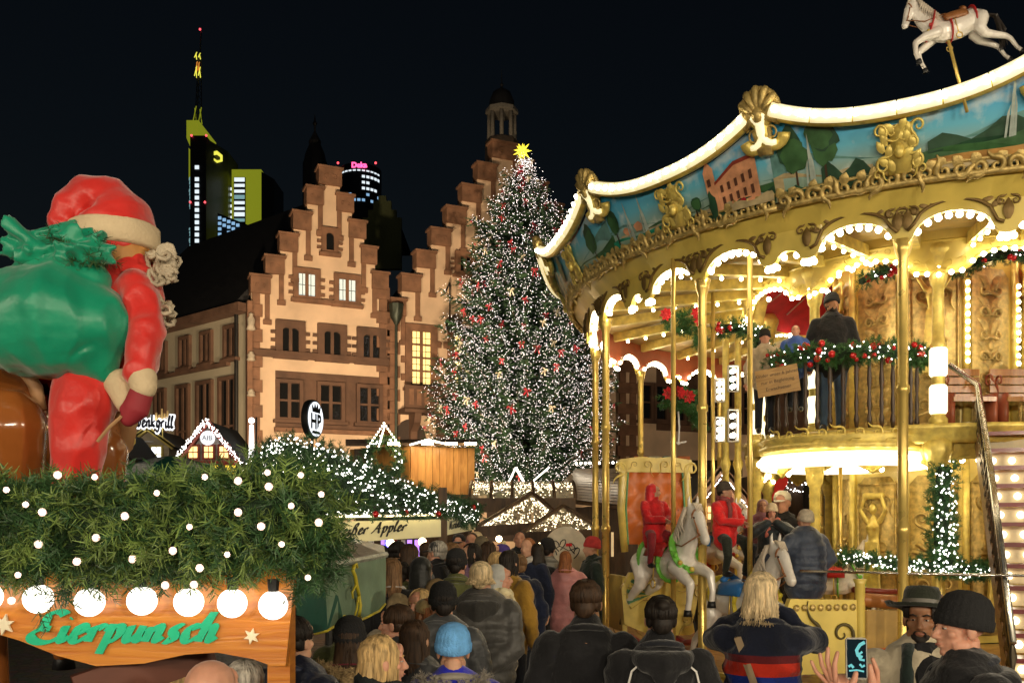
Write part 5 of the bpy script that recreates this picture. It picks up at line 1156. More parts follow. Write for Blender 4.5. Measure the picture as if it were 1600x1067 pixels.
gp = [([(405, 725, 12.8), (450, 706, 13.4), (500, 718, 13.6), (560, 748, 13.4), (625, 775, 13.4), (690, 795, 13.8), (742, 806, 14.3)], [.2, .24, .26, .26, .24, .2, .1], 26000, 620), ([(400, 745, 12.4), (470, 750, 12.8), (540, 768, 12.8), (600, 785, 12.9)], [.2, .28, .3, .2], 14000, 330), ([(490, 799, 11.15), (590, 800, 11.95), (690, 799, 12.8), (745, 797, 14.3)], [.03, .04, .04, .1], 9000, 170)]
for pts, rad, cnt, nl in gp:
    pts = [q(*p) for p in pts]; v, f = needles(pts, rad, cnt, .09 if cnt > 10000 else .06, .009, RNG); vv.append(v); ff.append(f + nn); nn += len(v)
    pa_ = np.array([tuple(p) for p in pts]); sg_ = np.r_[0, np.cumsum(np.linalg.norm(np.diff(pa_, axis=0), axis=1))]; u = RNG.uniform(0, sg_[-1], nl); c = np.stack([np.interp(u, sg_, pa_[:, k]) for k in range(3)], 1); r = np.interp(u, sg_, rad)
    d = RNG.normal(size=(nl, 3)); d[:, 1] = -abs(d[:, 1]) * .7; d /= np.linalg.norm(d, axis=1)[:, None]; lp.append(c + d * (r * RNG.uniform(.8, 1.15, nl))[:, None])
    MB().tube(pts, [x * .7 for x in rad], 6).build('garland_core', M('dark garland core', (.012, .03, .012), .9), cl, True)
tag(np_mesh('needles', np.vstack(vv), np.vstack(ff), fir, cl), kind='stuff')
lv, lf = octs(np.vstack(lp), RNG.uniform(.007, .016, sum(len(x) for x in lp))); tag(np_mesh('garland_lights', lv, lf, M('garland fairy light', (1, 1, 1), .3, emit=10, ecol=(1, .94, .86), var=0), cl), kind='stuff')
for px, py, Y in ((587, 803, 11.8), (634, 801, 12.3), (685, 803, 12.7), (740, 792, 14)): link('bauble', bulb_mesh(.045, redm), cl, q(px, py, Y))
# ---- pine hut with planks
def planks(root, a, b_, z0, z1, n, mat, name='plank', out=None, th=.03):
    a = Vector(a); b_ = Vector(b_); u = (b_ - a) / n; nrm = Vector((u.y, -u.x, 0)).normalized() * th
    for i in range(n):
        p = a + u * (i + .02); e = a + u * (i + .97); dz = rnd(-.01, .01); nr = nrm * rnd(.8, 1.2); b = MB()
        b.add([(p.x, p.y, z0), (e.x, e.y, z0), (e.x, e.y, z1 + dz), (p.x, p.y, z1 + dz), (p.x + nr.x, p.y + nr.y, z0), (e.x + nr.x, e.y + nr.y, z0), (e.x + nr.x, e.y + nr.y, z1 + dz), (p.x + nr.x, p.y + nr.y, z1 + dz)], [(4, 5, 6, 7), (0, 3, 2, 1), (0, 1, 5, 4), (1, 2, 6, 5), (2, 3, 7, 6), (3, 0, 4, 7)])
        b.build(name, mat, root)
ph = empty('plank_hut', 'honey-coloured plank hut with a lit wreath, left of the Christmas tree', 'market stall', (PX(640, 20), 20, 0)); q = rel(ph)
a, c, e = q(548, 770, 20.6), q(641, 770, 19.6), q(741, 770, 20.2); z0, z1 = PZ(772, 19.8), PZ(697, 19.8)
planks(ph, a, c, z0, z1, 9, pine); planks(ph, c, e, z0, z1, 9, pine)
MB().box(((a.x + e.x) / 2, .9, (z0 + z1) / 2), (e.x - a.x - .3, 1.4, z1 - z0 - .05)).build('hut_body', oakd, ph)
MB().box(((a.x + e.x) / 2, .9, z0 / 2 - .05), (e.x - a.x - .4, 1.6, z0 - .12)).build('lower_storey', oakd, ph)
quadbox(MB(), [q(540, 697, 19.6), q(746, 696, 19.4), q(746, 690, 21.6), q(540, 690, 21.8)], .06).build('roof', oakd, ph)
MB().box(((c.x + e.x) / 2, -.2, z0 - .06), (e.x - c.x + .2, .3, .1)).build('ledge', oakd, ph)
fl_l = M('hut spotlight glass', (1, .8, .5), .3, emit=85, ecol=(1, .68, .32), var=0)
for px in (615, 668, 705, 735): MB().box(q(px, 693, 19.0), (.24, .08, .05)).build('eaves_light', fl_l, ph)
b = MB(); b.bar(q(640, 695, 19.1), q(668, 687, 19.1), .035); b.bar(q(668, 687, 19.1), q(700, 694, 19.1), .035); b.build('lit_gable_edge', M('white led edge', (1, 1, 1), .3, emit=4, ecol=(1, .92, .75), var=0), ph)
pyr = MB(); pyr.add([q(578, 697, 19.4), q(622, 696, 19.4), q(600, 662, 20), q(600, 692, 20.8)], [(0, 1, 2), (1, 3, 2), (3, 0, 2)]); py_ = pyr.build('dormer', Wood('dormer wood', (.25, .09, .03), (.4, .16, .05), .6), ph)
for i in range(9):
    for (x0, y0), (x1, y1) in (((576, 697), (600, 661)), ((624, 696), (600, 661)), ((592, 697), (601, 665))): link('bulb', bulb_mesh(.022, M('dormer bulb', (1, 1, 1), .3, emit=8, ecol=(1, .85, .6), var=0), True), py_, q(x0 + (x1 - x0) * i / 8, y0 + (y1 - y0) * i / 8, 19.3))
wr = empty('wreath', 'round fir wreath with white lights hanging on the plank hut', 'wreath', P(600, 716, 19.4)); q = rel(wr)
wp = [Vector((.33 * cos(k * pi / 8), 0, .40 * sin(k * pi / 8))) for k in range(17)]; MB().tube(wp, .07, 8).build('ring', M('dark garland core', (.012, .03, .012), .9), wr)
v, f = needles(wp, .1, 5000, .08, .01, RNG); tag(np_mesh('needles', v, f, fir, wr), kind='stuff')
lv, lf = octs(np.array([(.33 * cos(t) + rnd(-.08, .08), -.1 + rnd(-.03, .02), .4 * sin(t) + rnd(-.08, .08)) for t in np.linspace(0, 6.28, 46)]), .016); tag(np_mesh('wreath_lights', lv, lf, tinym, wr), kind='stuff')
# ---- small gabled huts at the left
def gable_hut(label, Y, pxl, pxr, py_eave, py_peak, wall, trim, nwin, winmat, py_win, outline=None, name='market_hut'):
    r = empty(name, label, 'market stall', (PX((pxl + pxr) / 2, Y), Y, 0)); q = rel(r); k = Y / F; w = (pxr - pxl) * k; ze, zp = PZ(py_eave, Y), PZ(py_peak, Y)
    MB().prism([(-w / 2, 0), (-w / 2, ze), (0, zp), (w / 2, ze), (w / 2, 0)], fl, 0, 2.2).build('wall', wall, r)
    for s in (-1, 1):
        a = Vector((0, -.1, zp + .08)); c = Vector((s * (w / 2 + .18), -.1, ze - .06))
        MB().bar(a, c, .1, .13).build('barge_board', trim, r)
        quadbox(MB(), [(0, -.15, zp + .06), (s * (w / 2 + .2), -.15, ze - .08), (s * (w / 2 + .2), 2.4, ze - .08), (0, 2.4, zp + .06)][::s], .05).build('roof_slope', M('dark roofing felt', (.03, .03, .028), .8), r)
    for i in range(nwin):
        cx = w * ((i + .5) / nwin - .5) * .82; ww = w / nwin * .5; z0, z1 = PZ(py_win[1], Y), PZ(py_win[0], Y); o = MB().box((cx, -.03, (z0 + z1) / 2), (ww + .1, .06, z1 - z0 + .1)).build('window', trim, r)
        for u in (-1, 1):
            for v_ in (-1, 1): MB().box((cx + u * ww / 4, -.07, (z0 + z1) / 2 + v_ * (z1 - z0) / 4), (ww / 2 - .03, .02, (z1 - z0) / 2 - .03)).build('pane', winmat, o)
    return r, q, w, ze, zp
glow_w = M('warm hut window', (1, .8, .4), .4, emit=1.6, ecol=(1, .66, .25), var=0); glow_y = M('yellow hut window', (1, .8, .2), .4, emit=1.4, ecol=(1, .72, .05), var=0); cool = M('cool shop light', (.9, .95, 1), .4, emit=1.8, ecol=(.9, .95, 1), var=0)
r, q, w, ze, zp = gable_hut('grill hut with yellow gable trim under white blackletter sign', 27, 201, 264, 697, 674, M('pale hut board', (.45, .38, .28), .7), M('yellow trim board', (.55, .42, .1), .5), 2, cool, (698, 722))
MB().lathe([(0, 0), (.16, 0), (.16, .02), (0, .02)], 16, (0, -.05, 0), sy=1).build('oval_plaque', white, r, loc=(0, 0, zp - .32))
for nib_, off_, nm_, mt_ in ((.75, 0, 'letter_glow', M('white lit lettering', (1, 1, 1), .4, emit=1.3, ecol=(.95, .97, 1), var=0)), (.3, .05, 'sign_lettering', M('navy ink', (.01, .01, .04), .5))):
    b, wd = pen_text('Schwenkgrill', lambda a, c_, d: q(189, 669, 26.8) + Vector((a, -d - off_, c_ + .035 * sin(a * 2.2))), .21, .0, nib_, 50, .03, 1.0, width=1.6); b.build(nm_, mt_, r)
for px in (204, 254): MB().tube([q(px, 690, 26.9), q(px, 662, 26.9)], .02, 6).build('sign_post', M('yellow trim board', (.55, .42, .1), .5), r)
b = MB(); sk = q(240, 655, 26.9)
for i, (x, h) in enumerate(((0, .12), (.08, .2), (.17, .14), (.25, .32), (.33, .18), (.42, .26), (.5, .12), (.57, .16))): b.box((sk.x + x, sk.y, sk.z + h / 2), (.075, .02, h), taper=.6)
b.bar(sk, sk + Vector((.6, 0, 0)), .02, .05); b.build('skyline_ornament', M('gilded cut-out', (.6, .4, .15), .4, .4, emit=.2, ecol=(1, .6, .2)), r)
r, q, w, ze, zp = gable_hut('half-timbered hut with three lit attic windows, round white sign and bulb-lined gable', 25, 283, 371, 726, 664, M('grey barn board', (.34, .30, .27), .8, wave=('X', 3, 1, .5)), M('oxblood timber', (.22, .04, .025), .6), 3, glow_w, (697, 716))
for i in range(2): o = MB().box((w * (.1 + .3 * i), -.05, PZ(735, 25)), (.36, .06, .4)).build('window', M('oxblood timber', (.22, .04, .025), .6), r); MB().box((w * (.1 + .3 * i), -.1, PZ(735, 25)), (.28, .03, .32)).build('pane', glow_y, o)
MB().box((0, -.12, PZ(724, 25)), (w + .2, .16, .12)).build('red_beam', M('red beam', (.35, .04, .03), .5), r)
MB().lathe([(0, -.03), (.2, -.03), (.2, .02), (0, .02)], 20).build('round_sign', M('lit round sign', (1, 1, 1), .4, emit=.9, ecol=(.9, .95, 1), var=0), r, loc=(0, -.14, PZ(685, 25))).rotation_euler = (R(90), 0, 0)
text_mesh('sign_lettering', 'AIB', .2, M('navy ink', (.01, .01, .04), .5), r, frameM((0, -.18, PZ(685, 25)), (1, 0, 0)))
lp = []
for i in range(70):
    t = i / 69
    for s in (-1, 1):
        for _ in range(2): lp.append((s * (w / 2 + .2) * t + rnd(-.05, .05), -.25 + rnd(-.05, .05), zp + .1 + (ze - zp - .1) * t + rnd(-.05, .06)))
lv, lf = octs(np.array(lp), .013); tag(np_mesh('gable_lights', lv, lf, tinym, r), kind='stuff')
r, q, w, ze, zp = gable_hut('bright little hut half hidden behind the Santa figure with bulb-lined roof', 24, 138, 186, 712, 676, M('cream lit board', (.6, .5, .35), .6), M('oxblood timber', (.22, .04, .025), .6), 2, glow_w, (700, 718))
lp = [(s * (w / 2 + .2) * t + rnd(-.05, .05), -.25, zp + .1 + (ze - zp - .1) * t + rnd(-.05, .06)) for t in np.linspace(0, 1, 50) for s in (-1, 1)]; lv, lf = octs(np.array(lp), .013); tag(np_mesh('gable_lights', lv, lf, tinym, r), kind='stuff')
link('lamp_globe', bulb_mesh(.12, M('hut lamp', (1, .9, .7), .3, emit=8, ecol=(1, .8, .5), var=0)), r, (.3, -.6, PZ(722, 24)))
# green and white umbrella
um = empty('striped_umbrella', 'green and white striped umbrella roof behind the garland', 'parasol', (PX(268, 16), 16, 0)); k = 16 / F; zt, ze = PZ(716, 16), PZ(768, 16)
for i in range(12):
    a0, a1 = i * pi / 6, (i + 1) * pi / 6; b = MB(); pr = [(.3, zt), (.75, zt - .14), (1.0, zt - .33), (1.35, ze)]; vs = []
    for rr, z in pr: vs += [(rr * cos(a0), rr * sin(a0), z), (rr * cos(a1), rr * sin(a1), z)]
    b.add(vs, [(2 * j, 2 * j + 1, 2 * j + 3, 2 * j + 2) for j in range(3)]); b.build('canopy_panel', bott if i % 2 else M('wet white canvas', (.5, .52, .5), .25, var=.3, scale=20, bump=.5, bscale=30, coat=.5), um)
MB().lathe([(0, zt + .05), (.3, zt)], 12).build('canopy_cap', bott, um); MB().tube([(0, 0, 0), (0, 0, zt)], .04, 8).build('pole', darkm, um)
# lit oval beer sign on a pole
sg = empty('round_lit_sign', 'black-rimmed round white lit sign on a pole in front of the town hall', 'sign', (PX(488, 22), 22, 0), R(78)); zc = PZ(655, 22); rr = 30 * 22 / F
MB().lathe([(0, -.08), (rr, -.08), (rr * 1.03, 0), (rr, .08), (0, .08)], 28).build('rim', black, sg, 'auto', (0, 0, zc)).rotation_euler = (R(90), 0, 0)
fm = M('lit sign face', (1, 1, 1), .4, emit=1.4, ecol=(.85, .92, 1), var=0)
b = MB(); ring = [(rr * .9 * cos(t), rr * .9 * sin(t)) for t in np.linspace(0, 2 * pi, 29)[:-1]]; b.prism(ring, lambda a, c_, d: (a, d, zc + c_), -.1, -.085); b.build('sign_face', fm, sg)
text_mesh('sign_lettering', 'HB', .5, black, sg, frameM((0, -.105, zc - .08), (1, 0, 0)), bold=.02)
b = MB(); b.prism([(-.22, .16), (-.26, .36), (-.13, .25), (-.08, .4), (0, .27), (.08, .4), (.13, .25), (.26, .36), (.22, .16)], lambda a, c_, d: (a, d, zc + c_), -.108, -.102); b.prism([(-.25, -.36), (.25, -.36), (.2, -.29), (-.2, -.29)], lambda a, c_, d: (a, d, zc + c_), -.108, -.102); b.build('sign_emblem', black, sg)
MB().tube([(0, 0, 0), (0, 0, zc - rr)], .035, 8).build('pole', darkm, sg)
# led pillar
lpil = empty('led_pillar', 'white glowing led pillar at the corner of the gabled house', 'light', (PX(393, 26), 26, 0)); z0, z1 = 1.0, PZ(664, 26)
MB().lathe([(.11, z0), (.11, 3.0), (.06, z1)], 8).build('light_tube', M('white led pillar', (1, 1, 1), .3, emit=3.5, ecol=(1, .97, .9), var=0), lpil, True); link('light_tip', bulb_mesh(.09, M('white led pillar', (1, 1, 1))), lpil, (0, 0, PZ(657, 26))); MB().tube([(.12, .05, 0), (.12, .05, PZ(652, 26))], .03, 6).build('pole', darkm, lpil)
# ---- clear tunnel tent
filmc = M('clear rain film', (.75, .68, .5), .22, var=.2, trans=0., alpha=.38, bump=.5, bscale=18)
tn = empty('tunnel_tent', 'clear film tunnel tent sparkling with lights below the tree', 'tent', (PX(810, 19), 19, 0)); q = rel(tn)
xl, xr = q(738, 0, 19).x, q(893, 0, 19).x; zc, Rr_ = PZ(782, 19), (782 - 752) * 19 / F
b = MB(); arcp = [(-1.2 * cos(t), zc + Rr_ * sin(t)) for t in np.linspace(0, pi, 13)]
b.add([(x, y, z) for x in (xl, xr) for y, z in arcp], [(i, i + 1, 13 + i + 1, 13 + i) for i in range(12)]); b.build('film', filmc, tn, True)
for i in range(6): x = xl + (xr - xl) * i / 5; MB().tube([(x, y, z) for y, z in arcp], .035, 6).build('hoop', oakd, tn)
MB().box(((xl + xr) / 2, -1.2, zc - .12), (xr - xl, .1, .28)).build('gutter', oakd, tn)
lp = np.stack([RNG.uniform(xl, xr, 420), RNG.uniform(-1.1, 1.1, 420), np.zeros(420)], 1); lp[:, 2] = zc + Rr_ * np.sqrt(np.clip(1 - (lp[:, 1] / 1.2) ** 2, 0, 1)) - RNG.uniform(.02, .12, 420); lv, lf = octs(lp, RNG.uniform(.006, .016, 420)); tag(np_mesh('tent_lights', lv, lf, tinyw, tn), kind='stuff')
for x in (xl + .1, xr - .1): MB().box((x, 0, zc / 2), (.1, .1, zc)).build('post', oakd, tn)
# ---- pavilion tents
def pavilion(label, Y, pts, lights, depth=1.6):
    """pts: left eave, peak, right eave (pixels)"""
    r = empty('pavilion_tent', label, 'tent', (PX(pts[1][0], Y), Y, 0)); q = rel(r); a, p, c = q(*pts[0], Y), q(*pts[1], Y + depth / 2), q(*pts[2], Y); a2, c2 = a + Vector((0, depth, 0)), c + Vector((0, depth, 0))
    for i, tri in enumerate(((a, c, p), (c, c2, p), (c2, a2, p), (a2, a, p))): MB().add(tri, [(0, 1, 2)]).build('roof_film', filmc, r)
    for s in (a, c, a2, c2): MB().bar(s, p, .07, .06).build('roof_beam', oakd, r)
    for s, t in ((a, c), (c, c2), (c2, a2), (a2, a)): MB().bar(s - Vector((0, 0, .09)), t - Vector((0, 0, .09)), .08, .2).build('eaves_beam', oakd, r)
    for s in (a, c, a2, c2): MB().bar((s.x, s.y, 0), (s.x, s.y, s.z - .1), .09).build('post', oakd, r)
    lp = []
    for _ in range(lights):
        u, v = sorted((rnd(0, 1), rnd(0, 1))); tri = random.choice(((a, c, p), (a, c, p), (c, c2, p), (a2, a, p))); w0 = tri[0] * u + tri[1] * (v - u) + tri[2] * (1 - v); lp.append(tuple(w0 + Vector((0, .06, -rnd(.02, .12)))))
    lv, lf = octs(np.array(lp), RNG.uniform(.006, .015, lights)); tag(np_mesh('tent_lights', lv, lf, tinyw, r), kind='stuff')
    for t in (.25, .5, .75): link('added_tent_lamp', bulb_mesh(.06, M('added tent lamp', (1, .9, .7), .3, emit=16, ecol=(1, .76, .42), var=0)), r, a.lerp(c, t) + Vector((0, .5, -.25)))  # lamps added under the tent eaves to light the crowd
    return r
pavilion('large pavilion tent with sparkling film roof left of the round board', 16.5, ((744, 823), (832, 770), (884, 814)), 480)
pavilion('small pavilion tent with pale rope edges behind the round board', 15.8, ((815, 832), (880, 790), (940, 827)), 180)
# ---- batten-roofed hut
bh = empty('batten_roof_hut', 'dark hut whose battened roof catches a row of ridge bulbs beside the carousel', 'market stall', (PX(930, 19.5), 19.5, 0)); q = rel(bh)
t0p, t1p, e0p, e1p = q(896, 738, 20.8), q(1010, 736, 20.8), q(850, 782, 18.6), q(1010, 800, 18.4)
quadbox(MB(), [e0p, e1p, t1p, t0p], .05).build('roof', oakd, bh)
for i in range(13):
    t = (i + .5) / 13; b = MB(); b.bar(e0p.lerp(t0p, t) + Vector((.05, -.03, .08)), e1p.lerp(t1p, t) + Vector((0, -.03, .08)), .06, .05); b.build('batten', Wood('wet batten', (.12, .08, .05), (.25, .17, .1), .3, coat=.5), bh)
for i in range(16): link('bulb', bulb_mesh(.032, M('ridge bulb', (1, 1, 1), .3, emit=9, ecol=(1, .9, .72), var=0), True), bh, t0p.lerp(t1p, (i + .5) / 16) + Vector((0, -.15, .2)))
b = MB(); b.add([(e0p.x + .2, e0p.y + .3, 0), (e1p.x, e1p.y + .3, 0), (e1p.x, e1p.y + .3, 2.4), (e0p.x + .2, e0p.y + .3, 2.5)], [(0, 1, 2, 3)]); b.build('wall', oakd, bh)
for i in range(7): MB().box((PX(908 + 8 * i, 18.5) - bh.location.x, -1.1, PZ(850, 18.5)), (.05, .03, .5)).build('shelf_bottle', M('shop glow', (1, .8, .5), .4, emit=.5, ecol=(1, .7, .35), var=0), bh)
for px, lb in ((812, 'white led triangle outline standing on the tent roofs below the tree'), (848, 'single slanting white led line right of the led triangle')):
    af = empty('led_gable', lb, 'light', (PX(px, 21), 21, 2.6)); q = rel(af); e = M('white led edge', (1, 1, 1), .3)
    MB().bar(q(px - 17, 753, 21), q(px - 6 if px < 830 else px + 10, 730, 21), .035).build('led_bar', e, af)
    if px < 830: MB().bar(q(px - 6, 730, 21), q(px + 6, 752, 21), .05).build('led_bar', e, af)
    MB().bar(q(px - 6, 760, 21.1), q(px - 6, 800, 21.1), .06).build('support', oakd, af)
# ---- round white board with line drawing
rb = empty('round_board', 'large round white board with a line drawing in the crowd', 'sign', (PX(884, 15), 15, 0)); zc = PZ(862, 15); rr = 36 * 15 / F
b = MB(); ring = [(rr * cos(t), rr * sin(t) * 1.1) for t in np.linspace(0, 2 * pi, 33)[:-1]]; b.prism(ring, lambda a, c_, d: (a, d, zc + c_), -.03, .03); b.build('board', M('cream board', (.62, .56, .44), .6), rb)
b = MB()
for (x, y, s) in ((-.16, .1, 1), (-.05, .12, -1), (.1, .06, 1), (.18, -.02, -1), (-.2, -.05, 1)): b.tube([(x + .05 * s * cos(t * 1.3), -.04, zc + y + .09 * sin(t)) for t in np.linspace(0, 5, 9)], .008, 4)
b.tube([(-.25, -.04, zc + .02), (-.1, -.04, zc + .1), (.05, -.04, zc + .02), (.2, -.04, zc + .08)], .007, 4); b.build('line_drawing', black, rb)
MB().box((.05, -.04, zc + .12), (.1, .01, .05)).build('red_mark', redf, rb); MB().bar((0, .05, 0), (0, .05, zc), .06).build('post', oakd, rb)
# ---- huts and signs seen through the carousel
r, q, w, ze, zp = gable_hut('gingerbread-brown hut gable with light-dotted edges behind the red-coated rider', 17.5, 1072, 1180, 812, 738, Wood('gingerbread board', (.16, .07, .03), (.26, .13, .06), .6), M('pale barge', (.42, .26, .16), .6), 2, glow_w, (790, 812))
lp = [(s * (w / 2) * t, -.22, zp - .05 + (ze - zp) * t + rnd(-.02, .02)) for t in np.linspace(0, 1, 26) for s in (-1, 1)]; lv, lf = octs(np.array(lp), .016); tag(np_mesh('gable_lights', lv, lf, tinym, r), kind='stuff')
ks = empty('shield_sign', 'red shield-shaped shop sign behind the carousel riders', 'sign', (PX(1206, 19), 19, 0)); zc = PZ(752, 19)
b = MB(); b.prism([(-.36, .3), (0, .36), (.36, .3), (.32, -.05), (.15, -.32), (0, -.4), (-.15, -.32), (-.32, -.05)], lambda a, c_, d: (a, d, zc + c_), -.05, .05); b.build('shield', M('red sign enamel', (.45, .02, .02), .4, emit=.2, ecol=(1, .05, .03)), ks)
text_mesh('sign_lettering', 'Kartoffel', .14, white, ks, frameM((0, -.06, zc + .14), (1, 0, 0))); MB().bar((0, .1, 0), (0, .1, zc), .08).build('post', oakd, ks)
sw_ = empty('drinks_hut', 'dark hut with chalk menu and yellow box seen under the balcony', 'market stall', (PX(1300, 20), 20, 0)); q = rel(sw_)
MB().box((0, .5, 1.6), (3.6, 1.0, 3.2)).build('wall', oakd, sw_); MB().box(q(1290, 775, 19.9), (1.0, .05, .5)).build('menu_board', black, sw_); text_mesh('menu_text', 'Gl\u00fchwein', .2, white, sw_, frameM(q(1290, 775, 19.8), (1, 0, 0)))
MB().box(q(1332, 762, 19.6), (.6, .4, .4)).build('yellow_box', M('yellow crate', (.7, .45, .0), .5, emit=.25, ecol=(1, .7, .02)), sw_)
lp = [(rnd(-1.7, 1.7), -.1, 2.95 + rnd(-.12, .12)) for _ in range(130)]; lv, lf = octs(np.array(lp), .014); tag(np_mesh('eaves_lights', lv, lf, tinym, sw_), kind='stuff')
# low market roofs filling the gap in front of the town hall, right of the tree
lh = empty('low_market_hut', 'long low dark hut behind the throne chariot with lit goods', 'market stall', (PX(1040, 24), 24, 0)); q = rel(lh)
MB().box((0, 1, 1.3), (4.2, 2, 2.6)).build('wall', oakd, lh); quadbox(MB(), [q(930, 745, 23.5), q(1160, 745, 23.5), q(1160, 722, 26), q(930, 722, 26)], .06).build('roof', oakd, lh)
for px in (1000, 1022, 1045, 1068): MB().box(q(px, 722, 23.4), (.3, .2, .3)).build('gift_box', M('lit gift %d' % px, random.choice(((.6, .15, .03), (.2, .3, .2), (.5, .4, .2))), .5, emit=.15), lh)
# raised cable duct on the square
for i in range(9): MB().box((0, 0, .02), (.28, .9, .04)).build('duct_plate', M('worn duct plate', (.07, .06, .05), .6, .3, wave=('Y', 14, 0, .6)), None, loc=(PX(842, 8) + .03 * i, 5.2 + i * .92, .003)) if False else None
dk = empty('cable_duct', 'dark ribbed cable duct lying on the cobbles toward the crowd', 'cable duct', (PX(835, 8), 8, 0), R(4))
for i in range(7): MB().box((0, (i - 3) * .92, .03), (.5, .9, .05)).build('duct_plate', M('worn duct plate', (.09, .075, .06), .5, .3, wave=('Y', 14, 0, .6)), dk)
# ================================================================== CAROUSEL HORSES, CHARIOTS, GARLANDS
def horse_mesh(kind=0):
    b = MB(); T = lambda pts, r, seg=10: b.tube(pts, r, seg, round_=True)
    T([(0, -.46, 1.0), (0, -.34, 1.03), (0, -.08, .97), (0, .16, .98), (0, .34, 1.04)], [(.14, .15), (.175, .19), (.17, .19), (.165, .19), (.14, .17)])
    T([(0, .3, 1.08), (0, .42, 1.25), (0, .5, 1.42), (0, .54, 1.54)], [(.12, .17), (.09, .14), (.072, .11), (.065, .085)])
    T([(0, .5, 1.56), (0, .6, 1.47), (0, .68, 1.34), (0, .735, 1.24)], [(.07, .095), (.07, .098), (.052, .068), (.05, .058)])
    b.ell((0, .74, 1.225), (.042, .04, .035)); 
    for s in (-1, 1):
        T([(s * .045, .5, 1.6), (s * .055, .505, 1.68), (s * .05, .52, 1.74)], [.026, .022, .006], 6); b.ell((s * .05, .61, 1.485), (.018, .026, .02)); b.ell((s * .03, .745, 1.235), (.014, .014, .014))
    if kind == 0:      # leaping
        T([(.1, .3, .95), (.1, .48, .84), (.1, .6, .78)], [.095, .07, .052]); T([(.1, .6, .78), (.1, .58, .6), (.1, .55, .48)], [.05, .034, .036])
        T([(-.1, .3, .95), (-.1, .52, .93), (-.1, .68, .88)], [.095, .07, .052]); T([(-.1, .68, .88), (-.1, .72, .7), (-.1, .7, .58)], [.05, .034, .036])
        for s, dy in ((1, 0), (-1, -.1)):
            T([(s * .1, -.42, .98), (s * .11, -.36, .8), (s * .11, -.42, .7)], [.13, .1, .075]); T([(s * .11, -.42, .7), (s * .11, -.62 + dy, .56), (s * .11, -.68 + dy, .5)], [.07, .048, .04]); T([(s * .11, -.68 + dy, .5), (s * .11, -.74 + dy, .34), (s * .11, -.8 + dy, .26)], [.04, .032, .036])
    else:              # standing
        for s in (-1, 1):
            T([(s * .1, .28, .95), (s * .1, .3, .62), (s * .1, .29, .3), (s * .1, .3, .06)], [.1, .06, .04, .045]); T([(s * .11, -.4, .98), (s * .11, -.36, .72), (s * .11, -.5, .48), (s * .11, -.47, .06)], [.14, .09, .05, .05])
    return remesh(b, .016, 3)
HM = [horse_mesh(0), horse_mesh(1)]
def mane(mat):
    b = MB()
    for i in range(26):
        t = i / 25; p = Vector((0, .5 - .3 * t, 1.62 - .42 * t)); s = 1 if i % 2 else -1
        b.tube([p, p + Vector((s * .06, -.05, -.02)), p + Vector((s * .1, -.06, -.14)), p + Vector((s * .085, -.03 + rnd(-.03, .03), -.24))], [.022, .026, .02, .004], 5)
    for i in range(5): b.tube([(0, .5, 1.64), (.02 * (i - 2), .58, 1.63), (.02 * (i - 2), .64, 1.55)], [.018, .016, .004], 5)
    return b
def tail(mat):
    b = MB()
    for i in range(12): b.tube([(0, -.56, 1.05), (rnd(-.03, .03), -.7, .98), (rnd(-.05, .05), -.74 + rnd(-.04, .04), .7), (rnd(-.08, .08), -.68 + rnd(-.08, .05), .42)], [.02, .03, .026, .005], 5)
    return b
MANE, TAIL = mane(None), tail(None)
horse_white = M('white horse enamel', (.80, .75, .68), .28, var=.1, coat=.5); horse_brown = M('chestnut horse enamel', (.30, .095, .02), .22, var=.2, coat=.7)
hair_white = M('ivory mane', (.60, .52, .42), .4, var=.2); hair_blk = M('dark mane', (.02, .015, .012), .4)
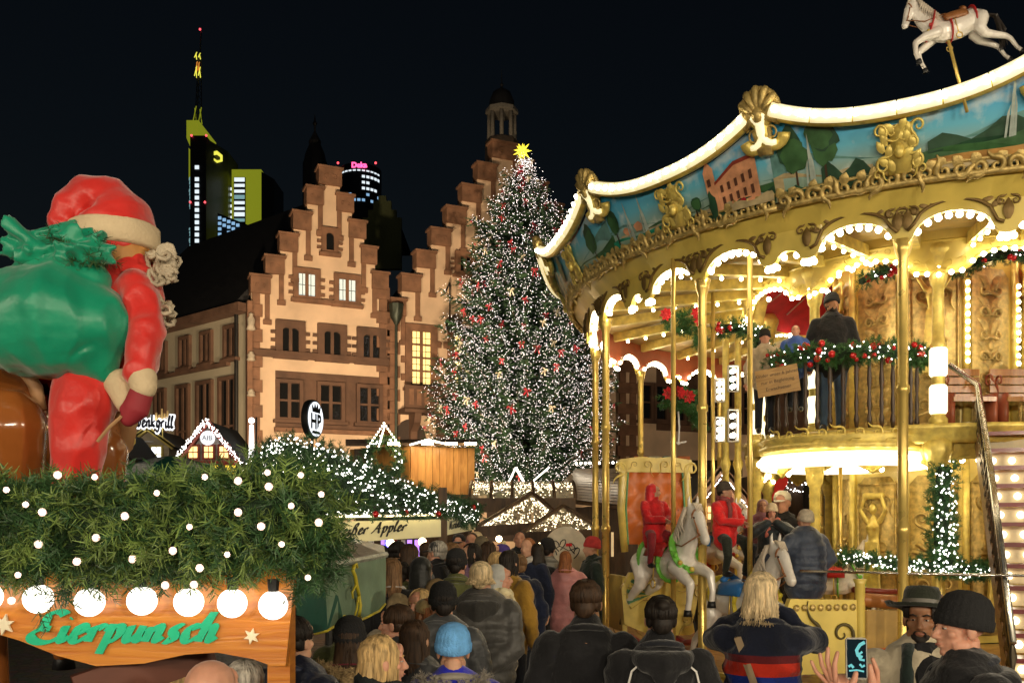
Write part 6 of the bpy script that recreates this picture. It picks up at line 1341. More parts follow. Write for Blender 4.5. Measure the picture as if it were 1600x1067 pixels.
def horse(label, loc, rz, har, sad, scale=1., kind=0, bodym=None, hair=None, pole=None, tailm=None):
    r = empty('carousel_horse', label, 'carousel horse', loc, rz, 'carousel horses'); r.scale = (scale,) * 3
    me = HM[kind].copy(); me.materials.clear(); me.materials.append(bodym or horse_white); bo = link('body', me, r)
    hair = hair or hair_white
    me = MANE.mesh('mane'); me.materials.append(hair); link('mane', me, r); me = TAIL.mesh('tail'); me.materials.append(tailm or hair_blk); link('tail', me, r)
    b = MB(); b.tube([(-.19, -.02, 1.06), (-.14, -.02, 1.17), (0, -.02, 1.2), (.14, -.02, 1.17), (.19, -.02, 1.06)], [(.2, .02), (.2, .03), (.2, .03), (.2, .03), (.2, .02)], 8, up=(0, 1, 0)); b.tube([(-.11, -.2, 1.2), (0, -.22, 1.27), (.11, -.2, 1.2)], [.035, .045, .035], 6); b.build('saddle', sad, r, True)
    for nm, y, z, rx, rz_, tl, w in (('girth', .08, .98, .18, .2, 0, .035), ('breast_band', .35, 1.12, .15, .19, 0.9, .055), ('crupper', -.33, 1.04, .185, .2, 0, .03)):
        b = MB(); pts = []
        for k in range(17): a = 2 * pi * k / 16; dz = rz_ * sin(a); pts.append((rx * cos(a), y - dz * tl * .6, z + dz))
        b.tube(pts, [(.014, w)] * 17, 6, up=(0, 1, .3)); o = b.build(nm, har, r, True)
        if nm == 'breast_band':
            for k in range(7): a = pi + pi * (k + .5) / 7; dz = rz_ * sin(a); MB().ell((rx * 1.08 * cos(a), y - dz * tl * .6 + .03, z + dz), .03, 7, 5).build('rosette', M('rosette yellow', (.6, .45, .08), .4) if k % 2 else har, o, True)
    b = MB(); b.tube([(.066 * cos(a), .68 + .03 * sin(a) * 0 - .035 * sin(a), 1.335 + .05 * sin(a)) for a in np.linspace(0, 2 * pi, 13)], .011, 5); b.tube([(.07 * cos(a), .585 + .02 * sin(a), 1.52 + .07 * sin(a)) for a in np.linspace(0, 2 * pi, 13)], .011, 5)
    for s in (-1, 1): b.tube([(s * .066, .6, 1.5), (s * .056, .68, 1.34)], .009, 5); b.tube([(s * .056, .69, 1.3), (s * .11, .45, 1.18), (s * .09, .1, 1.22)], .008, 5)
    b.build('bridle', M('brass-red bridle', (.30, .12, .04), .4), r, True)
    for s in (-1, 1):
        b = MB(); b.ell((s * .061, .615, 1.487), .013, 6, 5); b.build('eye', black, r, True)
        b = MB(); b.tube([(s * .18, .02, 1.1), (s * .215, .03, .8)], .009, 5); b.tube([(s * .215, .03 + .05 * cos(a), .75 + .05 * sin(a)) for a in np.linspace(0, 2 * pi, 9)], .01, 5); b.build('stirrup', brass, r, True)
    hv = ([(.1, .55, .46), (-.1, .7, .56)] + [(.11, -.81, .24), (-.11, -.91, .24)]) if kind == 0 else [(s * .1, .31, .03) for s in (-1, 1)] + [(s * .11, -.46, .03) for s in (-1, 1)]
    for x, y, z in hv: MB().lathe([(.05, -.035), (.04, .035)], 8, (x, y, z)).build('hoof', black, r, True)
    if pole:
        MB().lathe([(.028, pole[0]), (.028, pole[1])], 8, (0, .12, 0)).build('pole', brass, r, True)
        MB().lathe([(.04, 1.18), (.045, 1.22), (.04, 1.26)], 8, (0, .12, 0)).build('pole_collar', black, r, True)
    return r
def on_deck(px, Y): return PX(px, Y), Y
lime = M('lime harness', (.16, .5, .06), .4); yelh = M('yellow harness', (.62, .5, .04), .4); blueh = M('blue saddle cloth', (.03, .18, .5), .4); redh = M('red harness', (.5, .03, .03), .4)
x, y = on_deck(1043, 10.7); horse('white carousel horse with lime breast collar carrying the child in a red coat', (x, y, .62), R(203), lime, redh, 1.05, pole=(-.1, 4.7))
x, y = on_deck(1160, 10.1); horse('white carousel horse with yellow breast collar ridden by the boy in striped hat', (x, y, .2), R(206), yelh, blueh, 1.05, pole=(.3, 5.1))
x, y = on_deck(1102, 12.6); horse('white carousel horse half hidden behind the red-coated boy', (x, y, .75), R(228), redh, blueh, 1., pole=(-.2, 4.6))
x, y = on_deck(1300, 12.9); horse('white carousel horse beyond the person in the navy jacket', (x, y, .35), R(250), lime, redh, .95, pole=(.2, 2.8))
rh = horse('small white horse ornament with red saddle on top of the carousel crest', (*on_deck(1512, 8.1), 6.08), R(84), redh, M('tan saddle', (.3, .12, .04), .4), .54, pole=(-.45, 1.2)); rh.rotation_euler = (R(-14), 0, R(84))
hb = horse('chestnut brown horse under the Santa figure on the stall roof', (PX(45, 4.6), 4.75, PZ(640, 4.35) - 1.38), R(-4), M('tan leather', (.4, .22, .1), .6), redh, 1.32, 1, horse_brown, hair_blk, tailm=horse_brown)
# ---- throne chariot
th_ = empty('throne_chariot', 'yellow throne chariot with tufted orange back and gold scrolls', 'carousel seat', (PX(1024, 12.0), 12.0, .5), R(10))
tuft = M('orange leather', (.55, .13, .015), .4, var=.1); cream_g = M('pale yellow enamel', (.68, .52, .12), .35, coat=.3)
zz0, zz1 = PZ(850, 12) - .5, PZ(738, 12) - .5
b = MB(); nx, nz = 16, 18; vs = []
for i in range(nx + 1):
    for j in range(nz + 1):
        x = -.42 + .84 * i / nx; z = zz0 + (zz1 - zz0) * j / nz; u = (x + z) * 5.5; v = (x - z) * 5.5; vs.append((x, .05 - .05 * abs(sin(u * pi / 2) * sin(v * pi / 2)) ** .5, z))
b.add(vs, [(i * (nz + 1) + j, (i + 1) * (nz + 1) + j, (i + 1) * (nz + 1) + j + 1, i * (nz + 1) + j + 1) for i in range(nx) for j in range(nz)]); b.build('tufted_back', tuft, th_, True)
for i in range(5):
    for j in range(5): MB().ell((-.34 + .17 * i + (.085 if j % 2 else 0), .045, zz0 + .1 + j * .18), .012, 6, 4).build('button', M('dark leather button', (.25, .05, .01), .5), th_)
for s in (-1, 1):
    b = MB(); b.tube([(s * .42, .02, zz0 - .1), (s * .47, .02, (zz0 + zz1) / 2), (s * .44, .02, zz1), (s * .5, .02, zz1 + .14)], [.05, .055, .06, .05], 8); put_scroll(b, scroll(s * .5, zz1 + .05, .1, s, 1.4, 1.5, 1), lambda a, c, d: (a, -.02, c)); b.build('back_post', cream_g, th_, True)
    MB().tube([(s * .38, -.005, zz0), (s * .41, -.005, (zz0 + zz1) / 2), (s * .38, -.005, zz1)], .014, 6).build('green_piping', M('green piping', (.1, .3, .12), .4), th_)
b = MB(); b.prism([(-.52, zz1), (-.5, zz1 + .17), (-.2, zz1 + .21), (0, zz1 + .19), (.2, zz1 + .21), (.5, zz1 + .17), (.52, zz1)], fl, -.03, .1); cr_ = b.build('crest_rail', cream_g, th_)
b = MB(); 
for s in (-1, 1): put_scroll(b, scroll(s * .12, zz1 + .1, .06, s, 1.4, 2.4, 1 if s > 0 else 2), lambda a, c, d: (a, -.045, c), thick=.6); put_scroll(b, scroll(s * .3, zz1 + .1, .045, -s, 1.2, 1.8, 1 if s > 0 else 2), lambda a, c, d: (a, -.045, c), thick=.6)
b.build('crest_scrolls', gold2, cr_, True)
body = [(-.62, .35), (-.66, .8), (-.55, 1.0), (-.3, 1.02), (0, .9), (.3, 1.02), (.55, .98), (.6, .7), (.5, .35), (.25, .2), (-.25, .2)]
b = MB(); b.prism(body, fl, -.62, -.54); fb = b.build('front_panel', cream_g, th_)
b = MB()
for s in (-1, 1):
    put_scroll(b, scroll(s * .35, .75, .1, s, 1.4, 2.2, 0), lambda a, c, d: (a, -.635, c), thick=.8); put_scroll(b, scroll(s * .2, .4, .09, -s, 1.4, 2.0, 1), lambda a, c, d: (a, -.635, c), thick=.8)
b.build('panel_scrolls', gold2, fb, True)
for i in range(9): a = R(100 + i * 14); MB().tube([(-.3, -.64, .72), (-.3 + .3 * cos(a), -.65, .72 + .3 * sin(a))], [.006, .026], 5).build('fan_rib', M('green fan rib', (.08, .22, .1), .4) if i % 2 else cream_g, fb)
for s in (-1, 1): MB().box((s * .6, -.27, .6), (.06, .6, .7)).build('side_panel', cream_g, th_)
MB().box((0, -.25, .55), (1.1, .6, .1)).build('seat', tuft, th_)
for s in (-1, 1): MB().tube([(s * .3, -.7, .12), (s * .3, -.3, .06), (s * .3, .1, .1)], .04, 8).build('red_rocker', redh, th_)
# ---- gondola in front
gd = empty('gondola', 'yellow gondola with dark scrolls and brown upholstered rim at the carousel edge', 'carousel seat', (PX(1330, 9.2), 9.2, .5), R(10))
b = MB(); b.prism([(-.72, .1), (-.75, .78), (-.72, .86), (.0, .84), (.02, .1)], fl, -.1, -.02); fp = b.build('side_panel', goldp, gd)
for i in range(8): b = MB(); b.ell((-.66 + i * .088, -.11, .77), (.034, .02, .036), 8, 6); b.tube([(-.66 + i * .088, -.125, .74), (-.645 + i * .088, -.13, .77), (-.66 + i * .088, -.125, .795)], .008, 5); b.build('edge_shell', gold2, fp, True)
for s, x0 in ((1, -.5), (-1, -.16)): b = MB(); put_scroll(b, scroll(x0, .5, .12, s, 1.1, 2.2, .5), lambda a, c, d: (a, -.11, c), thick=.8); b.build('painted_scroll', M('olive scroll', (.10, .075, .02), .5), fp, True)
MB().lathe([(.06, 0), (.05, .1), (.05, 1.0), (.07, 1.05)], 10, (.05, -.08, 0)).build('corner_post', goldp, gd, True)
b = MB(); b.tube([(.08, -.05, .84), (.5, -.02, .8), (.95, .1, .78), (1.25, .35, .78)], .075, 10, round_=True); b.build('padded_rim', M('tan leather rim', (.36, .13, .03), .4), gd, True)
b = MB(); b.tube([(.08, .1, .93), (.5, .15, .9), (1.0, .3, .88)], .03, 8); b.build('back_rail', M('oxblood rail', (.2, .03, .015), .35), gd, True)
MB().box((.6, .05, .42), (1.1, .06, .6)).build('lower_panel', M('amber panel', (.42, .26, .06), .4), gd)
MB().box((.2, .35, .3), (1.8, .7, .06)).build('seat', tuft, gd)
# ---- fir garlands on the carousel
def cgar(label, pts, rad, cnt, nl, nb, ln=.05):
    r = empty('carousel_garland', label, 'garland', pts[0], group='fir garlands on the carousel'); l = Vector(pts[0]); pp = [Vector(p) - l for p in pts]
    MB().tube(pp, rad * .6, 6).build('garland_core', M('dark garland core', (.012, .03, .012), .9), r)
    v, f = needles(pp, rad, cnt, ln, .0065, RNG); tag(np_mesh('needles', v, f, M('garland needles', (.04, .14, .03), .5, var=.4), r), kind='stuff')
    def on():
        i = random.randrange(len(pp) - 1); d = Vector((rnd(-1, 1), rnd(-1.4, -.1), rnd(-1, 1))).normalized(); return pp[i].lerp(pp[i + 1], rnd(0, 1)) + d * rad * rnd(.9, 1.2)
    lv, lf = octs(np.array([tuple(on()) for _ in range(nl)]), .011); tag(np_mesh('garland_lights', lv, lf, tinym, r), kind='stuff')
    for _ in range(nb): link('bauble', bulb_mesh(rnd(.028, .05), redm), r, on())
    return r
Yr = 11.0; bx, by = KX + BX, KY + BY
cgar('garland with red baubles along the round balcony rail', [(bx + 1.02 * cos(R(a)), by + 1.02 * sin(R(a)), 4.25 - .04 * abs(sin(R(a * 4)))) for a in range(165, 335, 12)], .125, 20000, 90, 44)
cgar('upright garland wound round the front post below the balcony', [P(1475, 730, 10.6), P(1472, 790, 10.55), P(1470, 840, 10.55), P(1478, 885, 10.5)], .15, 11000, 130, 0)
cgar('low garland along the lower deck rail', [P(1310, 868, 10.9), P(1380, 878, 10.7), P(1440, 882, 10.6), P(1500, 886, 10.5)], .08, 9000, 120, 0)
cgar('short garland at the foot of the carousel stair', [P(1500, 893, 9.9), P(1530, 888, 9.8), P(1552, 893, 9.7)], .08, 3500, 30, 0)
cgar('garland draped along the upper tent edge by the stairs', [P(1490, 420, 11.4), P(1545, 402, 11.2), P(1610, 392, 11.0)], .09, 5000, 20, 6)
cgar('garland hanging inside the left of the upper arches', [P(1345, 440, 11.6), P(1375, 428, 11.7), P(1400, 418, 11.8)], .07, 2500, 10, 5)
cgar('garland round the slim column left of the balcony', [P(1120, 515, 12.6), P(1150, 512, 12.5), P(1185, 520, 12.4), P(1195, 560, 12.2)], .11, 5500, 24, 12)
def poinsettia(label, p, sprays):
    r = empty('hanging_bouquet', label, 'bouquet', p, group='hanging bouquets on the carousel'); v, f = needles([(-.1, 0, 0), (.1, 0, 0)], .12, 2600, .06, .007, RNG, .5); v2, f2 = needles([(.15, 0, -.05), (.28, 0, -.3)], .05, 1600, .06, .006, RNG, .8)
    tag(np_mesh('needles', np.vstack([v, v2]), np.vstack([f, f2 + len(v)]), M('garland needles', (.04, .14, .03)), r), kind='stuff')
    for dx, dz in sprays:
        b = MB()
        for i in range(8): a = i * pi / 4 + .2; c = Vector((dx, -.12, dz)); e = c + Vector((.09 * cos(a), -.02, .09 * sin(a))); n_ = Vector((-sin(a), 0, cos(a))) * .032; mth = c.lerp(e, .55) + Vector((0, -.03, 0)); b.add([c, mth + n_, e, mth - n_], [(0, 1, 2, 3)])
        b.ell((dx, -.13, dz), .02, 6, 4); b.build('red_flower', redf, r)
poinsettia('red flower bouquet hanging among the poles above the throne chariot', P(1060, 622, 11.2), [(-.14, .04), (-.02, .05), (.1, 0)])
poinsettia('red flower bouquet hanging under the canopy at the left', P(1062, 500, 11.6), [(-.2, .04), (.2, .06), (.24, -.04)])
b = empty('chain_ornament', 'pale chain ornament hanging below the red flower bouquet', 'ornament', P(1060, 655, 11.25)); MB().tube([(0, 0, .1), (.01, 0, -.1), (0, 0, -.32)], .012, 6).build('chain', white, b); MB().tube([(-.1, 0, -.28), (0, 0, -.3), (.1, 0, -.28)], .012, 6).build('crossbar', white, b)
# ================================================================== PEOPLE
def head_mesh(vox):
    b = MB(); E_ = b.ell
    E_((0, -.014, .036), (.077, .096, .083), 14, 10); E_((0, .032, -.03), (.059, .06, .084), 14, 10); E_((0, .036, -.083), (.046, .044, .036), 12, 8); E_((0, .07, -.1), (.021, .017, .017), 10, 7)
    for s in (-1, 1):
        E_((s * .042, .058, -.022), (.023, .022, .021)); E_((s * .079, -.006, -.012), (.011, .022, .034)); E_((s * .03, .076, .026), (.022, .013, .009)); E_((s * .012, .098, -.037), (.0095, .011, .009)); E_((s * .05, .02, -.07), (.02, .04, .03))
    b.tube([(0, .084, .018), (0, .098, -.012), (0, .11, -.034)], [.010, .0115, .0135], 8, round_=True); E_((0, .087, -.06), (.025, .012, .0065)); E_((0, .086, -.0735), (.021, .012, .007)); E_((0, .075, .05), (.05, .02, .035))
    b.tube([(0, -.02, -.05), (0, -.028, -.13), (0, -.03, -.24)], [.05, .05, .062], 12)
    return remesh(b, vox, 2, .45)
HEAD = head_mesh(.0062); HEADLO = head_mesh(.011)
def hand_pts(b, wrist, d, up, s, curl=.5):
    """palm and five fingers at a wrist; d = pointing direction, up = back-of-hand normal, s = +1 right -1 left"""
    w = Vector(wrist); d = Vector(d).normalized(); n = Vector(up); n = (n - d * n.dot(d)).normalized(); x = d.cross(n) * s
    b.tube([w, w + d * .05, w + d * .085], [(.026, .018), (.038, .017), (.04, .014)], 8, up=x, round_=True)
    for i, (off, ln) in enumerate(((.03, .068), (.011, .078), (-.009, .072), (-.028, .056))):
        p = w + d * .085 + x * off; d1 = (d - n * curl * .5).normalized(); d2 = (d - n * curl * 1.4).normalized(); m1 = p + d1 * ln * .5
        b.tube([p - d * .02, p, m1, m1 + d2 * ln * .5], [.0095, .0095, .0085, .007], 6, round_=True)
    p = w + d * .02 + x * .028; d1 = (d * .6 + x * .7 - n * .3).normalized(); b.tube([p, p + d1 * .045, p + d1 * .045 + (d * .9 - n * .3 * curl).normalized() * .035], [.013, .011, .008], 6, round_=True)
SK = {k: M('skin ' + k, c, .5, var=.1, scale=20, spec=.4) for k, c in dict(fair=(.56, .31, .20), tan=(.42, .21, .115), brown=(.27, .125, .062), pink=(.60, .30, .20)).items()}
for m_ in SK.values(): n_ = m_.node_tree.nodes['Principled BSDF']; n_.inputs['Subsurface Weight'].default_value = .12; n_.inputs['Subsurface Scale'].default_value = .01
HC = {k: M('hair ' + k, c, .6, var=.55, scale=60, stretch=(1, 1, .15), spec=.3) for k, c in dict(blond=(.50, .34, .15), lblond=(.62, .48, .28), brown=(.05, .027, .014), dark=(.018, .013, .01), grey=(.42, .39, .34), red=(.25, .09, .03), lbrown=(.2, .11, .05)).items()}
_cm = {}
def cloth(col, kind='plain', name=None):
    col = tuple(min(1, q_ * (1.5 if max(col) > .045 else .85)) for q_ in col); k = (tuple(col), kind)
    if k not in _cm:
        nm = name or ('cloth %s %.2f %.2f %.2f' % (kind, *col))
        if kind == 'puffer': _cm[k] = M(nm, col, .5, var=.25, scale=6, bump=.5, bscale=22, sheen=.2, spec=.45)
        elif kind == 'knit': _cm[k] = M(nm, col, .9, var=.2, scale=20, bump=.5, bscale=120)
        elif kind == 'fur': _cm[k] = M(nm, col, .9, var=.4, scale=40)
        else: _cm[k] = M(nm, col, .88, var=.3, scale=5, bump=.8, bscale=20, sheen=.25, spec=.25)
    return _cm[k]
def strands(rt_, n, length, hm, wid=.008, front=False, part=0., jit=.02):
    b = MB()
    for i in range(n):
        az = rnd(.22 * pi, 1.78 * pi) if not front else rnd(0, 2 * pi); az += pi / 2      # leave the face free
        pts = []; r = []
        for k in range(5):
            el = R(86 - 26 * k) ; w_ = 1.055 + .03 * rnd(-1, 1)
            pts.append(Vector((.081 * w_ * cos(el) * cos(az), -.018 + .102 * w_ * cos(el) * sin(az), .036 + .088 * w_ * sin(el)))); r.append(wid * (.7 if k == 0 else 1))
        x, y, z = pts[-1]; L = length * rnd(.75, 1.05); m_ = 4
        if length > .02:
            for k in range(1, m_ + 1): t = k / m_; pts.append(Vector((x * (1 + .12 * t) + rnd(-jit, jit) * t, y * (1 + .05 * t) - .02 * t + rnd(-jit, jit) * t, z - L * t))); r.append(wid * (1 - .75 * t ** 3))
        b.tube(pts, r, 4)
    return b
def person(label, px, top, Y, rz, coat=(.02, .02, .022), ctype='plain', legs=(.015, .017, .025), hat=None, hatc=(.012, .012, .013), hair='short', hc='brown', skin='fair', arms='down', hy=0, hp=0, zb=0., h=None, sit=False, beard=None, fur=None, scarf=None, hood=None, long=.78, wide=1., group=None, collar=None, extra=None, lean=0.):
    s_hat = {None: 0, 'beanie': .02, 'fedora': .03, 'cap': .015, 'pom': .03, 'hood': .02}[hat]; x = PX(px, Y)
    if h is None: h = (PZ(top, Y) - zb) / (1 + s_hat / 1.75)
    s = h / 1.75
    if sit: zb = PZ(top, Y) - (1.75 + s_hat) * s
    near = Y < 7.2; mid = Y < 11.5; vx = .015 if near else .024 if mid else .034
    r = empty('person', label, 'person', (x, Y, zb), R(rz), group or 'visitors at the market'); r.scale = (s, s, s)
    H = Matrix.Translation((0, .0 + lean, 1.625)) @ Matrix.Rotation(R(hy), 4, 'Z') @ Matrix.Rotation(R(-hp), 4, 'X')
    def hl(p): return H @ Vector(p)
    AR = dict(down=((-.29, .04, .84), (.29, .02, .84)), front=((-.07, .3, 1.1), (.07, .3, 1.12)), face=((-.07, .24, 1.45), (.07, .24, 1.45)), phone=((-.06, .36, 1.5), (.07, .36, 1.5)), back=((-.04, -.2, .95), (.05, -.21, .98)), pocket=((-.25, .12, .95), (.25, .12, .95)), rein=((-.06, .36, 1.12), (.06, .36, 1.14)), cup=((-.22, .1, .98), (.1, .33, 1.25)), reach=((-.45, .3, 1.1), (.25, .12, .95)))
    hands = AR[arms] if isinstance(arms, str) else arms
    # body: head, neck, hands, hidden trunk as one skin mesh
    b = MB(); b.mesh_add(HEAD if near else HEADLO, H); b.tube([(0, -.02, 1.42), (0, -.02, 1.1), (0, 0, .95)], [(.14, .09), (.13, .09), (.14, .1)], 8)
    coatb = MB(); T = lambda pts, rr, seg=10: coatb.tube(pts, rr, seg, round_=True)
    zs = np.linspace(long, 1.4, 44 if ctype == 'puffer' else 12); ring = [((.19 if zq < 1.0 else .178) + .02 * sin((zq - .7) * 4.0) - max(0, zq - 1.32) * .3, (.15 + .012 * sin((zq - .75) * 5)) - max(0, zq - 1.3) * .25) for zq in zs]
    if ctype == 'puffer': ring = [(a * 1.12 + .024 * abs(sin(zq * 30)) ** .7 - .012, c * 1.18 + .024 * abs(sin(zq * 30)) ** .7 - .012) for (a, c), zq in zip(ring, zs)]
    T([(0, lean * max(0, (zq - .95) / .6), zq) for zq in zs], [(a * wide, c * wide) for a, c in ring], 16)
    T([(0, lean * .7, 1.36), (0, -.005 + lean * .8, 1.44), (0, -.01 + lean, 1.5)], [(.165 * wide, .105), (.11, .092), (.082, .08)], 14)
    up_ = isinstance(arms, str) and arms in ('phone', 'face')
    for sd, hd in zip((-1, 1), hands):
        sh = Vector((sd * .185 * wide, -.01 + lean * .7, 1.385)); hd = Vector(hd); mdl = (sh + hd) / 2; dist = (hd - sh).length; bend = sqrt(max(.003, .285 ** 2 - (min(dist, .56) / 2) ** 2))
        out = Vector((sd * .75, -.55 if hd.y > 0 else .3, -.5)); ax = (hd - sh).normalized(); out = (out - ax * out.dot(ax)).normalized(); el = mdl + out * bend
        k = 1.22 if ctype == 'puffer' else .92 if up_ else 1.06
        n_ = 7; p_ = [sh.lerp(el, t / 3) for t in range(3)] + [el.lerp(hd, t / 4) for t in range(5)]; rr = [.078, .074, .068, .064, .06, .056, .052, .05]
        if ctype == 'puffer': p_ = [sh.lerp(el, t / 9) for t in range(9)] + [el.lerp(hd, t / 9) for t in range(10)]; rr = [(.078 - .0015 * t) + .009 * abs(sin(t * 1.2)) for t in range(19)]
        T(p_, [q_ * k for q_ in rr])
        dr = (hd - el).normalized(); hand_pts(b, hd - dr * .015, dr, (0, -.3, 1) if hd.z < 1.3 else (0, -1, .3), -sd, .7)
    b.build('body', SK[skin], r, True)
    blob('coat', coatb, vx, cloth(coat, ctype if ctype != 'hoodie' else 'plain'), r, 1 if ctype == 'puffer' else 2, wr=(.008 if ctype == 'puffer' else .02) if mid else .012, wsc=(5, 5, 8))
    # legs
    lg = cloth(legs)
    if sit:
        b = MB()
        for sd in (-1, 1): b.tube([(sd * .09, 0, .92), (sd * .19, .2, .86), (sd * .23, .26, .62), (sd * .22, .2, .4)], [.1, .088, .066, .05], 9, round_=True)
        blob('trousers', b, .02, lg, r, 2)
        for sd in (-1, 1): MB().ell((sd * .22, .25, .36), (.045, .115, .045), 8, 6).build('shoe', black, r, True)
    else:
        b = MB()
        for sd in (-1, 1): b.tube([(sd * .09, 0, .95), (sd * .1, .01, .7), (sd * .1, .02 * sd, .48), (sd * .105, -.01, .1)], [(.105, .11), .088, .068, .06], 9, round_=True)
        b.build('trousers', lg, r, True)
        for sd in (-1, 1): MB().ell((sd * .105, .05, .05), (.048, .13, .055), 8, 6).build('shoe', M('pale sneaker', (.55, .52, .48), .6) if 'sneakers' in label else black, r, True)
    if collar or ctype in ('puffer', 'plain'):
        b = MB(); c_ = collar or tuple(min(1, q_ * 1.15) for q_ in coat); b.tube([(.088 * cos(a), -.012 + lean + .088 * sin(a), 1.475 + (-.03 * sin(a))) for a in np.linspace(R(105), R(435), 14)], [(.02, .045)] * 14, 8, up=(0, 0, 1)); b.build('collar', cloth(c_, 'puffer' if ctype == 'puffer' else 'plain'), r, True)
    if hood:
        b = MB(); b.tube([(-.15, -.04 + lean, 1.43), (-.1, -.13 + lean, 1.41), (0, -.165 + lean, 1.4), (.1, -.13 + lean, 1.41), (.15, -.04 + lean, 1.43)], [.035, .062, .075, .062, .035], 10, round_=True); b.tube([(0, -.15 + lean, 1.41), (0, -.185 + lean, 1.31)], [(.11, .05), (.06, .03)], 10, round_=True); blob('hood', b, vx, cloth(hood, 'plain'), r, 3)
    if fur:
        pth = [(-.17, .03, 1.44), (-.15, -.08, 1.43), (-.08, -.17, 1.42), (0, -.19, 1.41), (.08, -.17, 1.42), (.15, -.08, 1.43), (.17, .03, 1.44)]; MB().tube(pth, .035, 8, round_=True).build('fur_core', cloth(fur, 'fur'), r, True)
        v, f = needles([Vector(p) for p in pth], .045, 11000, .03, .0035, RNG); tag(np_mesh('fur_trim', v, f, cloth(fur, 'fur'), r), kind='stuff')
    if scarf:
        b = MB(); b.tube([(.098 * cos(a), -.01 + lean + .098 * sin(a), 1.5 + .015 * sin(3 * a) - .03 * sin(a)) for a in np.linspace(0, 2 * pi, 17)], .042, 8); b.tube([(.05, .1 + lean, 1.47), (.06, .16, 1.35), (.07, .16, 1.2)], [(.045, .02)] * 3, 8); b.build('scarf', cloth(scarf, 'knit'), r, True)
    # hair
    hm = HC[hc]; hb = MB()
    if hair in ('short', 'long', 'bob', 'pony', 'bun', 'wavy', 'fluffy'):
        g_ = 1.06 if hair == 'fluffy' else 1.0
        hb.ell((0, -.03, .046), (.0835 * g_, .098 * g_, .083 * g_), 12, 8)
        for sd in (-1, 1): hb.ell((sd * .066, -.03, -.005), (.02, .045, .045))
        hb.ell((0, -.085, -.02), (.062, .045, .06))
        if hair in ('long', 'wavy'): hb.tube([(0, -.07, .0), (0, -.09, -.12), (0, -.08, -.27 if hair == 'long' else -.2)], [(.08, .05), (.098, .05), (.07, .03)], 10, round_=True)
        if hair == 'bob': hb.tube([(0, -.06, .0), (0, -.07, -.08), (0, -.06, -.15)], [(.085, .055), (.1, .06), (.085, .045)], 10, round_=True)
        if hair == 'pony': hb.tube([(0, -.11, .03), (0, -.15, .0), (0, -.14, -.15)], [.026, .032, .014], 8, round_=True)
        if hair == 'bun': hb.ell((0, -.1, .08), (.04, .04, .035))
    elif hair == 'bald':
        hb.ell((0, -.055, -.005), (.073, .065, .05)); 
        for sd in (-1, 1): hb.ell((sd * .066, -.03, -.005), (.016, .04, .035))
    if hair and hb.v and hat != 'hood':
        me = remesh(hb, .009 if near else .014, 2); me.transform(H); me.materials.append(hm); ho = link('hair', me, r)
        if hair != 'bald' and mid:
            ln_ = {'short': .015, 'fluffy': .05, 'long': .3, 'wavy': .24, 'bob': .16, 'pony': .015, 'bun': .015}[hair]
            b = strands(r, 260 if near else 70, ln_, hm, .0042 if near else .008, jit=.03 if hair in ('wavy', 'fluffy') else .015); me = b.mesh('strands'); me.transform(H); me.materials.append(hm); me.polygons.foreach_set('use_smooth', [True] * len(me.polygons)); tag(link('hair_strands', me, r), kind='stuff')
    # hats
    def put(mb_, nm, mt, sm=True):
        me = mb_.mesh(nm); me.transform(H); me.materials.append(mt); me.polygons.foreach_set('use_smooth', [True] * len(me.polygons)); return link(nm, me, r)
    tl = Matrix.Translation((0, -.012, .03)) @ Matrix.Rotation(R(10), 4, 'X')
    if hat in ('beanie', 'pom'):
        b = MB(); b.lathe([(.09, -.03), (.099, -.025), (.1, .012), (.095, .018), (.094, .03), (.088, .068), (.07, .1), (.038, .12), (.003, .125)], 72 if near else 24, sy=1.16); b.v = [(v[0] * (1 + .02 * cos(24 * atan2(v[1] / 1.16, v[0]))), v[1] * (1 + .02 * cos(24 * atan2(v[1] / 1.16, v[0]))), v[2]) for v in b.v] if near else b.v; b.v = [tuple(tl @ Vector(v)) for v in b.v]; ht = put(b, 'beanie', cloth(hatc, 'knit'))
        if hat == 'pom': b = MB(); b.ell(tl @ Vector((0, 0, .135)), .034, 8, 6); put(b, 'pompom', cloth((.5, .4, .2), 'fur'))
        if extra == 'stripes':
            for i, z in enumerate((.035, .055, .075)): b = MB(); b.lathe([(.0925 - .006 * i * i, z), (.0925 - .008 * i * i - .003, z + .008)], 24, sy=1.16, caps=False); b.v = [tuple(tl @ Vector(v)) for v in b.v]; put(b, 'stripe', cloth((.55, .45, .3), 'knit'))
    elif hat == 'fedora':
        b = MB(); b.lathe([(.085, -.005), (.165, -.012), (.175, .006), (.165, .0), (.092, .004), (.09, .03), (.086, .075), (.075, .1), (.05, .104), (.02, .095), (.002, .092)], 28, sy=1.16); b.v = [tuple(tl @ Vector((v[0], v[1], v[2] + .028 + (abs(v[0]) > .12) * .012))) for v in b.v]; ht = put(b, 'felt_hat', cloth(hatc))
        b = MB(); b.lathe([(.094, .008), (.093, .034)], 28, sy=1.16, caps=False); b.v = [tuple(tl @ Vector((v[0], v[1], v[2] + .028))) for v in b.v]; put(b, 'hat_band', M('grey hat band', (.12, .11, .09), .5))
    elif hat == 'cap':
        b = MB(); b.lathe([(.088, -.01), (.091, .02), (.08, .062), (.05, .088), (.003, .095)], 20, sy=1.14); b.v = [tuple(tl @ Vector(v)) for v in b.v]; put(b, 'cap', cloth(hatc)); b = MB(); b.tube([(0, .07, .02), (0, .13, .018), (0, .17, .006)], [(.07, .006), (.066, .005), (.035, .004)], 10); put(b, 'visor', cloth(hatc))
    elif hat == 'hood':
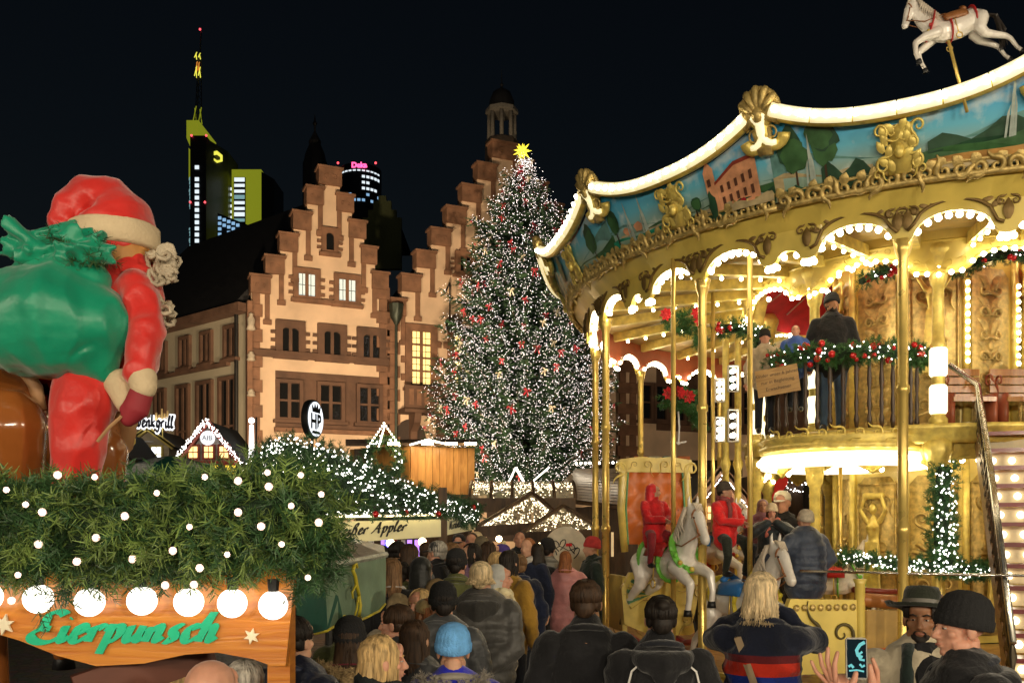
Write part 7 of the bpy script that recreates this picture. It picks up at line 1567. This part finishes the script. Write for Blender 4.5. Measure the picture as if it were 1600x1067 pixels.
        b = MB(); b.ell((0, -.045, .03), (.108, .11, .115), 14, 10); b.tube([(0, -.06, -.02), (0, -.06, -.16)], [(.11, .1), (.12, .1)], 12, round_=True); me = remesh(b, .013, 3); me.transform(H); me.materials.append(cloth(hatc, 'puffer')); link('raised_hood', me, r)
    # face details
    if mid:
        for sd in (-1, 1):
            b = MB(); b.ell((sd * .0305, .0795, .002), (.0112, .0088, .0058), 10, 7); put(b, 'eye', M('eye white', (.42, .39, .35), .3)); b = MB(); b.ell((sd * .0305, .0792, .0075), (.0135, .0105, .005), 10, 6); put(b, 'eyelid', SK[skin]); b = MB(); b.ell((sd * .0305, .0858, .0015), (.006, .004, .0052), 8, 6); put(b, 'iris', M('dark iris', (.02, .012, .01), .15))
            b = MB(); b.tube([(sd * .013, .093, .021), (sd * .032, .091, .028), (sd * .052, .078, .022)], [.0035, .0048, .0025], 5); put(b, 'eyebrow', HC['dark'] if hc in ('dark', 'brown') else hm)
        b = MB(); b.tube([(-.022, .094, -.0665), (0, .1005, -.0665), (.022, .094, -.0665)], [.002, .0052, .002], 6); put(b, 'lips', M('lip skin', (.34, .12, .09), .45))
    if beard:
        b = MB(); b.ell((0, .04, -.085), (.0505, .05, .04)); b.ell((0, .07, -.1), (.027, .022, .022)); 
        for sd in (-1, 1): b.ell((sd * .052, .02, -.055), (.017, .035, .042)); b.tube([(sd * .004, .1, -.052), (sd * .024, .093, -.058), (sd * .032, .084, -.08)], [.006, .007, .006], 6)
        me = remesh(b, .0075 if near else .012, 2); me.transform(H); me.materials.append(HC[beard]); link('beard', me, r)
    return r
blk = (.012, .012, .014); navy = (.012, .018, .045); olive = (.055, .06, .02); grey = (.07, .07, .068); dgrey = (.035, .036, .038); tanc = (.3, .17, .06); beige = (.42, .35, .24)
# --- foreground, left to right
person('bald man with grey fringe at the bottom edge below the punch stall sign', 332, 1027, 2.9, -20, dgrey, hair='bald', hc='grey', skin='pink', arms='down')
person('white-haired person behind the bald man', 384, 1030, 3.7, -10, navy, hair='short', hc='grey')
person('woman with blond hair and face turned right, left of the bald man', 274, 1036, 4.1, -80, beige, hair='bob', hc='blond', skin='pink')
person('person in shiny navy puffer jacket at the end of the punch stall board', 462, 962, 4.35, -30, navy, 'puffer', hair='short', hc='dark', arms='pocket')
wm = person('woman in black beanie and maroon coat with fur-trimmed hood', 547, 963, 4.9, 5, (.11, .012, .022), 'plain', hat='beanie', hair='long', hc='brown', fur=(.36, .26, .13))
person('person in pale brown beanie just behind the maroon-coated woman', 545, 948, 6.2, 8, olive, hat='beanie', hatc=(.2, .16, .1), hair='short', hc='grey')
person('woman with long straight blond hair facing right at the bottom', 600, 992, 4.0, -62, (.012, .02, .022), 'plain', hair='long', hc='blond', skin='pink', scarf=(.012, .02, .022), hy=-12)
person('short-haired man in profile facing left beside the maroon coat', 618, 944, 5.4, 75, dgrey, hair='short', hc='brown', skin='pink')
person('woman with long brown hair in grey jacket behind the blond woman', 650, 968, 5.0, -25, dgrey, 'puffer', hair='long', hc='brown')
person('man in black beanie and dark grey quilted jacket', 692, 909, 5.9, -15, (.045, .047, .05), 'puffer', hat='beanie', hair='short', hc='dark', skin='pink', hy=25, wide=1.08)
person('child-height person in sky-blue knitted beanie and bright blue jacket', 708, 974, 4.4, 5, (.012, .015, .32), 'puffer', hat='beanie', hatc=(.10, .28, .55), hair=None, collar=(.2, .18, .15), fur=(.2, .18, .15))
person('blond short-haired person in long grey hooded padded coat, hands behind back', 752, 877, 7.0, -8, (.05, .048, .045), 'puffer', hair='fluffy', hc='lblond', hood=(.045, .043, .04), arms='back', wide=1.12, long=.7)
person('short-haired man in plain black jacket seen from behind beside the carousel', 916, 905, 5.0, -4, blk, 'plain', hair='short', hc='brown', skin='tan', wide=1.02, hy=-8)
wm2 = person('dark-haired person in black hooded jacket with white seam lines', 1032, 930, 4.8, -2, (.012, .013, .016), 'plain', hair='bun', hc='dark', hood=blk, wide=1.05)
wm3 = person('blond woman in navy jacket with red and blue back stripes taking a picture', 1190, 893, 5.1, -18, (.012, .016, .035), 'plain', hair='bob', hc='lblond', arms='phone', hy=-10, wide=1.0)
pm = person('bearded man in dark felt hat and beige jacket looking left', 1440, 918, 4.5, 174, (.36, .31, .22), 'plain', hat='fedora', hatc=(.022, .026, .016), hair='short', hc='dark', skin='brown', beard='dark', hy=-24, collar=(.03, .035, .03), wide=1.15, hood=(.03, .035, .03))
pb = person('man in black beanie and black coat in profile facing left at the right edge', 1522, 925, 3.75, 84, (.014, .014, .016), 'plain', hat='beanie', hair=None, hc='dark', skin='pink', wide=1.2, lean=.05, hy=4, hood=blk)
# stripes and straps
def patch(root, name, z0, z1, col, sc=1.0):
    b = MB(); vs = []
    for i in range(13):
        a = R(200 + 140 * i / 12); 
        for z in (z0, z1): vs.append((.215 * sc * cos(a), .192 * sc * sin(a) - .012, z))
    b.add(vs, [(2 * i, 2 * i + 2, 2 * i + 3, 2 * i + 1) for i in range(12)]); b.build(name, cloth(col), root, True)
def striped_cloth():
    m = cloth((.012, .016, .035), 'plain', 'navy jacket cloth with back stripes').copy(); m.name = 'navy jacket with back stripes'; t = m.node_tree; b_ = t.nodes['Principled BSDF']; base = b_.inputs['Base Color'].links[0].from_socket
    tc = t.nodes.new('ShaderNodeTexCoord'); sx = t.nodes.new('ShaderNodeSeparateXYZ'); t.links.new(tc.outputs['Object'], sx.inputs[0])
    mr = t.nodes.new('ShaderNodeMapRange'); mr.inputs[1].default_value = 1.0; mr.inputs[2].default_value = 1.5; t.links.new(sx.outputs['Z'], mr.inputs[0])
    r = t.nodes.new('ShaderNodeValToRGB'); r.color_ramp.interpolation = 'CONSTANT'; e = r.color_ramp.elements; e[0].position = 0; e[0].color = (.012, .035, .26, 1); e[1].position = .41; e[1].color = (.55, .03, .012, 1); q = e.new(.55); q.color = (.12, .012, .015, 1)
    t.links.new(mr.outputs[0], r.inputs[0])
    def cmp(sock, op, v):
        n = t.nodes.new('ShaderNodeMath'); n.operation = op; n.inputs[1].default_value = v; t.links.new(sock, n.inputs[0]); return n.outputs[0]
    def mul(a, c):
        n = t.nodes.new('ShaderNodeMath'); n.operation = 'MULTIPLY'; t.links.new(a, n.inputs[0]); t.links.new(c, n.inputs[1]); return n.outputs[0]
    ab = t.nodes.new('ShaderNodeMath'); ab.operation = 'ABSOLUTE'; t.links.new(sx.outputs['X'], ab.inputs[0])
    k = mul(mul(cmp(sx.outputs['Z'], 'GREATER_THAN', 1.12), cmp(sx.outputs['Z'], 'LESS_THAN', 1.315)), mul(cmp(ab.outputs[0], 'LESS_THAN', .2), cmp(sx.outputs['Y'], 'LESS_THAN', .08)))
    mx = t.nodes.new('ShaderNodeMixRGB'); t.links.new(k, mx.inputs[0]); t.links.new(base, mx.inputs[1]); t.links.new(r.outputs[0], mx.inputs[2]); t.links.new(mx.outputs[0], b_.inputs['Base Color'])
    return m
wc_ = [c for c in wm3.children if c.name.startswith('coat')][0].data; wc_.materials.clear(); wc_.materials.append(striped_cloth())
b = MB(); b.tube([(-.1, .12, 1.42), (-.12, -.1, 1.4), (-.02, -.215, 1.15), (.12, -.22, .85)], [(.004, .022)] * 4, 6, up=(0, 1, 0)); b.build('bag_strap', M('tan strap', (.35, .25, .14), .6), wm3)
MB().box((-.02, .4, 1.54), (.15, .012, .078)).build('phone', black, wm3)
for s in (-1, 1): MB().tube([(s * .1, -.12, 1.42), (s * .17, -.14, 1.36), (s * .21, -.13, 1.2)], .006, 5).build('white_seam', white, wm2)
b = MB(); b.tube([(0, .05, 1.5), (0, .1, 1.38), (0, .125, 1.25), (0, .13, 1.0), (0, .13, .8)], [(.07, .06), (.1, .08), (.1, .09), (.1, .09), (.1, .09)], 8, up=(1, 0, 0)); b.build('black_shirt', cloth(blk), pm)
for s in (-1, 1): b = MB(); b.tube([(s * .085, .06, 1.5), (s * .11, .12, 1.36), (s * .12, .15, 1.1), (s * .12, .16, .8)], [(.03, .045), (.033, .045), (.033, .035), (.033, .035)], 8, up=(1, 0, 0)); b.build('green_lining', cloth((.02, .035, .03)), pm, True)
# --- phone held up by a short person whose head stays below the frame
hh = empty('person', 'person mostly below the frame whose hand holds up a phone', 'person', (PX(1325, 3.4), 3.4, 0), 0, 'visitors at the market')
zc = PZ(1028, 3.3); hx = PX(1338, 3.3) - PX(1325, 3.4)
b = MB(); b.mesh_add(HEADLO, Matrix.Translation((-.02, -.45, 1.28))); w0 = Vector((hx - .035, -.07, zc - .165)); b.tube([(.02, -.4, 1.0), (.0, -.3, 1.1), w0], [.04, .036, .028], 10, round_=True)
sk2 = MB(); sk2.mesh_add(b.mesh('t'))
sk2.tube([w0, w0 + Vector((-.012, .005, .05)), w0 + Vector((-.014, .015, .085))], [(.027, .02), (.042, .018), (.042, .016)], 10, up=(1, 0, 0), round_=True)
def fng(pts, r): sk2.tube([Vector(p) + Vector((hx, -.1, zc)) for p in pts], r, 7, round_=True)
fng([(-.07, .02, -.085), (-.078, .005, -.02), (-.062, .02, .018)], [.0105, .0095, .0075]); fng([(-.078, .03, -.08), (-.098, .025, -.01), (-.092, .035, .032)], [.0105, .0095, .0075])
fng([(-.085, .04, -.085), (-.116, .03, -.03), (-.122, .035, .01)], [.0095, .0085, .007]); fng([(-.09, .05, -.1), (-.135, .04, -.055), (-.152, .04, -.018)], [.009, .008, .0065])
fng([(-.03, -.0, -.12), (-.012, -.015, -.075), (-.006, -.012, -.052)], [.014, .012, .009])
fng([(.07, .02, -.15), (.062, .01, -.08), (.052, .008, -.03)], [.02, .016, .011]); fng([(.09, .03, -.13), (.085, .02, -.05), (.066, .015, -.005)], [.012, .010, .0075])
fng([(.0, .02, -.2), (.05, .02, -.17), (.08, .02, -.12)], [.03, .034, .03])
sk2.build('body', SK['pink'], hh, True)
b = MB(); b.tube([(0, -.42, .5), (0, -.42, .8), (0, -.44, 1.05)], [(.18, .13), (.19, .13), (.1, .09)], 12, round_=True); b.tube([(.17, -.42, 1.0), (.22, -.4, .85), (.05, -.32, 1.08)], [.06, .055, .045], 8, round_=True); blob('coat', b, .02, cloth(grey), hh)
b = MB(); 
for sd in (-1, 1): b.tube([(sd * .08, -.42, .55), (sd * .08, -.42, .05)], [.08, .055], 8)
b.build('trousers', cloth(navy), hh, True)
b = MB(); b.ell((-.02, -.46, 1.33), (.085, .1, .085)); b.build('hair', HC['dark'], hh, True)
pho = empty('smartphone', 'smartphone with blue picture on its screen held up at the bottom right', 'phone', (PX(1338, 3.3), 3.3, zc)); pho.rotation_euler = (R(-4), 0, R(-6))
b = MB(); b.prism([(x * .038 - sgx * .0, z * .076) for x, z, sgx in ((-.8, -1, 0), (.8, -1, 0), (1, -.9, 0), (1, .9, 0), (.8, 1, 0), (-.8, 1, 0), (-1, .9, 0), (-1, -.9, 0))], fl, -.0045, .0045); b.build('case', M('phone case', (.25, .24, .22), .3, .5), pho)
b = MB(); b.add([(-.034, -.0052, -.07), (.034, -.0052, -.07), (.034, -.0052, .07), (-.034, -.0052, .07)], [(0, 1, 2, 3)]); scn = b.build('screen', M('dark screen', (.004, .008, .012), .1, emit=.02, ecol=(.1, .4, .6), var=0), pho)
for i, (pts, w_) in enumerate((([(.03, .06), (.012, .05), (.0, .03), (.004, .012), (.02, .004)], .006), ([(.02, .025), (.005, .012), (.012, -.004), (.028, -.006)], .004), ([(-.03, -.03), (-.02, -.024), (-.012, -.034)], .005), ([(-.028, -.045), (.0, -.042), (.025, -.047)], .003), ([(.01, -.02), (.018, -.03), (.028, -.024)], .004))):
    b = MB(); b.rib([(x, -.0056 - .0002 * i, z) for x, z in pts], w_, (0, -1, 0)); b.build('screen_image', M('screen glow', (.1, .5, .6), .3, emit=.25, ecol=(.1, .5, .75), var=0), scn)
# --- middle distance crowd
crowd = [
 ('dark-bearded man facing right under the cider banner', 625, 846, 10.4, -75, blk, 'plain', dict(hair='short', hc='dark', beard='dark', skin='tan')),
 ('woman with long straight brown hair right of the bearded man', 641, 850, 10.0, -20, grey, 'plain', dict(hair='long', hc='brown')),
 ('person with shiny black raised hood in the crowd', 662, 868, 8.8, -30, dgrey, 'puffer', dict(hat='hood', hatc=(.02, .022, .02), hair=None)),
 ('woman with long light-brown hair and dark jacket beside the green parasol corner', 612, 872, 8.3, 10, blk, 'plain', dict(hair='long', hc='lbrown', collar=(.35, .33, .3))),
 ('person in olive jacket beside the green parasol', 628, 878, 8.9, 0, olive, 'plain', dict(hair='short', hc='dark')),
 ('man with flat cap and black coat facing left', 682, 843, 10.6, 60, blk, 'plain', dict(hat='cap', hatc=(.04, .038, .03), hair='short', hc='grey', skin='pink', wide=1.1)),
 ('light-brown-haired person in black behind the cap wearer', 703, 848, 11.2, 60, blk, 'plain', dict(hair='short', hc='lbrown')),
 ('man in black beanie and olive green parka', 714, 857, 8.6, -10, (.085, .09, .03), 'plain', dict(hat='beanie', hair='short', hc='dark', hood=(.08, .085, .03), skin='pink')),
 ('tall man in dark coat at the far banner corner', 717, 832, 13.4, 175, blk, 'plain', dict(hair='short', hc='dark', skin='pink', hat='cap')),
 ('bearded man at the far banner corner beside the tall man', 737, 832, 13.8, 170, (.05, .035, .03), 'plain', dict(hair='short', hc='brown', beard='brown', skin='pink')),
 ('black-haired young woman with white collar facing left', 735, 849, 10.3, 120, (.12, .07, .12), 'plain', dict(hair='long', hc='dark', fur=(.45, .4, .35))),
 ('brown-haired woman with long hair in tan coat facing right', 767, 846, 11.0, -80, tanc, 'plain', dict(hair='long', hc='brown')),
 ('person in brown woolly hat behind the tan coat', 752, 838, 12.4, 20, (.07, .05, .03), 'plain', dict(hat='beanie', hatc=(.1, .08, .05), hair=None)),
 ('person in violet-blue bobble hat facing left', 783, 849, 12.0, 110, (.03, .03, .07), 'plain', dict(hat='pom', hatc=(.05, .03, .16), hair=None)),
 ('woman with pale grey headscarf and cream scarf facing right', 783, 880, 8.6, -95, beige, 'plain', dict(hat='hood', hatc=(.3, .3, .28), hair=None, scarf=(.55, .48, .3), skin='pink')),
 ('woman in mustard and dark jacket seen from behind', 797, 860, 9.4, -40, (.25, .14, .02), 'plain', dict(hair='long', hc='dark')),
 ('auburn-haired woman with patterned scarf facing left', 824, 840, 11.9, 150, navy, 'plain', dict(hair='long', hc='red', scarf=(.35, .33, .3))),
 ('dark-haired woman in long black coat, jeans and white sneakers', 838, 848, 11.9, 20, blk, 'plain', dict(hair='long', hc='dark', legs=(.03, .06, .12), long=.62)),
 ('man in grey hoodie and black cap left of the round board', 856, 840, 12.2, -15, (.2, .19, .165), 'plain', dict(hat='beanie', hair='short', hc='dark', hood=(.2, .19, .165), wide=1.1)),
 ('red-haired woman in pink puffer jacket by the round board', 884, 860, 11.9, -10, (.34, .14, .14), 'puffer', dict(hair='long', hc='red', legs=(.45, .26, .2))),
 ('person in dark teal coat and red hood beside the carousel edge', 924, 838, 12.6, 100, (.02, .035, .035), 'plain', dict(hat='beanie', hatc=(.35, .03, .03), hair=None, long=.5)),
 ('dark-clothed man facing us behind the pavilion post', 812, 829, 14.6, 180, blk, 'plain', dict(hair='short', hc='dark', skin='pink')),
 ('person in cream hat near the white post, left of the crowd back', 745, 831, 14.4, -150, (.3, .26, .2), 'plain', dict(hat='beanie', hatc=(.5, .4, .25), hair=None)),
 ('wavy-haired blond person low in the crowd behind the profile man', 655, 920, 6.6, 150, tanc, 'plain', dict(hair='wavy', hc='blond', skin='pink')),
 ('person in tan baseball cap low in the crowd', 666, 932, 6.3, 60, (.03, .02, .02), 'plain', dict(hat='cap', hatc=(.25, .18, .08), hair='long', hc='red')),
 ('person in pale tan beanie behind the profile man', 622, 928, 6.8, 10, beige, 'plain', dict(hat='beanie', hatc=(.36, .27, .15), hair=None)),
 ('person in brown woollen cap beside the olive parka', 683, 905, 7.4, -20, (.06, .04, .02), 'plain', dict(hat='beanie', hatc=(.22, .15, .07), hair=None)),
 ('dark-coated visitor between the headscarf and the black coat', 810, 866, 10.2, 25, navy, 'plain', dict(hair='short', hc='lbrown')),
 ('visitor in rust-coloured jacket near the tent posts', 775, 862, 10.0, 30, (.2, .1, .04), 'plain', dict(hair='wavy', hc='blond')),
 ('hatless visitor in dark coat in the gap left of the cap wearer', 668, 846, 11.6, -30, dgrey, 'plain', dict(hair='short', hc='brown')),
 ('dark visitor under the cider banner near the violet shelves', 596, 852, 10.9, 10, (.05, .03, .03), 'plain', dict(hair='long', hc='dark')),
]
for lb, px, tp, Y, rz, c, ct, kw in crowd: person(lb, px, tp, Y, rz, c, ct, **kw)
# --- people on the carousel
person('bearded man in black beanie and black sweater standing on the upper balcony', 1300, 457, 11.75, 160, blk, 'plain', legs=(.03, .05, .08), hat='beanie', hair='short', hc='dark', skin='tan', beard='dark', zb=3.31, hy=20)
person('toddler in blue snowsuit beside the man on the balcony', 1243, 508, 11.9, 160, (.02, .06, .25), 'puffer', hair='short', hc='lbrown', zb=3.6, skin='pink')
person('woman in black beanie peeking over the balcony garland', 1195, 514, 11.9, 170, (.3, .24, .16), 'plain', hat='beanie', hair='long', hc='dark', zb=3.31, skin='pink')
person('child in red coat and red hood riding the white horse in front of the throne', 1022, 755, 10.85, 205, (.42, .012, .015), 'plain', legs=(.16, .015, .02), hat='hood', hatc=(.5, .015, .02), hair=None, h=1.22, sit=True, arms='rein', hy=48, zb=.9, long=.74)
person('boy in bright red jacket and striped beanie riding the second horse', 1133, 752, 10.25, 215, (.50, .015, .015), 'plain', legs=(.03, .035, .025), hat='beanie', hatc=(.05, .04, .03), hair='short', hc='dark', h=1.3, sit=True, arms='rein', scarf=(.16, .04, .04), extra='stripes', hy=28, zb=.6, long=.85)
person('child in cream hat and dark coat with pink scarf sitting on the carousel', 1206, 786, 10.4, 165, (.02, .03, .035), 'puffer', hat='beanie', hatc=(.5, .40, .25), hair='long', hc='brown', h=1.25, sit=True, arms='face', scarf=(.5, .14, .1), skin='pink')
person('child in dark pink hood behind the cream-hatted child', 1192, 779, 11.2, 170, (.12, .04, .05), 'puffer', hat='hood', hatc=(.14, .06, .06), hair=None, h=1.2, sit=True, skin='tan')
person('adult in navy puffer jacket and grey beanie seen from behind in the gondola', 1258, 796, 9.75, 25, (.025, .035, .06), 'puffer', hat='beanie', hatc=(.42, .36, .27), hair=None, zb=.75, arms='reach', wide=1.22, fur=None, collar=(.02, .025, .04))
person('onlooker in white cap behind the riders', 1222, 764, 14.2, 150, blk, 'plain', hat='cap', hatc=(.5, .45, .36), hair='short', hc='grey', skin='pink')
person('dark-haired girl rider on the far horse', 1142, 768, 12.5, 190, (.45, .4, .36), 'plain', hair='long', hc='dark', h=1.2, sit=True, arms='rein')
bpy.data.scenes.remove(_tmp)
